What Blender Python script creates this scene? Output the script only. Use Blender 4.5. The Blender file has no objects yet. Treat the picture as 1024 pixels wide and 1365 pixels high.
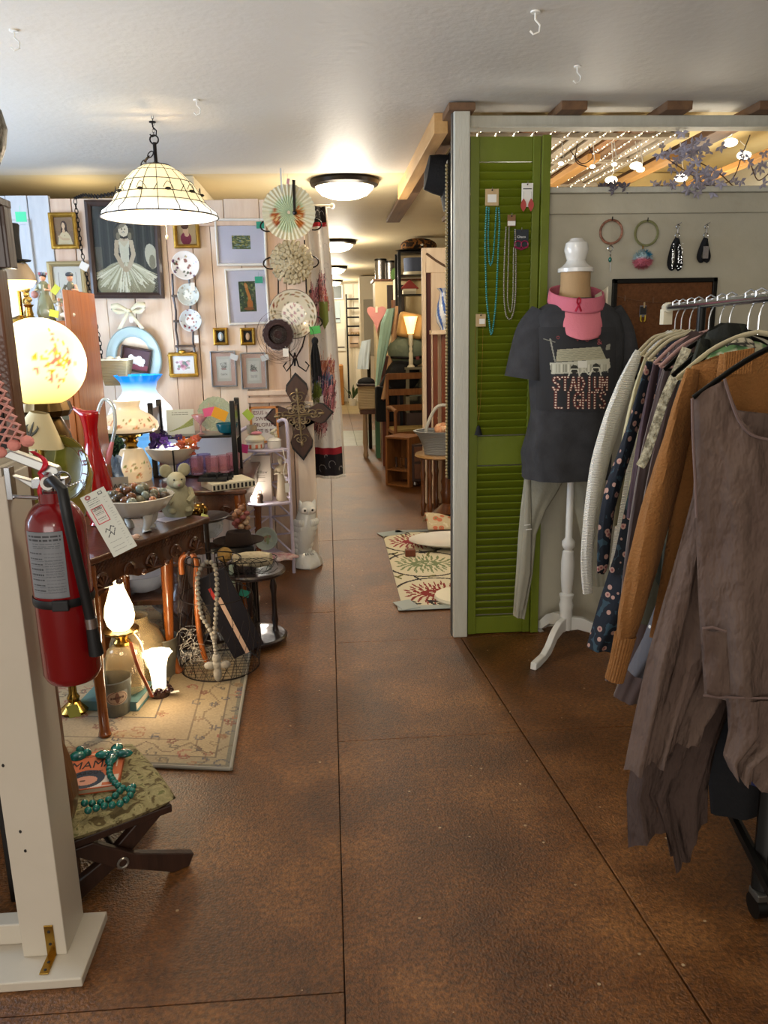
import bpy, math, random
import numpy as np
from mathutils import Vector, Matrix
RND = random.Random(7)
PI = math.pi
SC = bpy.context.scene
COL = SC.collection
# ---------------------------------------------------------------- camera
F_PX = 1040.0; EYE = Vector((0, 0, 1.30))
CR = Vector((0.99730, -0.07099, -0.01866)).normalized()
CF = Vector((0.06487, 0.97142, -0.22834)).normalized()
CU = CR.cross(CF).normalized(); CR = CF.cross(CU).normalized()
cam_d = bpy.data.cameras.new('camera'); cam = bpy.data.objects.new('camera', cam_d); COL.objects.link(cam)
cam_d.sensor_fit = 'AUTO'; cam_d.sensor_width = 36; cam_d.lens = F_PX / 1365 * 36; cam_d.clip_start = .05
cam.matrix_world = Matrix(((CR.x, CU.x, -CF.x, 0), (CR.y, CU.y, -CF.y, 0), (CR.z, CU.z, -CF.z, EYE.z), (0, 0, 0, 1)))
SC.camera = cam
# ---------------------------------------------------------------- world and light
w = bpy.data.worlds.new('world'); SC.world = w; w.use_nodes = True
w.node_tree.nodes['Background'].inputs[0].default_value = (1.0, .93, .84, 1)
w.node_tree.nodes['Background'].inputs[1].default_value = .48
def light(kind, name, loc, power, col, size=.1, rot=(0, 0, 0), size_y=None, spread=None):
    d = bpy.data.lights.new(name, kind); d.energy = power; d.color = col
    if kind == 'AREA':
        d.size = size
        if size_y: d.shape = 'RECTANGLE'; d.size_y = size_y
        if spread: d.spread = spread
    else: d.shadow_soft_size = size
    o = bpy.data.objects.new(name, d); COL.objects.link(o); o.location = loc; o.rotation_euler = rot
    return o
WARM = (1, .80, .55); NEUT = (1, .93, .82); COOL = (.55, .74, 1)
# shop windows behind and to the left of the camera
light('AREA', 'shop_window_light', (-1.3, -3.0, 1.35), 56, (1, .95, .88), 3.0, (math.radians(90), 0, 0), 1.5)
light('AREA', 'side_window_light', (-2.45, 2.6, 1.35), 62, COOL, 1.6, (math.radians(112), 0, math.radians(-90)), .9)
light('POINT', 'lamp_behind_partition', (-1.32, 4.62, 1.86), 3.2, (1, .82, .5), .04)
light('POINT', 'lamp_behind_partition_right', (-.45, 4.8, 1.7), 3, (1, .84, .58), .1)
SC.view_settings.view_transform = 'Standard'; SC.view_settings.look = 'None'
SC.view_settings.gamma = 1; SC.view_settings.use_curve_mapping = False
SC.view_settings.exposure = 0.42
# ---------------------------------------------------------------- helpers
def at(px, py, X=None, Y=None, Z=None):
    r = CF * F_PX + CR * (px - 512) + CU * (682.5 - py)
    t = X / r.x if X is not None else Y / r.y if Y is not None else (Z - EYE.z) / r.z
    return EYE + r * t
def lin(c):
    if isinstance(c, str):
        c = c.lstrip('#'); c = [int(c[i:i+2], 16) / 255 for i in (0, 2, 4)]
        c = [x / 12.92 if x <= .04045 else ((x + .055) / 1.055) ** 2.4 for x in c]
    return tuple(c[:3])
MATS = {}
def mat(key, col='#808080', rough=.6, metal=0, bump=None, vary=None, trans=0, emis=None, alpha=1, coat=0, ior=1.45, vcol=False, stretch=(1, 1, 1), sheen=0, sss=0, wave=None):
    if key in MATS: return MATS[key]
    m = bpy.data.materials.new(key); m.use_nodes = True; nt = m.node_tree; b = nt.nodes['Principled BSDF']
    b.inputs['Roughness'].default_value = rough; b.inputs['Metallic'].default_value = metal
    b.inputs['Transmission Weight'].default_value = trans; b.inputs['Alpha'].default_value = alpha
    b.inputs['Coat Weight'].default_value = coat; b.inputs['IOR'].default_value = ior
    b.inputs['Sheen Weight'].default_value = sheen
    c = lin(col); b.inputs['Base Color'].default_value = (*c, 1)
    tc = nt.nodes.new('ShaderNodeTexCoord'); mp = nt.nodes.new('ShaderNodeMapping'); mp.inputs['Scale'].default_value = stretch
    nt.links.new(tc.outputs['Object'], mp.inputs[0])
    src = None
    if vcol:
        a = nt.nodes.new('ShaderNodeAttribute'); a.attribute_name = 'Col'; src = a.outputs['Color']
        nt.links.new(src, b.inputs['Base Color'])
    if vary:
        n = nt.nodes.new('ShaderNodeTexNoise'); n.inputs['Scale'].default_value = vary[0]; n.inputs['Detail'].default_value = 5
        n.inputs['Roughness'].default_value = .6
        nt.links.new(mp.outputs[0], n.inputs['Vector'])
        r = nt.nodes.new('ShaderNodeValToRGB'); w_ = vary[2] if len(vary) > 2 else .2
        r.color_ramp.elements[0].position = .5 - w_; r.color_ramp.elements[1].position = .5 + w_
        r.color_ramp.elements[0].color = (*c, 1); r.color_ramp.elements[1].color = (*lin(vary[1]), 1)
        nt.links.new(n.outputs['Fac'], r.inputs['Fac'])
        if vcol:
            mx = nt.nodes.new('ShaderNodeMix'); mx.data_type = 'RGBA'; mx.blend_type = 'MULTIPLY'; mx.inputs[0].default_value = .6
            nt.links.new(src, mx.inputs[6]); nt.links.new(r.outputs[0], mx.inputs[7]); nt.links.new(mx.outputs[2], b.inputs['Base Color'])
        else: nt.links.new(r.outputs[0], b.inputs['Base Color'])
    if bump or wave:
        bp = nt.nodes.new('ShaderNodeBump'); 
        if wave:
            n = nt.nodes.new('ShaderNodeTexWave'); n.inputs['Scale'].default_value = wave[0]; n.inputs['Distortion'].default_value = 1.5
            n.bands_direction = wave[2]; s_ = wave[1]
        else:
            n = nt.nodes.new('ShaderNodeTexNoise'); n.inputs['Scale'].default_value = bump[0]; n.inputs['Detail'].default_value = 4; s_ = bump[1]
        nt.links.new(mp.outputs[0], n.inputs['Vector']); bp.inputs['Strength'].default_value = s_; bp.inputs['Distance'].default_value = .01
        nt.links.new(n.outputs['Fac'], bp.inputs['Height']); nt.links.new(bp.outputs[0], b.inputs['Normal'])
    if emis:
        ec = lin(emis[0]) if emis[0] else None
        if ec: b.inputs['Emission Color'].default_value = (*ec, 1)
        elif src: nt.links.new(src, b.inputs['Emission Color'])
        b.inputs['Emission Strength'].default_value = emis[1]
    MATS[key] = m
    return m
def wood(key, c1, c2, rough=.5, sc=9, st=(8, 8, .6), coat=0, bump=.15):
    if key in MATS: return MATS[key]
    m = mat(key, c1, rough, vary=(sc, c2, .22), stretch=st, coat=coat, bump=(sc * 2, bump))
    return m
class MB:
    def __init__(s): s.v = []; s.f = []; s.c = None
    def add(s, vs, fs):
        o = len(s.v); s.v += [tuple(v) for v in vs]; s.f += [tuple(i + o for i in f) for f in fs]; return s
    def box(s, c, d, M=None):
        x, y, z = d[0] / 2, d[1] / 2, d[2] / 2
        vs = [Vector((sx * x, sy * y, sz * z)) for sz in (-1, 1) for sy in (-1, 1) for sx in (-1, 1)]
        if M is not None: vs = [M @ v for v in vs]
        vs = [v + Vector(c) for v in vs]
        return s.add(vs, [(0, 2, 3, 1), (4, 5, 7, 6), (0, 1, 5, 4), (2, 6, 7, 3), (0, 4, 6, 2), (1, 3, 7, 5)])
    def bb(s, x0, x1, y0, y1, z0, z1): return s.box(((x0 + x1) / 2, (y0 + y1) / 2, (z0 + z1) / 2), (x1 - x0, y1 - y0, z1 - z0))
    def lathe(s, prof, n=24, c=(0, 0, 0), M=None, mod=None, close=False):
        vs = []; c = Vector(c)
        for i, (r, z) in enumerate(prof):
            for k in range(n):
                a = 2 * PI * k / n; rr = r * (mod(a, i / (len(prof) - 1)) if mod else 1)
                v = Vector((rr * math.cos(a), rr * math.sin(a), z)); v = M @ v if M is not None else v
                vs.append(v + c)
        fs = [(i * n + k, i * n + (k + 1) % n, (i + 1) * n + (k + 1) % n, (i + 1) * n + k) for i in range(len(prof) - 1) for k in range(n)]
        if close: fs.append(tuple(range(n))[::-1]); fs.append(tuple((len(prof) - 1) * n + k for k in range(n)))
        return s.add(vs, fs)
    def cyl(s, c, r, h, n=20, M=None, r2=None): return s.lathe([(r, 0), (r if r2 is None else r2, h)], n, c, M, close=True)
    def sph(s, c, r, n=12, m=8, M=None):
        if not hasattr(r, '__len__'): r = (r, r, r)
        D = Matrix.Diagonal(Vector(r)); 
        if M is not None: D = M @ D
        return s.lathe([(max(1e-4, math.sin(PI * i / m)), -math.cos(PI * i / m)) for i in range(m + 1)], n, c, D)
    def tube(s, pts, r, n=8, closed=False, cap=True):
        pts = [Vector(p) for p in pts]; N = len(pts); vs = []
        up = None
        for i, p in enumerate(pts):
            if closed: t = pts[(i + 1) % N] - pts[i - 1]
            else: t = pts[min(i + 1, N - 1)] - pts[max(i - 1, 0)]
            if t.length < 1e-9: t = Vector((0, 0, 1))
            t.normalize()
            if up is None: up = t.orthogonal().normalized()
            up = (up - t * up.dot(t)); up = up.normalized() if up.length > 1e-6 else t.orthogonal().normalized()
            w_ = t.cross(up); ri = r[i] if hasattr(r, '__len__') else r
            ra, rb = ri if hasattr(ri, '__len__') else (ri, ri)
            for k in range(n):
                a = 2 * PI * k / n; vs.append(p + up * (math.cos(a) * ra) + w_ * (math.sin(a) * rb))
        fs = [(i * n + k, i * n + (k + 1) % n, (i + 1) % N * n + (k + 1) % n, (i + 1) % N * n + k) for i in range(N if closed else N - 1) for k in range(n)]
        if cap and not closed: fs.append(tuple(range(n))[::-1]); fs.append(tuple((N - 1) * n + k for k in range(n)))
        return s.add(vs, fs)
    def prism(s, poly, d, M=None, c=(0, 0, 0)):
        # polygon in local x,z extruded along y from 0 to d
        n = len(poly); vs = [Vector((x, y, z)) for y in (0, d) for x, z in poly]
        if M is not None: vs = [M @ v for v in vs]
        vs = [v + Vector(c) for v in vs]
        fs = [tuple(range(n)), tuple(range(n, 2 * n))[::-1]] + [(i, i + n, (i + 1) % n + n, (i + 1) % n) for i in range(n)]
        return s.add(vs, fs)
    def grid(s, fn, nu, nv, cu=False):
        vs = [fn(i / nu, j / nv) for j in range(nv + 1) for i in range(nu if cu else nu + 1)]
        W = nu if cu else nu + 1
        fs = [(j * W + i, j * W + (i + 1) % W, (j + 1) * W + (i + 1) % W, (j + 1) * W + i) for j in range(nv) for i in range(nu)]
        return s.add(vs, fs)
    def ring(s, c, R, r, n=24, m=6, M=None, sx=1):
        pts = [Vector((R * sx * math.cos(2 * PI * k / n), 0, R * math.sin(2 * PI * k / n))) for k in range(n)]
        pts = [(M @ p if M is not None else p) + Vector(c) for p in pts]
        return s.tube(pts, r, m, True)
    def mesh(s, name):
        me = bpy.data.meshes.new(name); me.from_pydata(s.v, [], s.f); me.update(); return me
    def build(s, name, m, parent=None, smooth=True, bev=0, solid=0, sub=0, colfn=None, loc=None, fcol=None):
        me = s.mesh(name); me.materials.append(m)
        if colfn or fcol is not None:
            ca = me.color_attributes.new('Col', 'FLOAT_COLOR', 'CORNER')
            if fcol is not None: arr = [(*fcol[p.index], 1) for p in me.polygons for _ in p.loop_indices]
            else:
                vc = [(*colfn(v.co), 1) for v in me.vertices]; arr = [vc[l.vertex_index] for l in me.loops]
            ca.data.foreach_set('color', np.array(arr, dtype=np.float32).ravel())
        if smooth:
            me.shade_smooth(); 
            if smooth != 'all': me.set_sharp_from_angle(angle=math.radians(40))
        o = bpy.data.objects.new(name, me); COL.objects.link(o)
        if parent: o.parent = parent
        if loc is not None: o.location = loc
        if bev:
            b = o.modifiers.new('b', 'BEVEL'); b.width = bev; b.segments = 2; b.limit_method = 'ANGLE'; b.angle_limit = .6
        if sub: b = o.modifiers.new('s', 'SUBSURF'); b.levels = b.render_levels = sub
        if solid: b = o.modifiers.new('t', 'SOLIDIFY'); b.thickness = solid; b.offset = 0
        return o
def tag(o, label, cat, group=None, kind=None):
    if label: o['label'] = label
    if cat: o['category'] = cat
    if group: o['group'] = group
    if kind: o['kind'] = kind
    return o
def thing(name, label, cat, loc=(0, 0, 0), rz=0, group=None):
    o = bpy.data.objects.new(name, None); COL.objects.link(o); o.empty_display_size = .05
    o.location = loc; o.rotation_euler = (0, 0, rz); return tag(o, label, cat, group)
def dup(o, loc=None, rz=None, label=None, parent=None):
    c = o.copy(); COL.objects.link(c)
    if parent: c.parent = parent
    if loc is not None: c.location = loc
    if rz is not None: c.rotation_euler = (c.rotation_euler.x, c.rotation_euler.y, rz)
    if label: c['label'] = label
    for ch in list(o.children): dup(ch, parent=c)
    return c
def struct(o): o['kind'] = 'structure'; return o
def rot(ax, deg): return Matrix.Rotation(math.radians(deg), 3, ax)
def text(s, size, m, parent, loc, name='lettering', M=None, ext=.0006, align='CENTER', bold=0, width=None):
    cu = bpy.data.curves.new(name, 'FONT'); cu.body = s; cu.size = size; cu.extrude = ext; cu.align_x = align; cu.align_y = 'CENTER'; cu.offset = bold; cu.resolution_u = 2
    cu.space_line = .85
    t = bpy.data.objects.new('t', cu); COL.objects.link(t)
    bpy.context.view_layer.update()
    me = bpy.data.meshes.new_from_object(t.evaluated_get(bpy.context.evaluated_depsgraph_get()))
    bpy.data.objects.remove(t)
    Mm = (M if M is not None else Matrix.Identity(3)) @ rot('X', 90)
    if width:
        xs = [v.co.x for v in me.vertices]; k = width / (max(xs) - min(xs)); Mm = Mm @ Matrix.Diagonal(Vector((k, 1, 1)))
    me.transform(Mm.to_4x4()); me.materials.clear(); me.materials.append(m)
    o = bpy.data.objects.new(name, me); COL.objects.link(o)
    if parent: o.parent = parent
    o.location = loc; return o
class Art:
    """flat printed picture: a fine grid of coloured cells"""
    def __init__(s, w, h, bg, n=90):
        s.w, s.h = w, h; s.nx = n if w >= h else max(8, int(n * w / h)); s.ny = n if h >= w else max(8, int(n * h / w))
        s.a = np.zeros((s.ny, s.nx, 3)); s.a[:] = lin(bg)
        s.X, s.Y = np.meshgrid((np.arange(s.nx) + .5) / s.nx, 1 - (np.arange(s.ny) + .5) / s.ny)   # 0..1, y up
    def ell(s, x, y, rx, ry, c, ang=0, al=1):
        dx, dy = s.X - x, s.Y - y; ca, sa = math.cos(ang), math.sin(ang)
        k = ((dx * ca + dy * sa) / rx) ** 2 + ((-dx * sa + dy * ca) / ry) ** 2 < 1
        s.a[k] = s.a[k] * (1 - al) + np.array(lin(c)) * al; return s
    def poly(s, pts, c, al=1):
        ins = np.zeros(s.X.shape, bool); n = len(pts)
        for i in range(n):
            (x0, y0), (x1, y1) = pts[i], pts[(i + 1) % n]
            if y0 == y1: continue
            k = ((y0 > s.Y) != (y1 > s.Y)) & (s.X < (x1 - x0) * (s.Y - y0) / (y1 - y0) + x0); ins ^= k
        s.a[ins] = s.a[ins] * (1 - al) + np.array(lin(c)) * al; return s
    def rect(s, x0, x1, y0, y1, c, al=1): return s.poly([(x0, y0), (x1, y0), (x1, y1), (x0, y1)], c, al)
    def line(s, pts, wd, c, al=1):
        asp = s.w / s.h
        for (x0, y0), (x1, y1) in zip(pts, pts[1:]):
            ax, ay = (x1 - x0) * asp, y1 - y0; L = ax * ax + ay * ay + 1e-12
            t = np.clip((((s.X - x0) * asp) * ax + (s.Y - y0) * ay) / L, 0, 1)
            d = np.hypot((s.X - x0) * asp - t * ax, s.Y - y0 - t * ay); k = d < wd
            s.a[k] = s.a[k] * (1 - al) + np.array(lin(c)) * al
        return s
    def lines(s, x0, x1, ys, wd, c, al=.8, jag=.0):
        for y in ys:
            x = x0
            while x < x1:
                l = RND.uniform(.04, .13) * (x1 - x0) * 2; s.rect(x, min(x1, x + l), y - wd / 2, y + wd / 2, c, al); x += l + .03 * (x1 - x0)
        return s
    def noise(s, amt, seed=1):
        s.a *= 1 + np.random.RandomState(seed).uniform(-amt, amt, (s.ny, s.nx, 1)); return s
    def build(s, name, parent, loc=(0, 0, 0), M=None, rough=.7, key=None, fn=None, emis=None):
        mb = MB(); w, h = s.w, s.h
        def f(u, v):
            p = fn(u, 1 - v) if fn else Vector(((u - .5) * w, 0, (.5 - v) * h))
            return M @ p if M is not None and not fn else p
        mb.grid(f, s.nx, s.ny)
        m = mat(key or 'print_%g' % rough, rough=rough, vcol=True, emis=emis)
        return mb.build(name, m, parent, smooth='all' if fn else False, fcol=s.a.reshape(-1, 3), loc=loc)
BZ = lambda p, t: ((1-t)**3*p[0][0]+3*(1-t)**2*t*p[1][0]+3*(1-t)*t*t*p[2][0]+t**3*p[3][0], (1-t)**3*p[0][1]+3*(1-t)**2*t*p[1][1]+3*(1-t)*t*t*p[2][1]+t**3*p[3][1])
def lerp(a, b, t): return a + (b - a) * t
def interp(tab, t):
    for (t0, a), (t1, b) in zip(tab, tab[1:]):
        if t <= t1: 
            k = 0 if t1 == t0 else max(0, (t - t0) / (t1 - t0)); return a + (b - a) * k if not hasattr(a, '__len__') else [x + (y - x) * k for x, y in zip(a, b)]
    return tab[-1][1]
# ================================================================ materials
def floor_mat():
    m = mat('varnished_floor', '#5f3516', .34, bump=(170, .9))
    nt = m.node_tree; b = nt.nodes['Principled BSDF']; L = nt.links
    tc = nt.nodes.new('ShaderNodeNewGeometry')
    n1 = nt.nodes.new('ShaderNodeTexNoise'); n1.inputs['Scale'].default_value = 2.2; n1.inputs['Detail'].default_value = 8; n1.inputs['Roughness'].default_value = .65
    L.new(tc.outputs['Position'], n1.inputs['Vector'])
    r = nt.nodes.new('ShaderNodeValToRGB'); e = r.color_ramp.elements
    e[0].position = .30; e[0].color = (*lin('#3c220e'), 1); e[1].position = .72; e[1].color = (*lin('#8b5e33'), 1)
    x = e.new(.5); x.color = (*lin('#633d1b'), 1)
    L.new(n1.outputs['Fac'], r.inputs['Fac'])
    n2 = nt.nodes.new('ShaderNodeTexNoise'); n2.inputs['Scale'].default_value = 90; n2.inputs['Detail'].default_value = 4
    L.new(tc.outputs['Position'], n2.inputs['Vector'])
    r2 = nt.nodes.new('ShaderNodeValToRGB'); r2.color_ramp.elements[0].position = .35; r2.color_ramp.elements[0].color = (.55, .52, .5, 1); r2.color_ramp.elements[1].position = .65; r2.color_ramp.elements[1].color = (1.4, 1.36, 1.3, 1)
    L.new(n2.outputs['Fac'], r2.inputs['Fac'])
    mx = nt.nodes.new('ShaderNodeMix'); mx.data_type = 'RGBA'; mx.blend_type = 'MULTIPLY'; mx.inputs[0].default_value = 1
    L.new(r.outputs[0], mx.inputs[6]); L.new(r2.outputs[0], mx.inputs[7])
    # sparse pale specks and chips of old paint
    vo = nt.nodes.new('ShaderNodeTexVoronoi'); vo.inputs['Scale'].default_value = 13; vo.inputs['Randomness'].default_value = 1
    L.new(tc.outputs['Position'], vo.inputs['Vector'])
    lt = nt.nodes.new('ShaderNodeMath'); lt.operation = 'LESS_THAN'; lt.inputs[1].default_value = .05
    L.new(vo.outputs['Distance'], lt.inputs[0])
    m2 = nt.nodes.new('ShaderNodeMix'); m2.data_type = 'RGBA'; L.new(lt.outputs[0], m2.inputs[0]); L.new(mx.outputs[2], m2.inputs[6]); m2.inputs[7].default_value = (*lin('#b09878'), 1)
    L.new(m2.outputs[2], b.inputs['Base Color'])
    rr = nt.nodes.new('ShaderNodeMapRange'); rr.inputs[3].default_value = .28; rr.inputs[4].default_value = .42; L.new(n1.outputs['Fac'], rr.inputs[0]); L.new(rr.outputs[0], b.inputs['Roughness'])
    # use world position for the bump as well
    for n in nt.nodes:
        if n.type == 'BUMP': n.inputs['Distance'].default_value = .004
    b.inputs['Specular IOR Level'].default_value = .5
    return m
M_FLOOR = floor_mat()
M_CEIL = mat('ceiling_paint', '#c4beb4', .55, bump=(40, .18), vary=(1.3, '#c9c4bb', .2))
M_CEIL2 = mat('ceiling_cream_lamplit', '#cbbf9f', .6, bump=(9, .3), vary=(1.1, '#c3b18c', .2))  # cream tone has the warm lamplight beyond the partition put into the colour
M_PINK = wood('whitewashed_pine', '#dfcbb6', '#ccb099', .6, 5, (3, 3, .5))
M_BLUEW = wood('pale_blue_paint', '#c9ccd0', '#b4b8be', .55, 5, (4, 4, 1))
M_WALLR = mat('grey_cream_paint', '#bdb7a3', .7, bump=(14, .35), vary=(3, '#a8a290', .25))
M_POST = mat('grey_white_paint', '#c4c2b4', .6, bump=(60, .15), vary=(7, '#aeab9d', .3), stretch=(3, 3, .5))
M_POSTW = mat('white_gloss_paint', '#c6bcab', .4, vary=(4, '#c0b6a4', .2), bump=(30, .06))
M_ORNG = wood('orange_pine', '#a4622c', '#8a4c1e', .4, 4, (8, 8, .7), coat=.3)
M_RAW = wood('raw_timber', '#c8a06a', '#b0854f', .7, 4, (6, .6, 6))
M_DKWOOD = wood('dark_brown_wood', '#3a2318', '#28170f', .45, 5, (8, 8, .8), coat=.3)
M_MIDW = wood('walnut_wood', '#6a4024', '#4b2a15', .42, 5, (8, 8, .8), coat=.3)
M_REDW = wood('red_cherry_wood', '#7a3a1c', '#5c2811', .4, 5, (8, 8, .8), coat=.3)
M_BLACK = mat('black_metal', '#15130f', .4, .6); M_BLKF = mat('black_fabric', '#0c0c0f', .85, bump=(80, .3))
M_IRON = mat('wrought_iron', '#1b1613', .5, .7); M_CHROME = mat('chrome', '#c9ccd0', .15, 1)
M_GOLD = mat('gilt', '#b08a3a', .35, .8, bump=(60, .3), vary=(20, '#8b6726', .2)); M_BRASS = mat('brass', '#a5823c', .25, 1)
M_WHITE = mat('white_paint', '#dddad2', .4); M_CREAM = mat('cream_paint', '#d8cfb4', .5)
M_PORC = mat('white_porcelain', '#e6e2da', .12, coat=.5); M_PAPER = mat('white_paper', '#dfdcd4', .8)
M_GLASS = mat('clear_glass', '#ffffff', .03, trans=1, ior=1.3); M_PANE = mat('picture_glass', '#f4f6f8', .03, trans=1, ior=1.1)
M_INK = mat('black_ink', '#26221f', .8)
M_SILVER = mat('silver_frame', '#a9adb3', .3, .7)
def tagpaper(hexcol): return mat('tag_' + hexcol, hexcol, .8)
# ================================================================ setting
base = struct(MB().bb(-3.1, 3.1, -3.4, 14.9, -.1, -.012).build('floor', mat('subfloor', '#1c110a', .9), smooth=False))
def sheet(poly, m=M_FLOOR, z0=-.012, z1=0):
    mb = MB(); n = len(poly); vs = [(x, y, z) for z in (z0, z1) for x, y in poly]
    mb.add(vs, [tuple(range(n))[::-1], tuple(range(n, 2 * n))] + [(i, (i + 1) % n, (i + 1) % n + n, i + n) for i in range(n)])
    return mb.build('floor_sheet', m, base, smooth=False, bev=.0015)
g = .0012
xd = lambda y: .53 + (3.12 - y) * .08
def rect(x0, x1, y0, y1, m=M_FLOOR): return sheet([(x0 + g, y0 + g), (x1 - g, y0 + g), (x1 - g, y1 - g), (x0 + g, y1 - g)], m)
for x0, x1, ys in ((-1.23, -.01, (-3.3, -1.1, 1.315, 3.5, 4.79, 7.2, 8.9)), (-2.5, -1.23, (-3.3, -2.2, .1, 2.3, 4.79, 7.2, 8.9))):
    for y0, y1 in zip(ys, ys[1:]): rect(x0, x1, y0, y1)
for y0, y1 in ((-3.3, -.14), (-.14, 2.3), (2.3, 3.12)):
    sheet([(-.01 + g, y0 + g), (xd(y0) - 2 * g, y0 + g), (xd(y1) - 2 * g, y1 - g), (-.01 + g, y1 - g)])
    sheet([(xd(y0) + 2 * g, y0 + g), (2.4, y0 + g), (2.4, y1 - g), (xd(y1) + 2 * g, y1 - g)])
rect(-.01, 1.21, 3.12, 4.79); rect(1.21, 2.4, 3.12, 4.79)
for y0, y1 in ((4.79, 7.2), (7.2, 8.9)): rect(-.01, 1.21, y0, y1); rect(1.21, 2.4, y0, y1)
M_VIN = mat('grey_vinyl', '#8f958a', .35, vary=(5, '#777c70', .2), bump=(60, .2)); M_VIN2 = mat('tan_vinyl', '#a8946c', .35, vary=(5, '#8c7a55', .2))
for y0, y1, m in ((8.9, 10.3, M_VIN), (10.3, 12.4, M_FLOOR), (12.4, 14.8, M_VIN2)):
    rect(-2.5, .3, y0, y1, m); rect(.3, 1.4, y0, y1, m); rect(1.4, 2.4, y0, y1, m)
# ceilings
struct(MB().bb(-3.1, 3.1, -3.4, 3.26, 2.11, 2.2).build('ceiling', M_CEIL, smooth=False))
struct(MB().bb(-3.1, .58, 3.26, 4.45, 2.11, 2.2).build('ceiling_left', M_CEIL, smooth=False))
struct(MB().bb(-3.1, 1.25, 4.45, 14.9, 2.112, 2.2).build('ceiling_back', M_CEIL2, smooth=False))
M_YEL = mat('yellow_cream_paint', '#ead9a8', .6, vary=(2, '#d8bd7c', .2))
struct(MB().bb(.58, 3.1, 3.26, 14.9, 2.205, 2.28).build('ceiling_right', M_YEL, smooth=False))
# back-left partition of old whitewashed boards: face at Y=4.38
wb = struct(MB().bb(-2.6, -.10, 4.42, 4.47, 0, 1.965).build('wall_back', wood('rough_backing', '#8a7260', '#6f5948'), smooth=False))
def plank(x0, x1, z0, z1, m, y=4.38, th=.04, nm='plank', jag=.002):
    o = MB().bb(x0 + .0015, x1 - .0015, y, y + th, z0 + .001, z1 - .001).build(nm, m, wb, smooth=False, bev=.003)
    return o
pink2 = wood('whitewashed_pine_dark', '#d6bda6', '#bd9c85', .6, 6, (3, 3, .4)); pink3 = wood('whitewashed_pine_pale', '#e5d6c6', '#d2bba6', .6, 5, (2.5, 2.5, .5))
wpx = lambda px: at(px, 400, Y=4.38).x
xs = [-2.5, -2.2, -1.95, -1.68, wpx(24), wpx(52), wpx(80), wpx(108), wpx(142), wpx(180), wpx(228), wpx(262), wpx(286), wpx(325), wpx(352), wpx(383), -.10]
for i, (a, b_) in enumerate(zip(xs, xs[1:])):
    left = b_ <= wpx(81)
    m = M_BLUEW if left else (pink3, M_PINK, pink2, M_PINK)[i % 4]
    top = 2.0 if left else (1.985 if b_ < wpx(270) else 1.86)
    plank(a, b_, 0, top, m, y=4.38 + (.004 if i % 2 else 0) - (.01 if left else 0))
a = wpx(268)
for x0, x1, z0, z1 in ((a, wpx(306), 1.86, 1.97), (wpx(306), wpx(352), 1.86, 1.975), (wpx(352), -.10, 1.86, 1.97)): plank(x0, x1, z0, z1, M_PINK, y=4.365)
plank(a, -.10, 1.84, 1.865, pink2, y=4.355, nm='moulding')
plank(wpx(322), -.11, .915, .945, pink2, y=4.355, nm='moulding'); plank(wpx(322), -.11, .955, .985, M_PINK, y=4.36, nm='moulding')
plank(-.19, -.09, 0, .92, pink3, y=4.35, nm='plank')
# door panel mouldings on the pale blue part
zz = at(40, 296, Y=4.36).z
plank(wpx(15), wpx(53), zz - .012, zz + .012, M_BLUEW, y=4.355, nm='moulding'); plank(wpx(47), wpx(53), 1.2, zz, M_BLUEW, y=4.357, nm='moulding')
struct(MB().bb(-3.1, -2.6, 4.42, 4.5, 0, 2.11).build('wall_left_end', M_BLUEW, smooth=False))
# outer walls
struct(MB().bb(-3.1, -3.0, 4.4, 14.9, 0, 2.11).build('wall_left', M_CREAM, smooth=False))
struct(MB().bb(-.75, -.68, 4.5, 14.6, 0, 2.11).build('wall_corridor', mat('corridor_wall', '#cbbd9c', .7), smooth=False))
struct(MB().bb(2.4, 2.5, -.6, 14.9, 0, 2.25).build('wall_right', M_WALLR, smooth=False))
M_FAR = mat('far_cream', '#e2d8c0', .6)
fw = struct(MB().bb(-3.1, 3.1, 14.6, 14.7, 0, 2.25).build('wall_far', M_FAR, smooth=False))
for k in range(9):
    x = .02 + k * .16; MB().bb(x, x + .154, 14.575, 14.6, 0, 2.1).build('plank', mat('far_board', '#e9e1cc', .6), fw, smooth=False, bev=.004)
# post and right hand partition
struct(MB().bb(.497, .558, 3.12, 3.165, 0, 2.11).build('trim_post', M_POST, smooth=False, bev=.004))
struct(MB().bb(.492, .498, 3.14, 3.17, 0, 2.10).build('trim_edge', mat('dark_edge', '#4a4844', .5), smooth=False))
wr = struct(MB().bb(.52, 2.4, 3.20, 3.27, 0, 1.80).build('wall_partition', M_WALLR, smooth=False))
MB().bb(.86, 2.4, 3.185, 3.20, 1.725, 1.80).build('board', M_WALLR, wr, smooth=False, bev=.004)
struct(MB().bb(.86, 2.4, 3.165, 3.30, 1.80, 1.822).build('trim_ledge', M_POST, smooth=False, bev=.004))
struct(MB().bb(.558, 2.4, 3.17, 3.24, 2.035, 2.078).build('trim_header', M_POST, smooth=False, bev=.004))
struct(MB().bb(.60, 2.4, 3.155, 3.17, 1.99 + .042, 2.036).build('trim_bead', M_POST, smooth=False))
bm_ = MB().bb(.44, .495, 3.26, 4.84, 2.035, 2.109).build('trim_beam', M_RAW, smooth=False, bev=.003); struct(bm_)
for k, px in enumerate((612, 757, 893, 1012)):
    p = at(px, 154, Y=3.2)
    struct(MB().bb(p.x - .055, p.x + .045, 3.10, 6.2, 2.079, 2.11 if k else 2.105).build('rafter', wood('rafter_wood', '#7c5c3e', '#5c4230', .7, 4, (6, .6, 6)), smooth=False, bev=.003))
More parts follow.
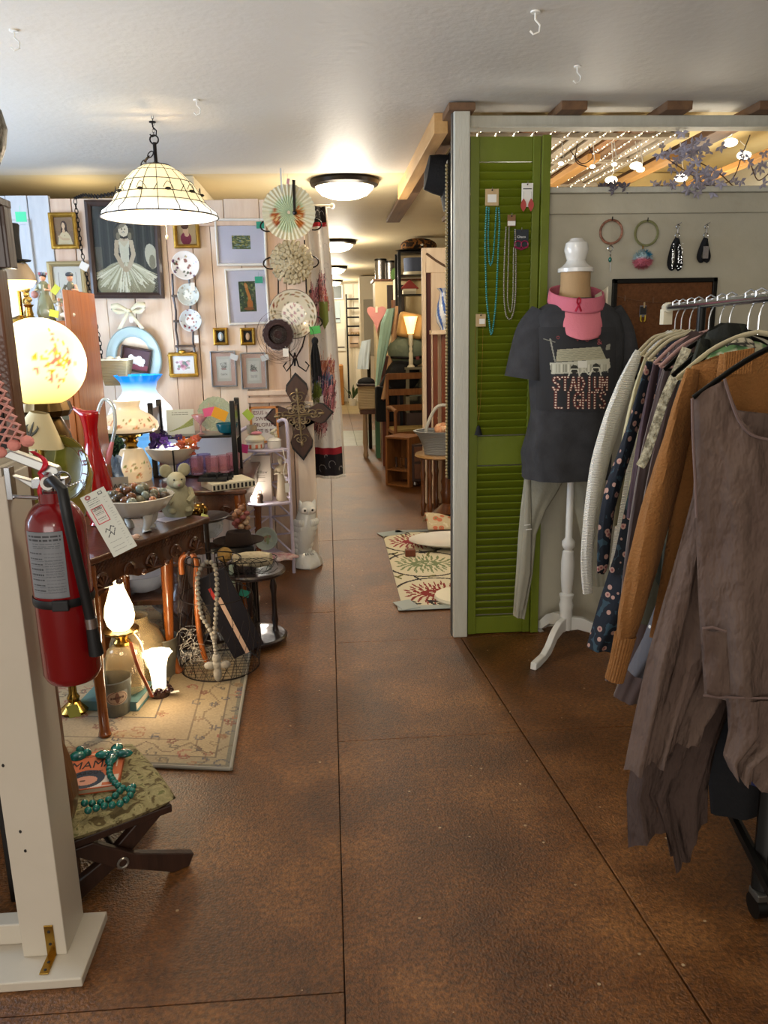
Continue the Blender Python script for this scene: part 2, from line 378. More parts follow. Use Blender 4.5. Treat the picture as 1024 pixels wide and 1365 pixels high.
# slatted ceiling of the inner room with its yellow ceiling beyond
slats = thing('slatted_ceiling_panel', 'weathered grey wooden slat panel under the inner room ceiling, hung with strings of tiny lights', 'ceiling panel', (0, 0, 2.085))
ms = [wood('slat_a', '#b5a894', '#97886f', .7, 4, (6, .6, 6)), wood('slat_b', '#b9ab98', '#9b8b78', .7, 4, (6, .6, 6)), wood('slat_c', '#a87a50', '#8c6038', .7, 4, (6, .6, 6))]
SLX = [.62 + k * .082 for k in range(12)]
for k, x in enumerate(SLX): MB().bb(x - .03, x + .03, 3.30, 4.70, 0, .012).build('slat', ms[(k * 7 + 1) % 5 % 3], slats, smooth=False)
for y in (3.5, 4.0, 4.66): MB().bb(.60, 1.56, y - .02, y + .02, -.018, 0).build('batten', ms[0], slats, smooth=False)
struct(MB().bb(1.3, 2.4, 5.0, 5.08, 0, 2.2).build('wall_inner', M_YEL, smooth=False))
for k, px in enumerate((762, 868, 985)):
    p = at(px, (230, 225, 222)[k], Z=2.05)
    struct(MB().bb(p.x - .03, p.x + .03, 3.55 if k == 2 else 3.8, 4.95, 2.04, 2.07).build('rafter', wood('orange_rafter', '#c99656', '#b58143', .6, 4, (6, .6, 6)), smooth=False, bev=.003))
# ================================================================ ceiling lights along the corridor
M_DOME = mat('lit_frosted_glass', '#fff4dc', .3, emis=('#ffedc4', 5)); M_BRONZE = mat('bronze_rim', '#2c2620', .35, .7)
places = ['nearest of the row', 'second along the corridor, half behind the quilt', 'third along the corridor', 'farthest and smallest']
for i, (x, y) in enumerate(((.125, 4.65), (.11, 7.68), (.105, 10.7), (.10, 13.6), (.14, 1.45), (.14, -1.5))):
    lab = 'round flush ceiling light with bronze rim, ' + (places + ['above the camera', 'behind the camera'])[i]
    t = thing('ceiling_light', lab, 'ceiling light', (x, y, 2.112 if y > 4 else 2.11), 0, 'flush lights along the ceiling')
    MB().lathe([(.0, 0), (.19, 0), (.195, -.012), (.188, -.03), (.165, -.04), (.16, -.03)], 32).build('rim', M_BRONZE, t)
    MB().lathe([(.165, -.03), (.158, -.05), (.13, -.078), (.08, -.096), (.0, -.102)], 32).build('glass_dome', M_DOME, t)
    light('POINT', 'corridor_lamp', (x, y, 1.93), (19, 28, 32, 38, 9.0, 9)[i], (1, .91, .76) if y > 4 else NEUT, .13)
# ---------------------------------------------------------------- stained glass hanging lamp
lc = at(211, 255, Y=3.3)
t = thing('hanging_lamp', 'leaded cream glass dome lamp hanging from a ceiling hook on a dark chain', 'lamp', (lc.x, 3.3, 0))
zr, zt = 1.742, 1.93
prof = [(.050, zt), (.088, zt - .022), (.130, zt - .062), (.160, zt - .108), (.178, zt - .138), (.200, zt - .160), (.217, zt - .172), (.222, zr)]
def shade_col(v):
    return lin('#f6e3b0') if v.z > zt - .145 else lin('#fffaf0')
M_SHADE = mat('leaded_glass', '#f0d9a0', .35, vcol=True, emis=(None, .62))
MB().lathe(prof, 32).build('lamp_shade', M_SHADE, t, colfn=shade_col, solid=.003)
led = MB()
for k in range(18):
    a = 2 * PI * k / 18; led.tube([(r * 1.012 * math.cos(a), r * 1.012 * math.sin(a), z) for r, z in prof], .0016, 4)
for j in (1, 2, 3, 4, 7): led.tube([(prof[j][0] * 1.012 * math.cos(2 * PI * k / 40), prof[j][0] * 1.012 * math.sin(2 * PI * k / 40), prof[j][1]) for k in range(40)], .0018 if j < 7 else .003, 4, True)
for k in range(10):   # scrolling vine with leaves
    a0 = 2 * PI * k / 10
    led.tube([((.158 + .006 * s_) * math.cos(a0 + s_ * .5), (.158 + .006 * s_) * math.sin(a0 + s_ * .5), zt - .10 + .022 * math.sin(s_ * 7)) for s_ in [q / 10 for q in range(11)]], .0013, 4)
    led.sph((.163 * math.cos(a0 + .1), .163 * math.sin(a0 + .1), zt - .105), (.012, .012, .006), 6, 4)
led.build('lead_line', mat('lead_came', '#241c14', .5, .5), t)
MB().lathe([(.05, zt + .004), (.056, zt + .001), (.054, zt - .004), (.049, zt)], 24).tube([(-.05, 0, zt), (0, 0, zt + .014), (.05, 0, zt)], .003, 6).tube([(0, -.05, zt), (0, 0, zt + .014), (0, .05, zt)], .003, 6).build('cap', M_BRONZE, t)
MB().tube([(0, 0, zt), (0, 0, zt + .085)], .007).ring((0, 0, zt + .095), .016, .003, 16).build('stem', M_IRON, t)
MB().sph((0, 0, zr + .03), .028).build('light_bulb', mat('lit_bulb', '#fff0cc', .3, emis=('#ffe0a8', 14)), t)
for dx, dy in ((.05, .02), (-.045, .03)): MB().sph((dx, dy, zr + .02), .024).build('light_bulb', MATS['lit_bulb'], t)
pc = MB().tube([(.02, -.01, zr + .01), (.022, -.01, zr - .07)], .0015, 4).sph((.022, -.01, zr - .075), (.006, .006, .009), 8, 6)
pc.build('pull_chain', M_CREAM, t)
light('POINT', 'hanging_lamp_bulb', (lc.x, 3.3, zt - .036), .7, (1, .74, .42), .004)
light('POINT', 'hanging_lamp_down', (lc.x, 3.3, zr - .02), 7, WARM, .03)
def chain(pts, name, label, cat, link=.022, r=.0022, m=M_IRON, group=None, dz=1):
    # links alternately turned
    P_ = [Vector(p) for p in pts]; L = [0]
    for a, b in zip(P_, P_[1:]): L.append(L[-1] + (b - a).length)
    n = int(L[-1] / link); mb = MB()
    for k in range(n):
        d = (k + .5) * link; i = max(j for j in range(len(L) - 1) if L[j] <= d); q = P_[i].lerp(P_[i + 1], (d - L[i]) / max(1e-6, L[i + 1] - L[i])); T = (P_[i + 1] - P_[i]).normalized()
        s1 = T.orthogonal().normalized() if abs(T.y) > .9 else T.cross(Vector((0, 1, 0))).normalized()
        if k % 2: s1 = T.cross(s1)
        mb.tube([q + T * (link * .68 * math.cos(a_)) + s1 * (link * .36 * math.sin(a_)) for a_ in [2 * PI * j / 10 for j in range(10)]], r, 4, True)
    return tag(mb.build(name, m), label, cat, group)
top = Vector((lc.x - .008, 3.3, zt + .105))
hk = at(100, 264, Y=4.33); 
pts = [at(px, py, Y=3.29 + k * .005 + max(0, k - 2) * .16) for k, (px, py) in enumerate(((203, 203), (193, 215), (185, 230), (172, 246), (152, 258), (130, 262), (112, 260), (100, 264)))]
chain(pts, 'lamp_chain', 'dark iron chain swagged from the hanging lamp to the board wall', 'chain')
pts = [at(px, py, Y=4.30) for px, py in ((100, 266), (103, 290), (108, 330), (113, 355), (119, 385), (123, 410), (128, 432), (133, 455), (136, 480))]
chain(pts, 'lamp_chain', 'dark iron chain hanging down the board wall beside the large portrait', 'chain')
mb = MB().tube([at(px, py, Y=4.28) for px, py in ((126, 430), (128, 455), (132, 478), (140, 495))], .003, 6)
tag(mb.build('electric_cord', M_IRON), 'thin dark lamp cord running down beside the bookcase', 'cord')
def hook(px, py, lab, s=1, m=M_WHITE, z=2.11):
    p = at(px, py, Z=z)
    mb = MB().cyl((0, 0, -.004), .012 * s, .004, 10)
    mb.tube([(0, 0, 0), (0, 0, -.018 * s), (.012 * s, 0, -.03 * s), (.010 * s, 0, -.045 * s), (-.004 * s, 0, -.05 * s), (-.012 * s, 0, -.042 * s)], .0025 * s, 6)
    o = mb.build('ceiling_hook', m); o.location = p; return tag(o, lab, 'hook', 'hooks screwed in the ceiling')
hook(203, 162, 'black ceiling hook above the hanging lamp', 1.1, M_IRON)
hook(18, 40, 'white ceiling hook at the far upper left corner of the photo'); hook(262, 133, 'white ceiling hook right of the black one over the lamp')
hook(714, 15, 'white ceiling hook at the top edge over the green shutter', 1.1); hook(770, 88, 'white ceiling hook near the corner above the inner room')
chain([(lc.x, 3.3, 2.11), (lc.x, 3.3, zt + .105)], 'lamp_wire', 'thin wire holding the hanging lamp under the ceiling', 'wire', .012, .0008)
# ================================================================ pictures on the board wall
YW = 4.372
def frame(name, label, cat, px0, py0, px1, py1, wd, m, dep=.02, art=None, mat_col=None, mat_w=0, y=YW, tilt=0, group=None, inner=None, glass=True, ry=0):
    """framed picture whose outer corners are px0..px1, py0..py1 on the wall plane"""
    a, b = at(px0, py0, Y=y), at(px1, py1, Y=y); w_, h_ = abs(b.x - a.x), abs(a.z - b.z)
    c = ((a.x + b.x) / 2, y - dep, (a.z + b.z) / 2)
    t = thing(name, label, cat, c, 0, group); t.rotation_euler = (0, math.radians(tilt), ry)
    W, H = w_ / 2, h_ / 2
    M_ = MB()
    o = [(-W, -H), (W, -H), (W, H), (-W, H)]; n = [(x - math.copysign(wd, x), z - math.copysign(wd, z)) for x, z in o]
    vs = [(x, .0, z) for x, z in o] + [(x, .004, z) for x, z in n] + [(x, dep, z) for x, z in o] + [(x, dep, z) for x, z in n]
    mid = [((x0 + x1) / 2, -.004, (z0 + z1) / 2) for (x0, z0), (x1, z1) in zip(o, n)]; vs += mid
    fs = []
    for i in range(4):
        j = (i + 1) % 4; fs += [(i, j, j + 16, i + 16), (i + 16, j + 16, j + 4, i + 4), (i, i + 8, j + 8, j), (i + 4, j + 4, j + 12, i + 12)]
    M_.add(vs, fs).build('frame', m, t, smooth=False, bev=.0015)
    iw, ih = 2 * (W - wd), 2 * (H - wd)
    MB().box((0, dep - .003, 0), (iw + wd, .004, ih + wd)).build('backing', mat('mount_' + mat_col, mat_col, .85) if mat_col else M_PAPER, t, smooth=False)
    if art: art(t, iw - 2 * mat_w, ih - 2 * mat_w, dep - .0065)
    if mat_w:
        mm = MB()
        for i, (x0, x1, z0, z1) in enumerate(((-iw/2, iw/2, ih/2 - mat_w, ih/2), (-iw/2, iw/2, -ih/2, -ih/2 + mat_w), (-iw/2, -iw/2 + mat_w, -ih/2 + mat_w, ih/2 - mat_w), (iw/2 - mat_w, iw/2, -ih/2 + mat_w, ih/2 - mat_w))): mm.bb(x0, x1, dep - .009, dep - .005, z0, z1)
        mm.build('mount', mat('mount_' + mat_col, mat_col, .85), t, smooth=False)
    if glass: MB().box((0, .009, 0), (iw, .0012, ih)).build('glass', M_PANE, t, smooth=False)
    return t
def price_tag(px, py, Y, col, lab, s=.028, parent=None, ang=0, w_=1.4, ry=0):
    p = at(px, py, Y=Y)
    mb = MB().box((0, 0, 0), (s * w_, .0012, s), rot('Y', ang)).tube([(-.002, 0, s * .5), (0, .003, s * .5 + .022)], .0006, 4)
    o = mb.build('price_tag', tagpaper(col), None, smooth=False); o.location = p
    return tag(o, lab, 'price tag')
def a_girl(t, w_, h_, y):
    A = Art(w_, h_, '#3a3a34', 170); Y0 = A.Y.copy(); A.Y = A.Y / .86
    for k in range(14): A.rect(.02 + k * .07, .05 + k * .07, .35, 1, '#5a5a50' if k % 2 else '#2b2c28', .6)
    A.rect(.0, .12, .3, .62, '#77705c', .5); A.rect(0, 1, 0, .22, '#57523f', .8)
    A.ell(.92, .5, .10, .17, '#c9c2a6', .2); A.ell(.93, .42, .05, .1, '#8b846b')
    A.ell(.48, .16, .42, .27, '#a9a283'); A.ell(.48, .10, .47, .22, '#958e6e')
    for k in range(190):
        a = RND.uniform(-1.5, 1.5); l = RND.uniform(.30, .54)
        A.line([(.48 + .05 * math.sin(a), .42), (.48 + l * math.sin(a) * 1.0, .42 - l * (.28 + .62 * math.cos(a) * RND.uniform(.75, 1)))], RND.uniform(.005, .012), RND.choice(['#d8d2b2', '#c4bd9a', '#a89f7a', '#ece7cc', '#8d8462', '#e2dcbe']), .8)
    A.poly([(.40, .72), (.57, .72), (.55, .42), (.42, .42)], '#d5cfb4'); A.poly([(.41, .70), (.49, .62), (.56, .70), (.56, .74), (.41, .74)], '#cdbf9f')
    A.line([(.37, .70), (.35, .52), (.44, .36)], .026, '#bfa988'); A.line([(.60, .70), (.63, .52), (.54, .33)], .026, '#c7b292'); A.ell(.49, .32, .05, .04, '#b9a281')
    A.ell(.49, .74, .10, .04, '#cbb797'); A.ell(.49, .77, .035, .06, '#b29b7a')
    A.ell(.49, .85, .145, .115, '#2d2a22'); A.ell(.385, .80, .06, .085, '#4a4436'); A.ell(.60, .80, .06, .085, '#4a4436'); A.ell(.40, .77, .035, .05, '#857a60'); A.ell(.59, .77, .03, .05, '#857a60')
    A.ell(.49, .85, .08, .088, '#d9c8a8'); A.ell(.465, .865, .013, .008, '#332c20'); A.ell(.515, .865, .013, .008, '#332c20'); A.ell(.49, .822, .025, .010, '#5a3b2c'); A.ell(.49, .825, .017, .005, '#efe8d6')
    A.ell(.46, .91, .08, .03, '#6b6350', .4, .8)
    A.noise(.05).build('photograph', t, (0, y, 0), rough=.6)
frame('framed_portrait', 'large dark wood framed portrait of a young woman in a tulle gown', 'picture', 112, 268, 221, 397, .03, M_DKWOOD, art=a_girl, tilt=1, mat_col='#2b2722')
def a_lady(t, w_, h_, y):
    A = Art(w_, h_, '#7d6146', 70); A.rect(0, 1, .5, 1, '#8d7050', .6)
    A.poly([(.1, 0), (.9, 0), (.8, .3), (.62, .52), (.38, .5), (.2, .3)], '#d2bd93'); A.ell(.5, .66, .17, .21, '#3a261b'); A.poly([(.3, .4), (.36, .7), (.62, .7), (.70, .42), (.6, .5), (.42, .5)], '#3a261b')
    A.ell(.47, .69, .085, .12, '#d9b48c'); A.ell(.47, .5, .07, .08, '#d2ab84'); A.ell(.5, .33, .03, .02, '#6e5234'); A.line([(.2, .3), (.4, .2), (.7, .2)], .04, '#caa983'); A.build('print', t, (0, y, 0))
frame('framed_portrait', 'gold framed sepia portrait of a seated woman in white', 'picture', 65, 284, 107, 332, .022, M_GOLD, art=a_lady, mat_col='#6d5540')
def a_red(t, w_, h_, y):
    A = Art(w_, h_, '#b99a6a', 60); A.ell(.45, .25, .30, .28, '#7d2638'); A.ell(.45, .62, .16, .18, '#d9ac84'); A.ell(.42, .78, .2, .12, '#5a3520'); A.ell(.5, .43, .12, .1, '#d9ac84'); A.build('print', t, (0, y, 0))
frame('framed_portrait', 'gold framed print of a figure in crimson, half behind the hanging lamp', 'picture', 230, 290, 268, 331, .02, M_GOLD, art=a_red, mat_col='#b99a6a')
def a_plain(t, w_, h_, y):
    A = Art(w_, h_, '#d8cfbd', 70)
    for q, c in ((.18, '#6f6455'), (.19, '#d8cfbd')): A.rect(q, 1 - q, q, 1 - q, c)
    A.build('print', t, (0, y, 0))
frame('framed_picture', 'pale gold framed picture behind the figurines on the bookcase', 'picture', 63, 349, 119, 404, .025, mat('pale_gold', '#a39168', .4, .5), art=a_plain, mat_col='#cfc3ac')
def a_pond(t, w_, h_, y):
    A = Art(w_, h_, '#4d5a34', 60)
    for k in range(160): A.ell(RND.random(), RND.random(), RND.uniform(.02, .09), RND.uniform(.01, .05), RND.choice(['#6f7a3c', '#a8a04c', '#39502e', '#8d9c86', '#c3b567', '#2b3d2c', '#7f95a4']), 0, .8)
    A.build('print', t, (0, y, 0))
frame('framed_print', 'white framed landscape print of a pond, wide white mount', 'picture', 286, 292, 357, 354, .012, M_WHITE, art=a_pond, mat_col='#cfcbd6', mat_w=.072, tilt=.5)
def a_nymph(t, w_, h_, y):
    A = Art(w_, h_, '#3c4a2e', 60)
    for k in range(120): A.ell(RND.random(), RND.random(), RND.uniform(.02, .08), RND.uniform(.01, .05), RND.choice(['#4f5f34', '#2d3b25', '#7b8a52', '#5f5a33']), 0, .8)
    A.line([(.42, .9), (.5, .7), (.62, .45), (.6, .2)], .05, '#c07a34'); A.ell(.45, .85, .09, .07, '#c98b4c'); A.ell(.62, .25, .18, .16, '#b26a28'); A.ell(.55, .1, .3, .05, '#8e5a2c'); A.build('print', t, (0, y, 0))
frame('framed_print', 'white framed print of an orange figure on green, wide white mount', 'picture', 300, 358, 360, 432, .012, M_WHITE, art=a_nymph, mat_col='#cfcbd6', mat_w=.055, tilt=-1)
price_tag(347, 300, 4.33, '#2d8a70', 'green price sticker on the upper white framed print', .034, w_=1.2); price_tag(345, 373, 4.33, '#2d8a70', 'green price sticker on the lower white framed print', .034, w_=1.2)
def a_cameo(t, w_, h_, y):
    MB().sph((0, 0, 0), (w_ * .34, .006, h_ * .40), 16, 8).build('cameo', mat('cameo_blue', '#9fb4c4', .4), t, loc=(0, y - .001, 0))
    MB().sph((0, 0, 0), (w_ * .17, .005, h_ * .26), 12, 6).build('cameo_head', M_WHITE, t, loc=(.001, y - .006, 0))
def a_oval(t, w_, h_, y): MB().sph((0, 0, 0), (w_ * .26, .006, h_ * .34), 14, 6).build('medallion', mat('tan_cameo', '#b89a7c', .5), t, loc=(0, y - .001, 0))
frame('miniature_frame', 'tiny gold framed blue cameo miniature', 'picture', 284, 437, 305, 460, .017, M_GOLD, art=a_cameo, mat_col='#1d1a18', glass=False)
frame('miniature_frame', 'tiny gold framed miniature with a dark ground, right of the cameo', 'picture', 320, 437, 341, 460, .017, M_GOLD, art=a_oval, mat_col='#1d1a18', glass=False)
def a_sketch(seed):
    def f(t, w_, h_, y):
        A = Art(w_, h_, '#c9c6b8', 70); r = random.Random(seed)
        A.rect(.12, .88, .12, .88, '#d4d1c4')
        for k in range(26): A.line([(r.uniform(.25, .75), r.uniform(.45, .75)), (r.uniform(.25, .75), r.uniform(.45, .75))], .008, '#6b6a60', .8)
        A.ell(.5, .5, .18, .05, '#b08a84', 0, .7); A.lines(.28, .72, (.32, .26), .02, '#6b6a60'); A.build('print', t, (0, y, 0))
    return f
frame('framed_sketch', 'small silver framed sketch on pink mount, left of the pair', 'picture', 280, 468, 317, 515, .008, M_SILVER, art=a_sketch(3), mat_col='#c8a99a', mat_w=.022)
frame('framed_sketch', 'small silver framed sketch on pink mount, right of the pair', 'picture', 320, 470, 357, 518, .008, M_SILVER, art=a_sketch(8), mat_col='#c8a99a', mat_w=.022)
price_tag(312, 476, 4.33, '#b9bcbc', 'pale paper tag on the left silver framed sketch', .03, ang=20); price_tag(353, 477, 4.33, '#b9bcbc', 'pale paper tag on the right silver framed sketch', .03, ang=-15)
def a_rose(t, w_, h_, y):
    A = Art(w_, h_, '#cfcfd0', 60)
    for k in range(40): A.ell(.5 + RND.gauss(0, .15), .5 + RND.gauss(0, .13), .07, .07, RND.choice(['#b7788e', '#7c8a78', '#5f6f74', '#cfa3b3', '#8a5a70']), RND.random(), .8)
    A.build('print', t, (0, y, 0))
rf = frame('gilt_flower_picture', 'small ornate gilt frame with a picture of pink flowers', 'picture', 225, 470, 265, 502, .018, M_GOLD, art=a_rose, mat_col='#cfcfd0', glass=False)
w2, h2 = .145, .11
orn = MB()
for k in range(22):
    for sgn in (-1, 1):
        orn.sph((lerp(-.075, .075, k / 21), 0, sgn * .052), (.006, .006, .006), 6, 4)
for k in range(14):
    for sgn in (-1, 1): orn.sph((sgn * .072, 0, lerp(-.05, .05, k / 13)), (.006, .006, .006), 6, 4)
orn.sph((0, 0, .068), (.02, .006, .012), 8, 5)
orn.build('ornament', M_GOLD, rf)
# china plates
def plate(name, label, px, py, R_, Y, colfn, z=0, tilt=0, scal=0, group=None, m=None):
    p = at(px, py, Y=Y); Mr = rot('X', 90 - tilt)
    prof = [(.0005, .004), (R_ * .55, .004), (R_ * .66, .010), (R_, .022), (R_ * .99, .025), (R_ * .63, .013), (R_ * .5, .008), (.0005, .008)]
    # densify for painted decoration
    pr = []
    for a, b in zip(prof, prof[1:]):
        n = max(1, int(abs(b[0] - a[0]) / (R_ * .05))); pr += [(lerp(a[0], b[0], k / n), lerp(a[1], b[1], k / n)) for k in range(n)]
    pr.append(prof[-1])
    mb = MB().lathe(pr, 72, M=Mr, mod=(lambda a, f: 1 + scal * math.sin(a * 10)) if scal else None)
    o = mb.build(name, m or mat('painted_china', '#ffffff', .15, vcol=True, coat=.4), None, colfn=lambda v: colfn((Mr.inverted() @ v)), smooth='all'); o.location = p
    return tag(o, label, 'plate', group)
def flecks(n, seed, rlo, rhi, cols, bg, R_, s=.1):
    r = random.Random(seed); L_ = []
    for k in range(n):
        a = r.uniform(0, 2 * PI); q = r.uniform(rlo, rhi) * R_; L_.append((q * math.cos(a), q * math.sin(a), r.uniform(.5, 1) * s * R_, lin(r.choice(cols))))
    bgc = lin(bg)
    def f(v):
        for x, y, s_, c in L_:
            if (v.x - x) ** 2 + (v.y - y) ** 2 < s_ * s_: return c
        return bgc
    return f
rack = thing('plate_rack', 'narrow dark wooden wall rack holding three small plates', 'plate rack', at(247, 445, Y=4.37))
for s_ in (-1, 1):
    MB().tube([(s_ * .042, -.012, .31), (s_ * .046, -.012, .2), (s_ * .038, -.012, .12), (s_ * .046, -.012, .02), (s_ * .04, -.012, -.04), (s_ * .046, -.012, -.10)], [.006] * 6, 6).build('side_rail', M_DKWOOD, rack)
for z in (.255, .125, -.005):
    MB().bb(-.05, .05, -.045, 0, z - .095 + .05 - .02, z - .095 + .05 - .008).build('ledge', M_DKWOOD, rack, smooth=False, bev=.002)
MB().tube([(-.035, -.012, -.095), (0, -.012, -.11), (.035, -.012, -.095)], .006, 6).build('scroll', M_DKWOOD, rack)
for k, (px, py, R_) in enumerate(((248, 354, .073), (252, 393, .057), (255, 427, .058))):
    plate('china_plate', ['small white plate with dark sprigs, top of the wall rack', 'small pale plate with grey figures, middle of the wall rack', 'small pale saucer with red sprigs, bottom of the wall rack'][k], px, py, R_, 4.325,
          flecks(22, k + 3, .2, .95, [['#5f4560', '#7a4a44', '#5a5f50'], ['#8b948c', '#a09a88', '#7d8a90'], ['#7a2f3c', '#5f4a50']][k], ['#dcd8d4', '#c3cac6', '#c4cbd0'][k], R_, .11), group='plates on the wall rack')
for k, (px, py) in enumerate(((257, 382), (262, 452))): price_tag(px, py, 4.27, '#d9d6d0', ['white string tag hanging over the middle plate of the rack', 'white string tag hanging below the lowest plate of the rack'][k], .04, w_=.55)
# wrought iron plate hanger with plate
ip = at(390, 400, Y=4.30)
pr = thing('iron_plate_hanger', 'tall wrought iron wall rack of scrolls with a round cream plate', 'rack', (ip.x, 4.30, 0))
def pz(px, py, Y=4.30): q = at(px, py, Y=Y); return Vector((q.x - ip.x, 0, q.z))
def scroll(mb, pts, r=.0042): mb.tube([pz(*p) for p in pts], r, 6)
mb = MB()
scroll(mb, [(371, 325), (371, 400), (372, 440), (380, 462), (392, 478), (393, 488)]); scroll(mb, [(406, 320), (409, 400), (409, 440), (403, 462), (394, 478), (393, 488)])
mb.build('upright', M_IRON, pr)
for s_, cx, cy in ((1, 358, 302), (-1, 418, 300), (1, 362, 352), (-1, 414, 350), (-1, 419, 430)):
    mb = MB(); scroll(mb, [(cx + s_ * 14 * math.cos(a) * (1 - a / 14) * 1, cy + 10 * math.sin(-a) * (1 - a / 14)) for a in [q * .45 for q in range(12)]], .0038); mb.build('scroll', M_IRON, pr)
mb = MB(); scroll(mb, [(393, 470), (390, 485), (382, 495), (378, 488), (382, 483)]); scroll(mb, [(393, 470), (398, 488), (408, 495), (412, 487), (407, 482)]); mb.build('scroll', M_IRON, pr)
def big_plate(v):
    r = math.hypot(v.x, v.y) / .128; a = math.atan2(v.y, v.x)
    if r > .97 or .60 < r < .62: return lin('#4a3426')
    if .70 < r < .92 and math.sin(a * 11) * math.sin(r * 40 + a * 3) > .25: return lin(['#7a3a2c', '#5d5f3c', '#8b6a3c'][int((a + 4) * 5) % 3])
    if r < .5 and math.sin(v.x * 170) * math.sin(v.y * 150 + v.x * 60) > .42: return lin(['#7c3030', '#6f6a48'][int(abs(v.x) * 60) % 2])
    return lin('#cdc3ab')
plate('serving_plate', 'large round cream plate with brown floral border in the iron wall rack', 391, 419, .128, 4.29, big_plate)
price_tag(420, 440, 4.25, '#55b35c', 'bright green price tag beside the large cream plate', .04, ang=-8)
# ruffled fabric flower wreath
wp = at(389, 350, Y=4.29); wr_ = thing('ruffled_hat', 'round cream ruffled fabric hat hanging on the iron wall rack', 'hat', wp)
mb = MB()
for ri, n in ((.095, 26), (.072, 20), (.048, 15), (.025, 9), (.004, 3)):
    for k in range(n):
        a = 2 * PI * k / n + ri * 30; c = Vector((ri * math.cos(a), -.012 - (.1 - ri) * .3, ri * math.sin(a)))
        Rm = rot('Y', -math.degrees(a) + RND.uniform(-30, 30)) @ rot('X', RND.uniform(-40, 40))
        mb.grid(lambda u, v: c + Rm @ Vector(((u - .5) * .036, -.012 * math.sin(PI * u) - .004 * math.sin(9 * u), (v - .5) * .026 * math.sin(PI * (.2 + .6 * u)))), 5, 3)
mb.build('ruffle', mat('cream_tulle', '#bcb092', .9, vary=(30, '#9c8f70', .2)), wr_, solid=.002)
MB().sph((0, 0, 0), (.09, .012, .09), 18, 8).build('crown', mat('cream_felt', '#ab9f84', .9), wr_)
# paper fan
fp = at(385, 283, Y=4.20); fan = thing('paper_fan', 'round pleated paper fan painted with orange fish, black handle upwards', 'fan', fp)
N = 72; R_ = .135
vs = [Vector((0, 0, 0))]; rad = 8
mb = MB(); vs = []
for j in range(rad + 1):
    for k in range(N):
        a = 2 * PI * k / N; r = R_ * (.06 + .94 * j / rad) * (1 - .02 * (k % 2)); vs.append((r * math.cos(a), (.004 if k % 2 else -.004) * (.2 + j / rad), r * math.sin(a) - (.0)))
mb.add(vs, [(j * N + k, j * N + (k + 1) % N, (j + 1) * N + (k + 1) % N, (j + 1) * N + k) for j in range(rad) for k in range(N)])
def fancol(v):
    x, z = v.x / R_, v.z / R_
    for cx, cz, rx, rz, c in ((.38, -.18, .16, .40, '#b5651f'), (.46, -.1, .08, .3, '#c98f3a'), (-.52, -.15, .12, .3, '#ad5a25'), (-.42, -.25, .08, .22, '#9a4a28')):
        if ((x - cx) / rx) ** 2 + ((z - cz) / rz) ** 2 < 1: return lin(c if int(x * 40) % 3 else '#e0c890')
    if math.hypot(x + .05, z + .05) < .6: return lin('#b9c6a0')
    return lin('#d9d2b4')
mb.build('paper', mat('fan_paper', rough=.8, vcol=True), fan, smooth=False, colfn=fancol)
MB().tube([(.03, -.012, .0), (.032, -.012, .15)], [(.009, .004), (.011, .005)], 8).sph((.03, -.012, -.004), .012, 8, 6).build('handle', mat('black_lacquer', '#0c0b0b', .3), fan)
hk = at(378, 226, Z=2.11)
tag(MB().tube([(hk.x, hk.y, 2.11), (hk.x, 4.21, 2.0), (fp.x, 4.21, fp.z + .12)], .001, 4).bb(hk.x - .012, hk.x - .004, 4.2, 4.203, 1.93, 2.09).build('hanging_strip', mat('clear_strip', '#c9cbc6', .2), smooth=False), 'clear plastic strip hanging from ceiling above the paper fan', 'strip')
price_tag(384, 243, 4.2, '#c98f94', 'small pink tag above the paper fan', .035, w_=.4, ang=10)
# brown feathered fascinator and its netting
hp = at(371, 446, Y=4.22); hp2 = thing('brown_fascinator', 'dark brown velvet ring hat with loose netting in front of the plate', 'hat', hp)
mb = MB(); 
mb.lathe([(.001, .012), (.02, .012), (.028, .002), (.045, -.016), (.068, -.014), (.082, .004), (.078, .026), (.05, .034)], 40, M=rot('X', 90), mod=lambda a, f: 1 + .035 * math.sin(a * 17 + f * 5))
mb.build('velvet_ring', mat('brown_velvet', '#2c1310', .95, bump=(90, .6), sheen=.6), hp2)
mb = MB()
for k in range(14):
    a = RND.uniform(0, 6.3); r0 = RND.uniform(.08, .11); cx, cz = RND.uniform(-.02, .04), RND.uniform(-.035, .01)
    mb.tube([(cx + r0 * 1.0 * math.cos(q), -.01, cz + r0 * 1.15 * math.sin(q)) for q in [a + s_ * .25 for s_ in range(12)]], .0008, 3)
mb.build('netting', mat('brown_net', '#4a2a22', .8), hp2)
price_tag(381, 470, 4.19, '#dcd9d2', 'white tag hanging under the brown velvet hat', .042, w_=.7)
# black tassel
tp = at(421, 482, Y=4.18); tas = thing('black_tassel', 'long black fringe tassel hanging over the quilt edge', 'tassel', tp)
mb = MB()
for k in range(60):
    a = RND.uniform(0, 6.3); r = RND.uniform(0, .028); x, y = r * math.cos(a), r * math.sin(a) * .6; l = RND.uniform(.10, .14)
    mb.tube([(x * .4, y * .4, .10), (x * .9, y, .03), (x * 1.1 + .005, y, -l + .04)], .003, 4)
mb.sph((0, 0, .105), (.018, .014, .022), 10, 6).tube([(0, 0, .12), (-.01, 0, .16), (-.03, .03, .19)], .002, 4).build('fringe', M_BLKF, tas)
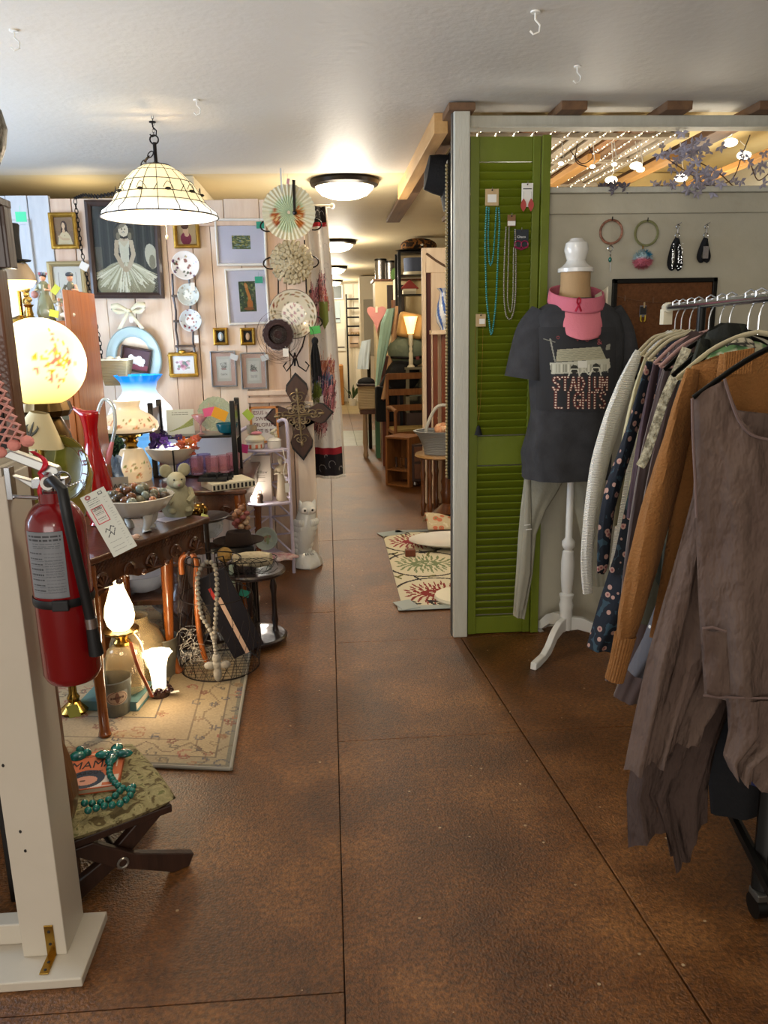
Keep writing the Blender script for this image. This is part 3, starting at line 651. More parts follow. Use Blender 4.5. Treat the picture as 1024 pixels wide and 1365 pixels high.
# brown cross with scroll overlay
cp = at(399, 553, Y=4.30); cr = thing('wooden_cross', 'brown pointed wooden wall cross with pale metal scrollwork', 'cross', cp); cr.rotation_euler = (0, math.radians(-3), 0)
H1, H2, W1 = .20, .225, .16
def petal(L, wd, neck):  # one pointed arm in +z
    return [(-neck, 0), (-neck * .95, L * .18), (-wd, L * .52), (-wd * .9, L * .68), (0, L), (wd * .9, L * .68), (wd, L * .52), (neck * .95, L * .18), (neck, 0)]
def cross(s, d):
    pts = []
    up = petal(H1 * s, .062 * s, .034 * s); ri = petal(W1 * s, .058 * s, .034 * s); dn = petal(H2 * s, .062 * s, .034 * s)
    lens = [(x, z + .03 * s) for x, z in up]; pts += lens
    pts += [(z + .03 * s, -x) for x, z in ri]; pts += [(-x, -z - .03 * s) for x, z in dn]; pts += [(-z - .03 * s, x) for x, z in ri]
    return pts
MB().prism(cross(1.0, 0), .02, c=(0, 0, 0)).build('cross_back', mat('cross_edge', '#120c08', .5), cr, smooth=False, bev=.003)
MB().prism(cross(.93, 0), .006, c=(0, -.006, 0)).build('cross_face', wood('cross_wood', '#4f3222', '#36211a', .5, 6, (4, 4, 1)), cr, smooth=False, bev=.003)
mb = MB(); mb.tube([(0, -.012, .10), (0, -.012, -.115)], .005, 6).tube([(-.095, -.012, .0), (.095, -.012, .0)], .005, 6)
def curl(mb, x, z, s, a0, r=.003):
    mb.tube([(x + s * .03 * (1 - q / 9) * math.cos(a0 + q * .6), -.011, z + abs(s) * .03 * (1 - q / 9) * math.sin(a0 + q * .6)) for q in range(9)], r, 5)
for (x, z) in ((0, .10), (0, -.13), (-.09, 0), (.09, 0), (0, .05), (0, -.06), (-.03, .03), (.03, .03), (-.03, -.03), (.03, -.03)):
    for s_ in (-1, 1): curl(mb, x + s_ * .012, z, s_, .3); curl(mb, x + s_ * .014, z, s_ * .8, 3.4)
for (x, z) in ((0, .13), (0, -.16), (-.12, 0), (.12, 0)): mb.sph((x, -.012, z), (.008 if z else .018, .005, .018 if z else .008), 8, 6)
mb.build('scrollwork', mat('pewter_gilt', '#8c7a5c', .4, .7), cr)
# oval pale mirror frame with ribbon bow
mp = at(179, 478, Y=4.33); mr = thing('oval_frame', 'oval pale blue frame hung from a cream ribbon bow', 'frame', mp)
ow, oh = .145, .168
def oring(mb, k, prof):
    vs = []; n = 48
    for (dr, y) in prof:
        for q in range(n): a = 2 * PI * q / n; vs.append(((ow - dr) * math.cos(a), y, (oh - dr) * math.sin(a)))
    m_ = len(prof); mb.add(vs, [(i * n + q, i * n + (q + 1) % n, (i + 1) % m_ * n + (q + 1) % n, (i + 1) % m_ * n + q) for i in range(m_) for q in range(n)])
mb = MB(); oring(mb, 0, [(0, .01), (0, -.006), (.006, -.012), (.018, -.008), (.042, -.006), (.048, -.010), (.054, -.004), (.054, .01)]); mb.build('frame', mat('pale_blue_enamel', '#a4b4b4', .4, vary=(8, '#8fa2a4', .2)), mr)
MB().lathe([(.001, 0), (.1, 0)], 40, M=Matrix(((ow - .048) / .1 * Matrix.Identity(3)[0], (0, 0, 0), (0, 0, 0))) if False else rot('X', 90) @ Matrix.Diagonal(Vector(((ow - .05) / .1, (oh - .05) / .1, 1))), c=(0, .008, 0)).build('backing', M_PINK, mr)
bz = .245
mb = MB()
rib = lambda pts, w_: mb.grid(lambda u, v: Vector((interp([(k / (len(pts) - 1), p) for k, p in enumerate(pts)], u))) + Vector((0, 0, (v - .5) * w_ * (.55 + .45 * math.sin(PI * min(1, u * 1.0))))), 14, 2)
rib([(0, -.02, bz), (-.05, -.035, bz + .030), (-.088, -.03, bz + .022), (-.06, -.02, bz - .004), (0, -.02, bz)], .03)
rib([(0, -.02, bz), (.05, -.035, bz + .034), (.088, -.03, bz + .028), (.06, -.02, bz - .002), (0, -.02, bz)], .03)
for s_ in (-1, 1): mb.grid(lambda u, v: Vector((s_ * (.06 * u) + (v - .5) * .022, -.02 - .006 * math.sin(5 * u), bz - .09 * u)), 8, 2)
mb.sph((0, -.024, bz), (.012, .01, .012), 8, 6)
mb.build('ribbon_bow', mat('cream_satin', '#cfc7a8', .35, sheen=.4), mr, solid=.0015)
price_tag(175, 426, 4.28, '#d4d2cc', 'small white tag on the ribbon of the oval frame', .03, w_=.6)
def a_cherub(t, w_, h_, y):
    A = Art(w_, h_, '#3a1c22', 70); A.rect(0, 1, 0, .25, '#6a2a34')
    for x, z, rx, rz in ((.3, .55, .1, .16), (.45, .45, .15, .17), (.62, .5, .13, .2), (.78, .45, .08, .14), (.25, .42, .08, .1), (.7, .3, .12, .1)): A.ell(x, z, rx, rz, '#cfc6bd')
    A.line([(.3, .35), (.8, .25)], .05, '#b5aaa0'); A.build('print', t, (0, y, 0))
frame('dark_picture', 'small dark tilted picture of pale cherubs inside the oval frame', 'picture', 160, 463, 203, 495, .012, M_DKWOOD, art=a_cherub, mat_col='#2a1518', y=4.31, tilt=12, glass=False)
# ================================================================ left foreground
base_ = thing('post_base', 'white painted floor board under the white post, with chipped edges', 'base', (-.87, 1.47, 0))
MB().bb(-.45, .325, -.095, .095, 0, .022).build('base_board', M_POSTW, base_, smooth=False, bev=.003)
post = thing('white_post', 'white painted half height wooden post holding the fire extinguisher', 'post', (-.64, 1.50, .022))
MB().bb(-.045, .045, -.058, .058, 0, 1.03).build('shaft', M_POSTW, post, smooth=False, bev=.002)
mb = MB()
for k in range(5): mb.bb(-.045 + k * .018, -.045 + k * .018 + .014, -.058, .058, 1.03, 1.045 + .02 * (k % 2))
mb.build('notched_top', M_POSTW, post, smooth=False)
for z in (.45, .30, .255): MB().sph((.015 - z * .1, -.0585, z), (.003, .001, .004), 6, 4).build('nail_hole', M_INK, post)
br = tag(MB().bb(-.02, -.001, -.0605, -.058, 0, .075).bb(-.02, -.001, -.11, -.058, 0, .003).build('corner_bracket', M_BRASS, None, smooth=False, bev=.001), 'brass corner bracket screwed to the foot of the white post', 'bracket')
br.location = (-.615, 1.5, .0225)
for (y, z, my) in ((-.0605, .06, 1), (-.0605, .03, 1), (-.08, .003, 0), (-.10, .003, 0)): MB().sph((0, 0, 0), (.0035, .0018 if my else .0035, .0035 if my else .0018), 8, 5).build('screw', M_INK, br, loc=(-.0105, y, z))
rail = thing('white_lower_rail', 'white wooden bottom rail running left from the white post', 'rail', (-1.25, 1.5, .0225))
MB().bb(-.45, .56, -.02, .02, 0, .05).build('rail_board', M_POSTW, rail, smooth=False, bev=.003)
# extinguisher
ex = at(86, 800, Y=1.44); EX, EY = ex.x, 1.44
t = thing('fire_extinguisher', 'red fire extinguisher with black hose hung on the white post', 'fire extinguisher', (EX, EY, .655))
R_ = .053
MB().lathe([(.001, .0), (.045, .0), (.049, .006), (R_, .016), (R_, .30), (.050, .318), (.043, .332), (.034, .343), (.024, .348), (.024, .366), (.001, .366)], 40).build('cylinder', mat('red_enamel', '#6f0a0e', .22, coat=.5), t)
MB().lathe([(R_ + .0015, .157), (R_ + .0025, .160), (R_ + .0025, .170), (R_ + .0015, .173)], 40).build('strap', mat('black_rubber', '#0d0d0e', .5), t)
MB().box((.012, -R_ - .004, .165), (.03, .008, .02)).build('strap_buckle', MATS['black_rubber'], t, smooth=False, bev=.002)
lb = Art(.085, .125, '#6f7275', 110); lb.rect(.02, .98, .02, .98, '#77797c')
lb.lines(.08, .95, (.93, .88), .025, '#26262a', .9); lb.lines(.2, .9, (.82, .79, .76), .01, '#333338', .7)
for z in (.68, .60, .52, .44, .36, .28, .20, .12): lb.lines(.06, .45, (z,), .022, '#222226', .85); lb.lines(.5, .95, (z, z - .025, z + .02), .008, '#3c3c42', .6); lb.lines(.06, .9, (z - .035,), .008, '#3c3c42', .5)
lb.build('label', t, fn=lambda u, v: Vector(((R_ + .0008) * math.sin(-.15 + (u - .5) * 1.35), -(R_ + .0008) * math.cos(-.15 + (u - .5) * 1.35), .178 + v * .125)), rough=.35)
MB().lathe([(.017, .366), (.019, .372), (.019, .395), (.012, .405), (.001, .405)], 20).bb(-.03, .03, -.012, .012, .375, .392).build('valve', M_CHROME, t, bev=.001)
MB().prism([(-.075, .435), (-.06, .446), (.018, .412), (.022, .398), (.0, .40)], .022, c=(0, -.011, 0)).prism([(-.065, .400), (-.02, .385), (.015, .380), (.015, .372), (-.03, .374)], .02, c=(0, -.01, 0)).build('handle', mat('satin_steel', '#a9aaa6', .3, .9), t, smooth=False, bev=.002)
MB().ring((.028, -.014, .392), .013, .0016, 16).build('pull_ring', M_CHROME, t)
MB().cyl((.0, -.012, .385), .012, .008, 16, rot('X', 90)).build('gauge', M_WHITE, t)
MB().tube([(0, -.012, .385), (.02, -.045, .395), (.040, -.06, .38), (.044, -.062, .33), (.050, -.055, .25), (.055, -.045, .17), (.058, -.040, .12)], .0095, 12).build('hose', MATS['black_rubber'], t)
MB().tube([(.0575, -.041, .135), (.058, -.040, .115)], .012, 14).build('hose_collar', M_CHROME, t)
MB().tube([(.058, -.040, .115), (.060, -.037, .06)], [.0105, .0135], 14).build('nozzle', MATS['black_rubber'], t)
MB().grid(lambda u, v: Vector((-.01 + .012 * math.sin(4 * v) + (u - .5) * .010, -.018 - .004 * math.sin(7 * v), .405 + (v) * .04)), 2, 8).grid(lambda u, v: Vector((-.012 + (u - .5) * .008 + .004 * math.sin(6 * v), -.016, .405 - v * .045)), 2, 8).build('ribbon', mat('red_ribbon', '#b51227', .4), t, solid=.001)
bk = tag(MB().bb(-.006, .004, -.012, .012, .0, .06).tube([(0, 0, .004), (.05, -.01, .002), (.10, -.01, .002)], (.004), 8).build('wall_bracket', M_CHROME, None, smooth=False, bev=.001), 'steel hanging bracket on the white post behind the extinguisher neck', 'bracket')
bk.location = (-.588, 1.452, 1.008)
# inspection tag
a = at(117, 664, Y=1.36); tg = thing('inspection_tag', 'white paper inspection tag with a red outlined box hanging from the extinguisher', 'tag', a); tg.rotation_euler = (math.radians(-4), math.radians(-25), 0)
tw, th_ = .046, .118
A = Art(tw, th_, '#cfd0c4', 150)
A.rect(.12, .62, .52, .78, '#c23a44'); A.rect(.16, .58, .535, .765, '#d3cfc4'); A.lines(.14, .6, (.90, .87, .84, .81), .007, '#55565a', .7)
A.lines(.2, .56, (.705, .68, .655, .60, .57), .008, '#3a3b40', .7); A.lines(.12, .65, (.48, .46), .006, '#77787a', .6)
A.line([(.2, .38), (.3, .43), (.38, .38), (.5, .44), (.6, .41)], .006, '#33343a'); A.line([(.22, .30), (.4, .36), (.45, .30), (.6, .38)], .006, '#33343a')
A.lines(.15, .65, (.24, .21, .16, .13, .10, .07), .006, '#55565a', .7)
for k in range(22): A.rect(.78, .80 + RND.random() * .14, .06 + k * .038, .066 + k * .038, '#66686a', .6)
A.ell(.25, .95, .12, .035, '#9a5a5a'); A.ell(.25, .95, .04, .012, '#d8d8d8'); A.rect(.68, .84, .92, .97, '#55565a'); A.rect(.71, .81, .93, .96, '#cfd0c4')
A.build('tag_print', tg, (tw * .25, -.0012, -th_ / 2 + .006)); MB().box((tw * .25, 0, -th_ / 2 + .006), (tw, .0008, th_)).build('tag_card', M_PAPER, tg, smooth=False)
text('CERTIFIED', .0085, M_INK, tg, (tw * .12, -.002, -th_ + .094), ext=.0001, width=.017)
chain([at(112, 652, Y=1.36), at(110, 640, Y=1.37), (EX + .028, EY - .015, 1.03)], 'tag_wire', 'thin wire tying the inspection tag to the extinguisher', 'wire', .006, .0006, M_CHROME)
# tall dark mirror stand behind the post
cb = thing('dark_mirror_stand', 'tall dark wooden stand with a brown side edge behind the white post', 'stand', (-.69, 1.66, 0))
MB().bb(-.10, .028, -.02, .02, 0, 1.47).build('upright', mat('ebony_paint', '#120d0a', .5), cb, smooth=False, bev=.003)
MB().bb(.029, .052, -.022, .03, .0, 1.43).build('side_edge', M_MIDW, cb, smooth=False, bev=.004)
MB().bb(-.10, .070, -.018, .018, 1.43, 1.545).bb(.070, .078, -.02, .018, 1.43, 1.545).bb(-.12, .075, -.03, .03, 1.545, 1.56).build('top_rail', M_DKWOOD, cb, smooth=False, bev=.002)
MB().prism([(.02, .52), (.045, .50), (.062, .44), (.078, .38), (.088, .33), (.09, .29), (.082, .25), (.072, .222), (.04, .222), (.04, .2), (.02, .2)], .05, c=(0, -.07, 0)).build('scroll_foot', wood('honey_wood', '#7d5330', '#5b3a1e', .4, 5, (8, 8, .8), coat=.3), cb, smooth=False, bev=.006)
ur = thing('bronze_urn', 'dark bronze embossed urn standing high at the left edge', 'urn', (-.685, 1.68, 1.561))
MB().lathe([(.03, 0), (.04, .004), (.028, .02), (.03, .03), (.055, .06), (.072, .10), (.078, .135), (.072, .165), (.05, .185), (.034, .195), (.03, .205), (.036, .215), (.001, .215)], 28, mod=lambda a, f: 1 + .02 * math.sin(a * 7 + f * 9)).build('body', mat('old_bronze', '#2f2a20', .45, .7, bump=(40, .8), vary=(18, '#5a5240', .2)), ur)
MB().lathe([(.036, .215), (.04, .22), (.022, .24), (.008, .25), (.014, .262), (.012, .275), (.001, .282)], 18).build('lid', MATS['old_bronze'], ur)
# pink crochet shawl over the top of the post / left edge
sh = thing('crochet_shawl', 'pink open crochet shawl draped over the white post top', 'shawl', (-.65, 1.33, 1.135))
mb = MB(); 
def sw(u, v): return Vector((-.16 + u * (.10 + .125 * (1 - v)), -.015 * math.sin(u * 6 + v * 2) + .02 * v, .17 * v + .02 * (1 - u) - .005))
sw2 = lambda u, v: Vector((lerp(-.20, lerp(.145, .10, v ** .8), u), .012 * math.sin(u * 9), lerp(-.012, .165, v) + .012 * math.sin(u * 14) * (1 - v)))
NU, NV = 16, 12
for i in range(NU):
    for j in range(NV):
        p = [sw2((i + a) / NU, (j + b) / NV) for a, b in ((.5, .04), (.96, .5), (.5, .96), (.04, .5))]
        mb.tube(p, .0032, 5, True)
mb.build('mesh_lace', mat('pink_wool', '#c98f84', .9, bump=(120, .4)), sh)
mb = MB()
for k in range(15):
    p = sw2(k / 14, 0); mb.sph(p + Vector((0, -.002, -.006)), (.012, .008, .010), 8, 5)
mb.build('scallop_edge', mat('coral_wool', '#d58a7e', .9, bump=(90, .5)), sh)
# armchair corner at the lower left
ac = thing('dark_armchair', 'dark brown tweed armchair seen at the lower left behind the white rail', 'armchair', (-1.2, 2.0, 0))
TW = mat('brown_tweed', '#2d241f', .95, bump=(140, .7), vary=(60, '#4a3d34', .2)); 
MB().bb(.19, .29, -.36, .3, .08, .56).build('arm', TW, ac, bev=.03); MB().bb(-.3, .22, -.34, .3, .08, .38).build('seat', TW, ac, bev=.03); MB().bb(-.3, .29, .26, .38, .1, .95).build('backrest', TW, ac, bev=.03)
for x, y in ((-.25, -.3), (.24, -.3), (-.25, .3), (.24, .3)): MB().cyl((x, y, 0), .02, .09, 10, r2=.028).build('leg', M_DKWOOD, ac)
# ---------------------------------------------------------------- footstool
c = (at(110, 1110, Y=1.58) + at(218, 1075, Y=1.72)) / 2
st = thing('footstool', 'low folding footstool with a floral tapestry cushion and crossed wooden legs', 'footstool', (-.605, 1.775, 0), math.radians(32))
cu = MB(); n = 26
def cush(u, v):
    x, y = (u - .5) * 2, (v - .5) * 2
    rx = x * math.sqrt(1 - y * y * .10); ry = y * math.sqrt(1 - x * x * .10); e = (1 - abs(x) ** 5) * (1 - abs(y) ** 5)
    return Vector((rx * .145, ry * .17, .205 + .022 * e ** .5))
def cush2(u, v):
    p = cush(u, v); p.z = .205 - .028 * min(1, (p.z - .205) / .022); return p
cu.grid(cush, n, n); cu.grid(cush2, n, n)
TAP = mat('tapestry', '#8d8159', .9, bump=(160, .35))
nt = TAP.node_tree; b = nt.nodes['Principled BSDF']; tcn = nt.nodes['Texture Coordinate']
no = nt.nodes.new('ShaderNodeTexNoise'); no.inputs['Scale'].default_value = 34; no.inputs['Detail'].default_value = 3; no.inputs['Distortion'].default_value = 1.5
nt.links.new(tcn.outputs['Object'], no.inputs['Vector']); rp = nt.nodes.new('ShaderNodeValToRGB')
for e, (p, c_) in zip(rp.color_ramp.elements, ((.0, '#5b4c2b'), (.56, '#93875d'))): e.position = p; e.color = (*lin(c_), 1)
e = rp.color_ramp.elements.new(.42); e.color = (*lin('#5b4c2b'), 1); e = rp.color_ramp.elements.new(.455); e.color = (*lin('#8b8057'), 1); e = rp.color_ramp.elements.new(.63); e.color = (*lin('#a3966a'), 1); e = rp.color_ramp.elements.new(.66); e.color = (*lin('#6e6a3e'), 1)
nt.links.new(no.outputs['Fac'], rp.inputs['Fac']); nt.links.new(rp.outputs[0], b.inputs['Base Color'])
cu.build('cushion', TAP, st)
MB().bb(-.13, .13, -.15, .15, .165, .185).build('seat_board', M_DKWOOD, st, smooth=False, bev=.003)
for yy in (-.14, .11):
    for s_ in (-1, 1):
        MB().prism([(-.16 * s_, 0), (-.12 * s_, 0), (.02 * s_, .080), (.125 * s_, .165), (.06 * s_, .165), (-.03 * s_, .095), (-.175 * s_, .03)], .022, c=(0, yy + (.012 if s_ > 0 else -.012), 0)).build('leg', M_DKWOOD, st, smooth=False, bev=.003)
    MB().ring((.0, yy - .015, .085), .012, .003, 14).build('pivot_ring', mat('pewter', '#9a948a', .3, .8), st)
MB().cyl((0, -.14, .085), .008, .26, 10, rot('X', -90)).build('stretcher', M_DKWOOD, st)
bk = thing('paperback_book', 'orange covered book lying on the footstool cushion', 'book', (-.625, 1.80, .2285), math.radians(8))
MB().box((0, 0, .006), (.14, .17, .012)).build('pages', mat('page_cream', '#cfc6ae', .9), bk, smooth=False, bev=.001)
mb = MB().box((0, 0, .0130), (.146, .176, .002)).box((0, 0, -.0002 + .0008), (.146, .176, .0016)).box((.0725, 0, .007), (.002, .176, .012)); mb.build('cover', mat('orange_card', '#c25f34', .5), bk, smooth=False)
A = Art(.14, .17, '#c8683c', 100); A.rect(0, 1, .0, .28, '#d7c6b4'); A.ell(.45, .24, .32, .24, '#2b3340'); A.ell(.45, .2, .2, .12, '#c98a70'); A.ell(.40, .2, .05, .02, '#5a3426'); A.rect(.75, 1, .02, .1, '#c8683c'); A.rect(.05, .95, .93, .95, '#e2cbb0'); A.rect(.92, .94, .5, .95, '#e2cbb0'); A.lines(.15, .8, (.86,), .02, '#3a241c', .9)
A.build('cover_print', bk, (0, 0, .0144), fn=None, M=rot('X', -90))
text('MAMA', .05, M_INK, bk, (0, .02, .0150), M=rot('X', -90), ext=.0002, width=.10); text('ABOUT', .018, M_INK, bk, (0, -.018, .0150), M=rot('X', -90), ext=.0002)
# turquoise rosary
TQ = mat('turquoise_glaze', '#1d7d6c', .25, vary=(30, '#0d4a44', .15), coat=.4)
ro = thing('turquoise_rosary', 'turquoise bead rosary with a glazed cross lying over the orange book', 'rosary', (-.60, 1.86, .245))
def bead_string(parent, pts, r, m, n, name='bead', closed=False):
    P_ = [Vector(p) for p in pts]; L = [0]
    for a, b in zip(P_, P_[1:]): L.append(L[-1] + (b - a).length)
    if n is None: n = int(L[-1] / (2 * r * .98))
    me = None
    for k in range(n):
        d = L[-1] * (k + .5) / n; i = max(j for j in range(len(L) - 1) if L[j] <= d); q = P_[i].lerp(P_[i + 1], (d - L[i]) / max(1e-6, L[i + 1] - L[i]))
        if me is None: o = MB().sph((0, 0, 0), r, 10, 6).build(name, m, parent); me = o
        else: o = me.copy(); COL.objects.link(o)
        o.location = q
def smooth_path(pts, n=8, closed=False):
    P_ = [Vector(p) for p in pts]; out = []; N = len(P_)
    for i in range(N if closed else N - 1):
        p0, p1, p2, p3 = (P_[(i - 1) % N] if closed or i else P_[0]), P_[i], P_[(i + 1) % N], (P_[(i + 2) % N] if closed or i < N - 2 else P_[-1])
        for k in range(n):
            t_ = k / n; out.append(.5 * ((2 * p1) + (p2 - p0) * t_ + (2 * p0 - 5 * p1 + 4 * p2 - p3) * t_ ** 2 + (3 * p1 - p0 - 3 * p2 + p3) * t_ ** 3))
    if not closed: out.append(P_[-1])
    return out
def rl(px, py, z=.25): p = at(px, py, Z=z); return Vector((p.x + .60, p.y - 1.86, p.z - .245))
bead_string(ro, smooth_path([rl(147, 1018), rl(146, 1030), rl(152, 1042), rl(162, 1050), rl(172, 1052), rl(177, 1048), rl(175, 1058), rl(168, 1066), rl(158, 1072), rl(140, 1074), rl(125, 1078), rl(112, 1082)]), .0088, TQ, None)
bead_string(ro, smooth_path([rl(162, 1052), rl(155, 1060), rl(145, 1066), rl(132, 1070), rl(118, 1071), rl(108, 1070)]), .0088, TQ, None)
cx = rl(152, 1005, .252)
mb = MB()
for dx, dy, rx, ry in ((0, .028, .016, .022), (0, -.026, .015, .024), (-.026, 0, .022, .015), (.026, 0, .022, .015), (0, 0, .02, .02)): mb.sph((cx.x + dx, cx.y + dy, cx.z), (rx, ry, .010), 12, 6)
mb.build('cross', TQ, ro)
price_tag(159, 1018, 1.93, '#c9c5bb', 'small white tag tucked under the turquoise cross', .02).rotation_euler = (1.3, 0, .3)
MB().sph((0, 0, 0), (.022, .022, .012), 12, 6).sph((.02, .01, .002), .012, 10, 6).sph((.0, .02, .006), .011, 10, 6).build('bead_cluster', TQ, ro, loc=at(104, 1008, Z=.245) - Vector((-.60, 1.86, .245)))
# ---------------------------------------------------------------- persian rug
rug = thing('persian_rug', 'worn beige oriental rug with faint red and blue floral bands under the table', 'rug', (0, 0, .001))
RC = [(-.337, 2.159), (-.385, 3.75), (-1.55, 3.80), (-1.50, 2.36)]   # FR, BR, BL, FL
def rugp(u, v, z=.008):  # u 0..1 left->right, v 0..1 front->back
    a = Vector(RC[3]).lerp(Vector(RC[0]), u); b = Vector(RC[2]).lerp(Vector(RC[1]), u); p = a.lerp(b, v); return Vector((p.x, p.y, z))
A = Art(1.17, 1.6, '#a08a68', 250); rr = random.Random(5)
for ins, c_ in ((.0, '#7d7666'), (.012, '#a39274'), (.035, '#7f6f5a'), (.04, '#b29c78'), (.10, '#8a765c'), (.105, '#ae9775'), (.19, '#6f6458'), (.195, '#b5a07c')): A.rect(ins * 1.3, 1 - ins * 1.3, ins, 1 - ins, c_)
for k in range(420):
    x, y = rr.random(), rr.random(); s_ = rr.uniform(.008, .02); c_ = rr.choice(['#8a5040', '#5c5a60', '#99694c', '#6d6152', '#8f7a5c', '#4e4a4c', '#a0584a'])
    a0 = rr.uniform(0, 6.3); pts = [(x + s_ * 1.4 * (1 - q / 8) * math.cos(a0 + q * .8), y + s_ * (1 - q / 8) * math.sin(a0 + q * .8)) for q in range(8)]
    A.line(pts, .0022, c_, .6)
for k in range(60):
    x, y = rr.random(), rr.random(); c_ = rr.choice(['#7d4a3c', '#54525c', '#8a6a4c'])
    for q in range(5): A.ell(x + .010 * math.cos(q * 1.25), y + .007 * math.sin(q * 1.25), .006, .0045, c_, q, .7)
for k in range(40): A.line([(k / 40, .07 + .02 * math.sin(k * 1.3)), ((k + 1) / 40, .07 + .02 * math.sin((k + 1) * 1.3))], .002, '#77604a', .7); A.line([(.07 * 1.3 - .0 + .015 * math.sin(k * 1.3) + .0, k / 40), (.09 + .015 * math.sin((k + 1) * 1.3), (k + 1) / 40)], .002, '#77604a', .6); A.line([(.91 + .02 * math.sin(k * 1.3), k / 40), (.91 + .02 * math.sin((k + 1) * 1.3), (k + 1) / 40)], .002, '#77604a', .6)
A.a *= .72; A.noise(.08, 4).build('pile', rug, fn=lambda u, v: rugp(u, v), rough=.95)
sk = MB(); P4 = [rugp(0, 0), rugp(1, 0), rugp(1, 1), rugp(0, 1)]
for a, b in zip(P4, P4[1:] + P4[:1]): sk.tube([a.lerp(b, k / 20) + Vector((0, 0, -.002)) for k in range(21)], .006, 6)
sk.build('bound_edge', mat('rug_edge', '#8f887a', .9), rug)
# ================================================================ carved side table
E1 = Vector((.482, .876, 0)); N1 = Vector((-.876, .482, 0)); TA = Vector((-.775, 2.395, 0))
CARV = wood('carved_walnut', '#5c331a', '#3a1d0e', .38, 7, (5, 5, 2), coat=.5)
def carved_table(name, label, A_, ang, L, D, top, legs=True, ap=.10):
    """local x runs along the shown apron, local y goes back; origin at the front left foot"""
    t = thing(name, label, 'table', A_, ang)
    MB().bb(-.02, L + .02, -.02, D + .02, top - .022, top).build('tabletop', CARV, t, smooth=False, bev=.006)
    def apron(Lx, M_):
        mb = MB(); n = 24
        low = [(Lx * k / n, top - .022 - ap - .022 * math.cos(4 * PI * k / n) * (1 if abs(k - n / 2) > 2 else .2)) for k in range(n + 1)]
        mb.prism([(0, top - .022), (Lx, top - .022)] + low[::-1], .018, M=M_); o = mb.build('apron', CARV, t, smooth=False)
        # carved leaves and shell, raised
        cv = MB()
        for c in range(5):
            x0 = Lx * (c + .5) / 5; s_ = 1 if c % 2 else -1
            for q in range(3):
                r0 = .032 - q * .008
                pts = [(x0 + s_ * r0 * math.cos(a) * (1 - a / 9), -.004, top - .022 - ap * .68 + r0 * math.sin(a) * (1 - a / 9)) for a in [k * .5 + q for k in range(10)]]
                cv.tube([M_ @ Vector(p) for p in pts], [.006 * (1 - k / 12) for k in range(10)], 5)
            if c % 2 == 0:
                for a in range(7):
                    th = PI * a / 6; cv.tube([M_ @ Vector((x0, -.004, top - .022 - ap * .9)), M_ @ Vector((x0 + .036 * math.cos(th), -.006, top - .022 - ap * .9 + .04 * math.sin(th)))], [.003, .0065], 5)
            cv.sph(M_ @ Vector((Lx * c / 5 + .01, -.004, top - .022 - ap * .9)), (.012, .012, .012), 8, 5)
        for k in range(int(Lx / .018)):
            for j in range(2):
                x = k * .018 + .01; z = top - .035 - j * .014; cv.tube([M_ @ Vector((x - .007, -.001, z - .007)), M_ @ Vector((x + .007, -.001, z + .007))], .0014, 4); cv.tube([M_ @ Vector((x - .007, -.001, z + .007)), M_ @ Vector((x + .007, -.001, z - .007))], .0014, 4)
        c_ = cv.build('carving', CARV, o)
    apron(L, Matrix.Identity(3)); 
    Rl = Matrix(((0, 1, 0), (1, 0, 0), (0, 0, 1)))
    mb = MB().bb(0, .018, 0, D, top - .022 - ap * .8, top - .022).bb(L - .018, L, 0, D, top - .022 - ap * .8, top - .022).bb(0, L, D - .018, D, top - .022 - ap * .8, top - .022); mb.build('side_apron', CARV, t, smooth=False)
    if legs:
        for x, y in ((.02, .02), (L - (.02 if ang == 0 else .10), .02 if ang == 0 else .12), (.02, D - .02), (L - .02, D - .02)):
            sx = -1 if x < L / 2 else 1; sy = -1 if y < D / 2 else 1; H = top - .03
            mb = MB(); mb.tube([(x, y, H), (x + .010 * sx, y + .010 * sy, H - .10), (x + .004 * sx, y + .004 * sy, H * .55), (x - .002 * sx, y - .002 * sy, H * .2), (x + .008 * sx, y + .008 * sy, .03), (x + .016 * sx, y + .016 * sy, .012), (x + .016 * sx, y + .016 * sy, 0)], [.028, .026, .021, .016, .017, .022, .014], 14)
            mb.build('leg', mat('honey_leg', '#8a4a1a', .25, coat=.6, vary=(12, '#6b3410', .2), stretch=(6, 6, .5)), t)
    return t
ang1 = math.atan2(E1.y, E1.x)
carved_table('carved_side_table', 'carved walnut side table with honey coloured legs holding the shade lamp and stone bowl', TA, ang1, .585, .42, .62)
carved_table('carved_side_table', 'second carved walnut table behind, under the pink tumblers and dark shelf', (-1.15, 3.44, 0), 0, .75, .80, .62, ap=.11)
TOP = .62
def lathe_thing(name, label, cat, loc, parts, group=None, rz=0, n=28):
    t = thing(name, label, cat, loc, rz, group)
    for nm, prof, m, *rest in parts: MB().lathe(prof, n, mod=rest[0] if rest else None).build(nm, m, t, colfn=rest[1] if len(rest) > 1 else None, smooth='all' if len(rest) > 1 else True)
    return t
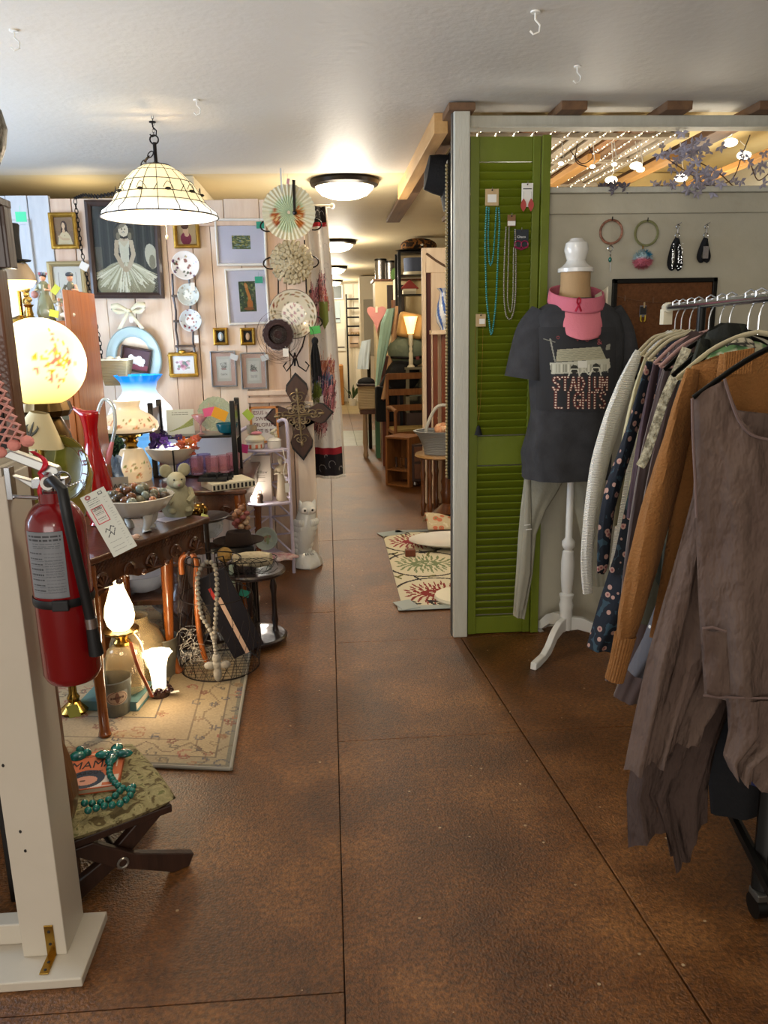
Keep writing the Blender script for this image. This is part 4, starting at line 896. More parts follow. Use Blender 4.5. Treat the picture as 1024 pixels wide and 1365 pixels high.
# ---- tall globe lamp
gp = at(54, 483, Y=2.48); gx = gp.x
t = thing('globe_table_lamp', 'large glowing yellow glass globe lamp painted with pink flowers on amber base', 'lamp', (gx, 2.48, TOP))
gz = gp.z - TOP; gr = .132
spots = [(RND.gauss(.62, .24), RND.gauss(.02, .26), RND.uniform(.02, .055)) for k in range(80)]
def globe_col(v):
    d = (v - Vector((0, 0, gz))) / gr; a = math.atan2(-d.y, d.x); z = d.z
    base = np.array(lin('#fff2b8')) * (1 - max(0, -z - .25)) + np.array(lin('#f7c52c')) * max(0, -z - .25)
    aa = (PI / 2 - a)   # 0 faces the viewer
    for k, (sa, sz, sr) in enumerate(spots):
        if (aa - sa) ** 2 + (z - sz) ** 2 < sr * sr: 
            return tuple(np.array(lin(['#e0b83c', '#d9785a', '#b9ab2c', '#e0946c'][k % 4])))
    return tuple(base)
MB().lathe([(max(.001, gr * math.sin(PI * k / 60)), gz - gr * math.cos(PI * k / 60)) for k in range(6, 58)], 110).build('globe', mat('lit_painted_globe', rough=.3, vcol=True, emis=(None, .95)), t, colfn=globe_col, smooth='all')
MB().lathe([(.035, gz - gr - .035), (.065, gz - gr - .03), (.075, gz - gr - .012), (.068, gz - gr + .012), (.05, gz - gr + .01)], 30, mod=lambda a, f: 1 + .05 * math.sin(a * 18)).build('gallery', mat('dark_brass', '#4f3b1e', .35, .9), t)
AMB = mat('amber_glaze', '#8e8b45', .2, coat=.6, vary=(7, '#a58a3c', .25))
MB().lathe([(.05, 0), (.06, .01), (.05, .03), (.07, .09), (.105, .18), (.118, .25), (.105, .31), (.07, .345), (.05, .36), (.001, .36)], 36).build('font', AMB, t)
MB().lathe([(.062, .355), (.07, .362), (.066, .38), (.04, gz - gr - .03)], 30, mod=lambda a, f: 1 + .03 * math.sin(a * 24)).build('collar', MATS['dark_brass'], t)
MB().lathe([(.075, 0), (.075, .008), (.055, .015)], 28).build('foot', MATS['dark_brass'], t)
light('POINT', 'globe_lamp_bulb', (gx, 2.48, gp.z + .16), 5, WARM, .05)
light('POINT', 'globe_lamp_side', (gx + .19, 2.52, gp.z - .02), 2.2, WARM, .1)
# ---- small fleur-de-lis shade lamp
fp_ = at(72, 570, Y=2.30)
t = thing('small_shade_lamp', 'small cream shade with a grey fleur-de-lis, tilted below the glowing globe', 'lamp', (fp_.x - .045, 2.30, TOP + .0))
hz = fp_.z - TOP
Rt = rot('Y', 12)
MB().lathe([(.026, .045), (.076, -.048), (.074, -.048), (.024, .045)], 32, c=(0, 0, hz), M=Rt).build('lamp_shade', mat('cream_shade', '#d8c79b', .8), t)
MB().tube([(0, 0, 0), (0, 0, hz - .0)], .010, 10).lathe([(.05, 0), (.05, .008), (.015, .02)], 20).build('stem', M_BRASS, t)
fl = MB(); yy = -.0615
def fp2(x, z): return Rt @ Vector((x, -(.0505 - z * .54) - .002, z)) + Vector((0, 0, hz))
for s_ in (-1, 0, 1):
    pts = [(s_ * .0, -.02), (s_ * .012, -.004), (s_ * .016, .008), (s_ * .012, .014)] if s_ else [(0, -.024), (0, -.005), (0, .012), (0, .022)]
    fl.tube([fp2(*p) for p in pts], [.0015, .004, .003, .001], 6)
fl.tube([fp2(-.01, -.006), fp2(.01, -.006)], .0018, 5); fl.build('fleur_emblem', mat('grey_paint', '#5c5a50', .7), t)
# ---- amber plate with red letters, leaning
ap_ = at(84, 625, Y=2.33)
t = thing('amber_glass_plate', 'round amber glass plate with red border lettering leaning by the extinguisher', 'plate', ap_)
Mr = rot('Z', -18) @ rot('X', 78)
MB().lathe([(.001, 0), (.06, 0), (.07, .006), (.098, .014), (.098, .018), (.066, .010), (.001, .005)], 40, M=Mr, mod=lambda a, f: 1 + (.012 * math.sin(a * 24) if f > .4 else 0)).build('dish', mat('amber_glass', '#6f6a22', .12, coat=.5, vary=(20, '#57521a', .2)), t)
for rr_ in (.072, .095): MB().lathe([(rr_ - .001, .0), (rr_, .002), (rr_ + .001, .0)], 40, M=Mr, c=Mr @ Vector((0, 0, .010 + (rr_ - .07) * .3))).build('gilt_line', M_GOLD, t)
for k, ch in enumerate('CHI'):
    a = math.radians(35 - k * 22); text(ch, .024, mat('red_letters', '#7c1f16', .5), t, Mr @ Vector((.084 * math.cos(a), .084 * math.sin(a), .0185)), M=Mr @ rot('Z', math.degrees(a) - 90) @ rot('X', -90), ext=.0008)
# ---- red glass pitcher
pt = thing('red_glass_pitcher', 'tall teardrop red glass pitcher with clear looped handle', 'pitcher', (-.855, 2.85, TOP))
RG = mat('ruby_glass', '#b00a14', .06, coat=.6, trans=.35, ior=1.4)
pf = [(.02, 0), (.036, .004), (.03, .012), (.045, .05), (.055, .10), (.054, .15), (.042, .21), (.028, .27), (.022, .32), (.024, .36), (.032, .40), (.034, .425)]
mb = MB(); mb.lathe(pf, 32); n = 32
for k in range(n):
    i = len(mb.v) - n + k; a = 2 * PI * k / n; f_ = max(0, math.cos(a - PI)) ** 4; x, y, z = mb.v[i]; mb.v[i] = (x * (1 + .9 * f_), y * (1 - .2 * f_), z + .022 * f_ - .01)
mb.build('body', RG, pt, solid=.003)
MB().tube(smooth_path([(.026, 0, .40), (.055, 0, .455), (.085, 0, .43), (.088, 0, .37), (.07, 0, .30), (.048, 0, .23)], 6), .006, 10).build('handle', mat('handle_glass', '#cfdbe0', .05, trans=.6), pt)
MB().tube([(.072, 0, .305), (.058, 0, .265), (.046, 0, .225)], [.006, .011, .008], 10).build('pink_tip', mat('pink_glass', '#c97a80', .2), pt)
# ---- milk glass flower lamp
GW = mat('milk_glass_warm', rough=.2, vcol=True, coat=.4, emis=(None, .32))
mx_ = at(183, 637, Z=TOP); mp_ = (mx_.x, 3.74, TOP)
def flower_band(z0, z1, seed, base):
    r = random.Random(seed); L_ = [(r.uniform(-1.4, 1.4), r.uniform(z0, z1), r.uniform(.002, .0055), lin(r.choice(['#c07a54', '#7f8a4c', '#c98a5a', '#8a7a3c']))) for k in range(40)]
    bc = lin(base)
    def f(v):
        a = math.atan2(v.x, -v.y); R0 = math.hypot(v.x, v.y)
        for (aa, z, s_, c) in L_:
            if ((a - aa) * R0) ** 2 + (v.z - z) ** 2 < s_ * s_ * 1.6: return c
        return bc
    return f
def dense(prof, st=.006):
    out = []
    for a, b in zip(prof, prof[1:]):
        n = max(1, int(math.hypot(b[0] - a[0], b[1] - a[1]) / st)); out += [(lerp(a[0], b[0], k / n), lerp(a[1], b[1], k / n)) for k in range(n)]
    return out + [prof[-1]]
t = thing('milk_glass_lamp', 'lit cream milk glass lamp with painted orange flowers on shade and base', 'lamp', mp_)
MB().lathe(dense([(.078, 0), (.082, .01), (.086, .05), (.072, .10), (.058, .135), (.05, .15), (.03, .155)]), 90).build('lamp_base', GW, t, colfn=flower_band(.02, .09, 3, '#e3c79c'), smooth='all')
MB().lathe([(.03, .155), (.024, .165), (.034, .185), (.022, .195), (.04, .205), (.055, .212), (.056, .22), (.03, .222)], 28, mod=lambda a, f: 1 + .03 * math.sin(a * 12)).build('burner', M_BRASS, t)
MB().lathe(dense([(.125, .236), (.134, .252), (.130, .275), (.105, .305), (.072, .325), (.056, .335), (.052, .35), (.060, .372), (.062, .378)]), 110).build('lamp_shade', GW, t, colfn=flower_band(.255, .30, 9, '#e9d2ad'), smooth='all')
MB().lathe([(.055, .22), (.125, .232), (.127, .238)], 28).build('shade_ring', MATS['dark_brass'], t)
light('POINT', 'milk_lamp_bulb', (mp_[0], 3.74, TOP + .29), 1.6, WARM, .02)
light('POINT', 'milk_lamp_top', (mp_[0], 3.74, TOP + .42), 1.2, WARM, .03)
# ---- blue ruffled lamp behind
bl = at(208, 632, Z=TOP); 
t = thing('blue_ruffled_lamp', 'white glass lamp with ruffled blue rim glowing behind the flowered one', 'lamp', (bl.x - .10, 4.12, TOP))
BG = mat('lit_blue_glass', rough=.2, vcol=True, emis=(None, 1.05))
def bcol(v):
    k = (v.z - .365) / .08
    return lin('#eef4fb') if k < 0 else tuple(np.array(lin('#bfe2f5')) * (1 - min(1, k)) + np.array(lin('#0c66b8')) * min(1, k))
MB().lathe(dense([(.13, .19), (.168, .225), (.172, .26), (.15, .31), (.115, .35), (.09, .38), (.082, .40), (.092, .44), (.118, .475)], .008), 72, mod=lambda a, f: 1 + (.05 * math.sin(a * 14) * max(0, (f - .85) / .15))).build('lamp_shade', BG, t, colfn=bcol, smooth='all')
MB().lathe([(.06, 0), (.075, .02), (.078, .07), (.05, .12), (.025, .14), (.03, .16), (.09, .185), (.13, .192)], 30).build('lamp_base', mat('pale_blue_glass', '#7db4dc', .2, emis=('#6fb2e8', .5)), t)
light('POINT', 'blue_lamp_bulb', (bl.x - .10, 4.12, TOP + .56), 2.4, (.62, .82, 1), .05); light('POINT', 'blue_lamp_low', (bl.x + .16, 3.78, TOP + .16), 1.6, (.8, .88, 1), .05)
# ---- scalloped footed bowl with stones
bp = at(190, 700, Z=TOP)
t = thing('scalloped_bowl', 'white milk glass footed bowl with scalloped rim filled with stones', 'bowl', (bp.x, 2.75, TOP))
MG = mat('milk_glass', '#c9c3b5', .2, coat=.4)
MB().lathe([(.045, .052), (.075, .062), (.105, .082), (.125, .11), (.132, .125), (.128, .127), (.118, .11), (.098, .088), (.06, .072), (.001, .07)], 96, mod=lambda a, f: 1 + .035 * abs(math.sin(a * 9)) * min(1, f * 2)).lathe([(.001, .05), (.05, .05)], 20).build('bowl', MG, t)
for k in range(4):
    a = PI / 4 + k * PI / 2; MB().tube([(.07 * math.cos(a), .07 * math.sin(a), .068), (.065 * math.cos(a), .065 * math.sin(a), .03), (.05 * math.cos(a), .05 * math.sin(a), .012), (.055 * math.cos(a), .055 * math.sin(a), 0)], [.02, .014, .012, .018], 10).build('foot', MG, t)
SM = [mat('stone_%d' % i, c, .25, vary=(40, d, .2), coat=.4) for i, (c, d) in enumerate((('#6e6553', '#2f2b24'), ('#2c2622', '#5c4a36'), ('#7a4a2a', '#3c2416'), ('#8a9184', '#5b6358'), ('#4f4a3c', '#8b8468'), ('#a5643a', '#6d3a1e')))]
sm = MB().sph((0, 0, 0), (1, 1, 1), 14, 8)
nstone = 0
for layer, (z, rm, n) in enumerate(((.094, .088, 16), (.112, .105, 18), (.126, .068, 9), (.143, .035, 5))):
    for k in range(n):
        a = 2 * PI * k / n + layer; r = rm * (1 if k % 2 or layer > 1 else .66); s_ = RND.uniform(.015, .02)
        me = sm.mesh('polished_stone') if nstone < 6 else None
        if me: me.materials.append(SM[nstone]); me.shade_smooth(); SM[nstone]['m'] = 1; globals().setdefault('SME', []).append(me)
        o = bpy.data.objects.new('polished_stone', SME[nstone % 6]); COL.objects.link(o); nstone += 1
        o.location = (bp.x + r * math.cos(a), 2.75 + r * math.sin(a), TOP + z + .008); o.scale = (s_, s_ * RND.uniform(.75, 1), s_ * RND.uniform(.7, .95)); o.rotation_euler = (RND.random(), RND.random(), RND.random())
        tag(o, ['grey brown', 'near black', 'rust brown', 'sage grey', 'dark olive', 'orange brown'][(nstone - 1) % 6] + ' polished stone piled in the white scalloped bowl', 'stone', 'polished stones in the scalloped bowl')
sg = at(158, 650, Y=2.93); t = thing('sage_sign', 'small grey card sign reading SAGE with price behind the stone bowl', 'sign', (sg.x, 2.93, TOP), math.radians(6))
MB().box((0, 0, .085), (.075, .002, .15)).bb(-.03, .03, 0, .04, 0, .004).build('card', mat('grey_card', '#9c988a', .9), t, smooth=False)
text('SAGE', .026, M_INK, t, (0, -.0018, .125), ext=.0003); text('$5', .026, M_INK, t, (.01, -.0018, .085), ext=.0003)
# shells and papers near the bowl foot
for k, (px, py, lab) in enumerate(((192, 700, 'pinkish seashell beside the near foot of the stone bowl'), (160, 712, 'grey seashell left under the stone bowl'))):
    p = at(px, py, Z=TOP + .012); o = MB().sph((0, 0, 0), (.022, .012, .009), 12, 6).sph((.012, .004, .004), (.012, .009, .008), 10, 5).build('seashell', mat('shell_pink' if not k else 'shell_grey', '#c9a58f' if not k else '#9a9490', .4)); o.location = (p.x, 2.6 + .05 * k, TOP + .010); tag(o, lab, 'seashell')
p = at(235, 690, Z=TOP); tag(MB().box((0, 0, 0), (.10, .07, .002), rot('Z', 50)).build('paper_sheet', mat('lilac_paper', '#c5c2d2', .6), loc=(p.x - .02, p.y - .02, TOP + .002), smooth=False), 'pale lilac paper lying between bowl and toy mouse', 'paper')
# ---- cloth mouse
p = at(238, 687, Z=TOP); MS = mat('cream_cloth', '#aaa386', .95, bump=(60, .3), vary=(9, '#8f8969', .2))
t = thing('cloth_mouse', 'cream stuffed cloth mouse with round ears sitting on the table corner', 'soft toy', (p.x, p.y, TOP), math.radians(20))
MB().lathe([(.001, 0), (.05, .002), (.062, .03), (.06, .065), (.046, .10), (.028, .125), (.001, .13)], 24).sph((0, -.015, .138), (.036, .042, .034)).sph((0, -.05, .13), (.018, .02, .016)).build('body', MS, t, sub=0)
for s_ in (-1, 1):
    MB().sph((s_ * .034, 0, .175), (.024, .007, .026), 14, 8, rot('Y', s_ * 20)).build('ear', MS, t); MB().sph((s_ * .03, -.05, .03), (.016, .028, .012)).build('foot', MS, t)
    MB().tube([(s_ * .045, -.01, .10), (s_ * .05, -.04, .075), (s_ * .03, -.058, .06)], [.014, .013, .010], 8).build('arm', MS, t)
    MB().sph((s_ * .014, -.055, .148), .0035, 6, 4).build('eye', M_INK, t)
MB().sph((0, -.071, .13), .005, 6, 4).build('nose', mat('pink_nose', '#a3786c', .7), t)
# ---- topiary ball
p = at(148, 620, Y=4.0); t = thing('topiary_ball', 'green boxwood topiary ball behind the red pitcher', 'plant', (p.x, 4.0, TOP))
mb = MB()
for k in range(900):
    a, c_ = RND.uniform(0, 6.28), RND.uniform(-1, 1); s_ = math.sqrt(1 - c_ * c_); d = Vector((s_ * math.cos(a), s_ * math.sin(a), c_)); q = d * RND.uniform(.065, .10) * 1.0
    u_ = d.orthogonal().normalized(); w_ = d.cross(u_); e = q + Vector((0, 0, .13)); r_ = .007
    mb.add([e - u_ * r_, e + w_ * r_ * .6 + d * .003, e + u_ * r_, e - w_ * r_ * .6 + d * .006], [(0, 1, 2, 3)])
fo = mb.build('foliage', mat('box_green', '#26401e', .7, vary=(30, '#42602e', .2)), t, smooth=False); fo['kind'] = 'stuff'
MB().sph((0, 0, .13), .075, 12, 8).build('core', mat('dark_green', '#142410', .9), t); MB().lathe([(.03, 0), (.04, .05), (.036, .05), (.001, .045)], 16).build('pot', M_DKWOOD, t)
# ---- pedestal bowl with faux flowers
p = at(240, 632, Z=TOP); t = thing('pedestal_bowl', 'white milk glass compote on a stem holding purple and orange silk flowers', 'bowl', (p.x, 3.70, TOP + .0))
MB().lathe([(.05, 0), (.052, .006), (.02, .025), (.014, .05), (.018, .075), (.05, .088), (.09, .11), (.112, .145), (.118, .16), (.114, .161), (.10, .14), (.06, .11), (.001, .105)], 72, mod=lambda a, f: 1 + .05 * abs(math.sin(a * 6)) * max(0, f - .3)).build('compote', MG, t)
for nm, cx, cz, cols, n in (('flower', -.03, .20, ['#2c1450', '#45206e', '#5b3590', '#1d0f3c'], 26), ('flower', .07, .175, ['#b45a20', '#c9783a', '#c96a50'], 18)):
    for k in range(n):
        q = Vector((cx + RND.gauss(0, .032), RND.gauss(-.03, .035), cz + RND.gauss(0, .016) - (.03 if cx > 0 and k % 3 == 0 else 0))); mb = MB(); Rq = rot('X', RND.uniform(-60, 60)) @ rot('Z', RND.uniform(0, 360)) @ rot('Y', RND.uniform(-50, 50))
        for j in range(5):
            Rj = Rq @ rot('Z', 72 * j); mb.grid(lambda u, v: Rj @ Vector((.004 + .018 * u, (v - .5) * .022 * math.sin(PI * (.15 + .75 * u)), .006 * u + .003 * math.sin(8 * v))), 3, 2)
        c_ = RND.choice(cols); mb.build(nm, mat('petal_' + c_, c_, .7), t, smooth=False, loc=q)
MB().tube([(.03, -.115, .16), (.032, -.122, .12), (.028, -.10, .06), (.032, -.06, .0)], .004, 6).build('black_ribbon', M_BLKF, t)
# ---- black shelf stand with glassware
gs = thing('black_glass_shelf', 'low black two tier shelf stand holding plates above and tumblers below', 'shelf', (-.70, 3.90, TOP))
for x in (-.15, .235):
    for y in (-.11, .08): MB().bb(x - .012, x + .012, y - .012, y + .012, 0, .36).build('post', mat('black_lacquer_wood', '#0e0a09', .3, coat=.4), gs, smooth=False, bev=.003)
    MB().bb(x - .006, x + .006, -.10, .07, .17, .33).build('side_panel', MATS['black_lacquer_wood'], gs, smooth=False)
MB().bb(-.15, .235, -.12, .09, .185, .197).build('shelf_board', MATS['black_lacquer_wood'], gs, smooth=False, bev=.002); MB().bb(-.15, .235, -.12, .09, .0, .012).build('shelf_board', MATS['black_lacquer_wood'], gs, smooth=False, bev=.002)
MB().bb(-.14, .225, .075, .079, .02, .18).build('glass_back', mat('pale_backing', '#d5d6dc', .5), gs, smooth=False)
PG = mat('pink_ribbed_glass', '#f2c4cc', .05, trans=.85, ior=1.3)
px_t = [(222, 3.77, 0), (243, 3.77, 1), (262, 3.77, 0), (283, 3.77, 0), (298, 3.80, 0), (272, 3.86, 1), (311, 3.86, 0)]
for k, (px, Y, kind) in enumerate(px_t):
    p = at(px, 615, Y=Y)
    o = MB().lathe([(.001, .004), (.024, .004), (.028, 0), (.03, .01), (.033, .085), (.031, .085), (.028, .012), (.001, .010)], 36, mod=lambda a, f: 1 + (.04 * math.sin(a * 12) if f > .2 else 0)).build('tumbler', PG if not kind else mat('lilac_glass', '#c8c0e4', .05, trans=.85, ior=1.3)); o.location = (p.x, Y, TOP + .0125)
    tag(o, ['leftmost pink ribbed glass tumbler', 'front left lilac ribbed glass tumbler', 'pink ribbed tumbler right of the front lilac one', 'fourth pink ribbed tumbler from the left', 'pink ribbed tumbler just left of the rightmost', 'rear lilac ribbed glass tumbler', 'rightmost pink ribbed glass tumbler'][k] + ' under the black shelf', 'tumbler', 'ribbed tumblers on the black shelf')
def glassplate(px, py, Y, R_, lab, m, tilt=12):
    p = at(px, py, Y=Y); o = MB().lathe([(.001, 0), (R_ * .5, 0), (R_ * .6, .008), (R_, .016), (R_, .02), (R_ * .55, .012), (.001, .005)], 60, M=rot('X', 90 - tilt), mod=lambda a, f: 1 + (.02 * math.sin(a * 20) if .3 < f < .8 else 0)).build('glass_plate', m); o.location = (p.x, Y, TOP + .197 + R_ * 1.02); return tag(o, lab, 'plate')
glassplate(287, 545, 3.93, .085, 'round pale green pressed glass plate standing on the black shelf', mat('green_tint_glass', '#c9d8c0', .08, trans=.6, ior=1.3, bump=(120, .6)))
p = at(302, 558, Y=3.84); o = MB().lathe([(.02, 0), (.04, .008), (.052, .035), (.055, .05), (.052, .05), (.04, .014), (.001, .006)], 40).build('blue_glass_bowl', mat('aqua_glass', '#1d7f9a', .08, trans=.4, coat=.5)); o.location = (p.x, 3.84, TOP + .198); tag(o, 'small round aqua blue glass bowl with an orange price tag', 'bowl')
p = at(270, 565, Y=3.84); o = MB().lathe([(.022, 0), (.005, .01), (.005, .05), (.03, .075), (.042, .095), (.04, .095), (.026, .074), (.001, .06)], 36).build('glass_compote', mat('rose_glass', '#d9a8a8', .08, trans=.6)); o.location = (p.x - .01, 3.84, TOP + .198); tag(o, 'small stemmed rose glass compote left of the blue bowl', 'compote')
price_tag(293, 552, 3.77, '#d9a02c', 'orange yellow price tag on the blue glass bowl', .05, ang=25); price_tag(279, 549, 3.79, '#cf5a86', 'bright pink price tag beside the orange one', .04, ang=-10)
p = at(240, 557, Y=3.86); t = thing('asparagus_card', 'pale card printed with green asparagus leaning on the black shelf', 'card', (p.x, 3.86, TOP + .198)); t.rotation_euler = (-.12, 0, .1)
A = Art(.13, .12, '#aeb3a6', 80); 
for k in range(14): A.line([(.1 + k * .03, .12 + k * .012), (.95, .35 + k * .022)], .014, ['#6f7a3c', '#8b9458', '#5c6a34'][k % 3]); 
A.lines(.2, .8, (.88, .80), .03, '#4c4f44', .8); A.build('card_print', t, (0, -.002, .06)); MB().box((0, 0, .06), (.13, .003, .12)).build('card_board', M_PAPER, t, smooth=False)
# ---- striped box frame and scarf
p = at(292, 640, Y=3.50); t = thing('striped_tray', 'cream wooden tray with black striped rim lying on the second carved table', 'tray', (-.47, 3.50, TOP), math.radians(28))
MB().bb(-.10, .10, -.075, .075, 0, .034).build('tray', mat('cream_lacquer', '#cfc6ac', .4), t, smooth=False, bev=.003)
for k in range(11):
    MB().bb(-.096 + k * .0185, -.087 + k * .0185, -.0775, -.075, .006, .026).build('stripe', M_INK, t, smooth=False)
for k in range(7): MB().bb(.10, .1015, -.068 + k * .021, -.058 + k * .021, .006, .026).build('stripe', M_INK, t, smooth=False)
sc_ = MB(); 
for k in range(10):
    a = RND.uniform(0, 6); sc_.tube(smooth_path([(RND.uniform(-.10, .06), RND.uniform(-.06, .06), .038 + .006 * (k % 3)) for q in range(4)], 5), [(.012, .003)] * 16, 6)
tag(sc_.build('black_scarf', M_BLKF, None, loc=(-.50, 3.50, TOP)), 'crumpled black lace scarf on the cream striped tray', 'scarf')
# plastic wrapping beside the lamp, pale blue
p = at(140, 640, Y=3.35)
mb = MB().grid(lambda u, v: Vector(((u - .5) * .12, .02 * math.sin(u * 17 + v * 9), v * .15 + .01 * math.sin(u * 23))), 16, 12)
tag(mb.build('crinkled_wrap', mat('blue_cellophane', '#9fb9dc', .12, trans=.3), None, smooth=False, solid=.001, loc=(-.98, 3.46, TOP + .01)), 'crinkled pale blue cellophane behind the red pitcher', 'wrapping')
# ================================================================ bookcase with figurines
t = thing('pine_bookcase', 'orange pine bookcase with an upright side board behind the globe lamp', 'bookcase', (-.945, 3.05, 0))
MB().bb(-.022, 0, 0, .34, 0, 1.462).build('side_board', M_ORNG, t, smooth=False, bev=.003); MB().bb(-.70, -.68, 0, .34, 0, 1.462).build('side_board', M_ORNG, t, smooth=False, bev=.003)
MB().bb(-.045, -.022, -.004, .03, 0, 1.33).build('face_board', M_ORNG, t, smooth=False, bev=.002)
for z in (1.33, .93, .55, .12): MB().bb(-.68, -.022, 0, .34, z, z + .022).build('shelf_board', M_ORNG, t, smooth=False, bev=.002)
MB().bb(-.68, -.022, .33, .34, 0, 1.34).build('back_board', mat('bookcase_back', '#6b6a54', .8), t, smooth=False)
SH = 1.3535
def figurine(name, label, px, h, cols, hat=None, y=3.16, extra=None, w_=1):
    p = at(px, 400, Y=y); t = thing(name, label, 'figurine', (p.x, y, SH)); s_ = h / .19
    sk, dress, hair = cols
    D = mat('glaze_' + dress, dress, .25, coat=.4, vary=(30, '#7d7c6c', .25)); S = mat('bisque', '#d1a189', .4); Hh = mat('hairc_' + hair, hair, .5)
    MB().lathe([(r * s_ * w_, z * s_) for r, z in ((.03, 0), (.032, .006), (.028, .012), (.034, .03), (.026, .07), (.016, .10), (.018, .12), (.020, .135), (.010, .146), (.001, .148))], 20, mod=lambda a, f: 1 + (.08 * math.sin(a * 6 + f * 4) if f < .5 else 0)).build('gown', D, t)
    MB().sph((0, 0, .160 * s_), (.0115 * s_, .012 * s_, .014 * s_), 12, 8).cyl((0, 0, .142 * s_), .005 * s_, .01 * s_, 8).sph((0, -.012 * s_, .159 * s_), (.002, .003, .003), 6, 4).build('head', S, t)
    for q in (-1, 1): MB().tube([(q * .018 * s_, 0, .133 * s_), (q * .027 * s_, -.010 * s_, .112 * s_), (q * .012 * s_, -.026 * s_, .115 * s_)], [.006 * s_, .005 * s_, .004 * s_], 8).build('arm', D if q < 0 else S, t)
    if hat == 'flowers':
        for k in range(9): a = k * .7; MB().sph((.013 * s_ * math.cos(a), .011 * s_ * math.sin(a), .174 * s_), .006 * s_, 6, 4).build('hat_flower', mat('hatf%d' % (k % 3), ['#a8606a', '#51607c', '#7a8a9a'][k % 3], .4), t)
        MB().sph((0, .002, .166 * s_), (.014 * s_, .014 * s_, .012 * s_), 10, 6).build('hair', Hh, t)
    elif hat == 'cap':
        MB().sph((0, 0, .172 * s_), (.015 * s_, .016 * s_, .010 * s_), 12, 6).sph((0, -.012 * s_, .168 * s_), (.012 * s_, .010 * s_, .003 * s_), 10, 4).build('cap', Hh, t)
    else: MB().sph((0, .003, .166 * s_), (.0125 * s_, .013 * s_, .011 * s_), 10, 6).build('hair', Hh, t)
    if extra: extra(t, s_)
    return t
def basket_(t, s_): MB().sph((-.032 * s_, -.012 * s_, .098 * s_), (.014 * s_, .012 * s_, .014 * s_), 10, 6).build('flower_basket', mat('rose_basket', '#a87a74', .5), t)
figurine('lady_figurine', 'porcelain lady figurine in green gown with a flowered hat', 60, .19, ('', '#7f8a6c', '#2c2426'), 'flowers', extra=basket_, w_=1.0)
figurine('boy_figurine', 'porcelain boy figurine with grey cap, right on the bookcase shelf', 96, .19, ('', '#5f6a60', '#3c4450'), 'cap', y=3.20, w_=.72)
def bird_(t, s_): MB().sph((.03, -.01, .02), (.03, .014, .012), 10, 6).build('swan', M_PORC, t)
figurine('white_figurine', 'small white porcelain figure between the lady and the boy', 78, .09, ('', '#c9c5be', '#c9c5be'), None, y=3.10, extra=bird_)
price_tag(72, 418, 3.07, '#c9c84a', 'yellow green price tag at the foot of the lady figurine', .026, ang=15, w_=1.3); price_tag(112, 355, 3.1, '#c3c7ca', 'white tag above the boy figurine', .028, ang=30, w_=1.1)
price_tag(74, 386, 3.08, '#b9c04a', 'lime paper tag in the arm of the lady figurine', .024, ang=-50)
t = thing('ornate_gilt_mirror', 'ornate gilt scrolled mirror edge standing at the left of the bookcase shelf', 'mirror', (at(33, 400, Y=3.25).x, 3.25, SH), math.radians(15))
mb = MB()
mb.bb(-.17, .0, 0, .012, .01, .20)
mb.build('mirror_glass', mat('mirror', '#9aa0a0', .05, 1), t, smooth=False)
mb = MB().bb(-.19, .016, -.01, .014, 0, .018).bb(.0, .018, -.01, .014, .0, .21).bb(-.19, .016, -.01, .014, .2, .216)
for k in range(12): z = .012 + k * .018; mb.sph((.012 + .006 * math.sin(k * 2.1), -.008, z), (.011, .010, .011), 8, 5)
for k in range(5): mb.tube([(.005 + .018 * math.cos(a) * (1 - a / 8), -.012, .03 + k * .045 + .018 * math.sin(a) * (1 - a / 8)) for a in [q * .5 for q in range(9)]], .0035, 5)
mb.build('gilt_frame', mat('pale_gilt', '#a3925c', .35, .8), t)
t = thing('gold_candlestick', 'short gold candlestick base at the left end of the bookcase shelf', 'candlestick', (at(40, 425, Y=3.12).x, 3.12, SH)); MB().lathe([(.022, 0), (.024, .01), (.014, .02), (.012, .05), (.02, .06), (.001, .062)], 18).build('base', M_BRASS, t)
# bell lamp and top hat
p = at(22, 372, Y=3.22); t = thing('bell_shade_lamp', 'small bronze lamp with glowing bell shade seen past the dark stand', 'lamp', (p.x, 3.22, SH))
h_ = p.z - SH
MB().lathe([(.015, h_ + .06), (.045, h_ + .055), (.065, h_ + .02), (.072, h_ - .005), (.07, h_ - .005), (.062, h_ + .018), (.04, h_ + .05)], 28).build('lamp_shade', mat('tan_shade', '#8a7a66', .5), t)
MB().lathe([(.07, h_ - .006), (.055, h_ - .03), (.001, h_ - .045)], 24).build('lit_glass', mat('lit_amber', '#ffe09a', .3, emis=('#ffd98a', 2.5)), t)
MB().tube([(0, 0, 0), (0, 0, h_ + .055)], .006, 8).lathe([(.05, 0), (.045, .01), (.01, .025)], 20).build('stem', M_BRASS, t)
t = thing('black_top_hat', 'black top hat with mint price tag resting on the bell lamp', 'hat', (p.x - .01, 3.22, SH + h_ + .062)); 
MB().lathe([(.068, .004), (.07, .008), (.045, .004), (.038, .012), (.038, .10), (.042, .135), (.038, .14), (.001, .14)], 30).build('felt', M_BLKF, t)
price_tag(28, 289, 3.13, '#4cc79c', 'mint green price tag on the black top hat', .035, w_=1.1)
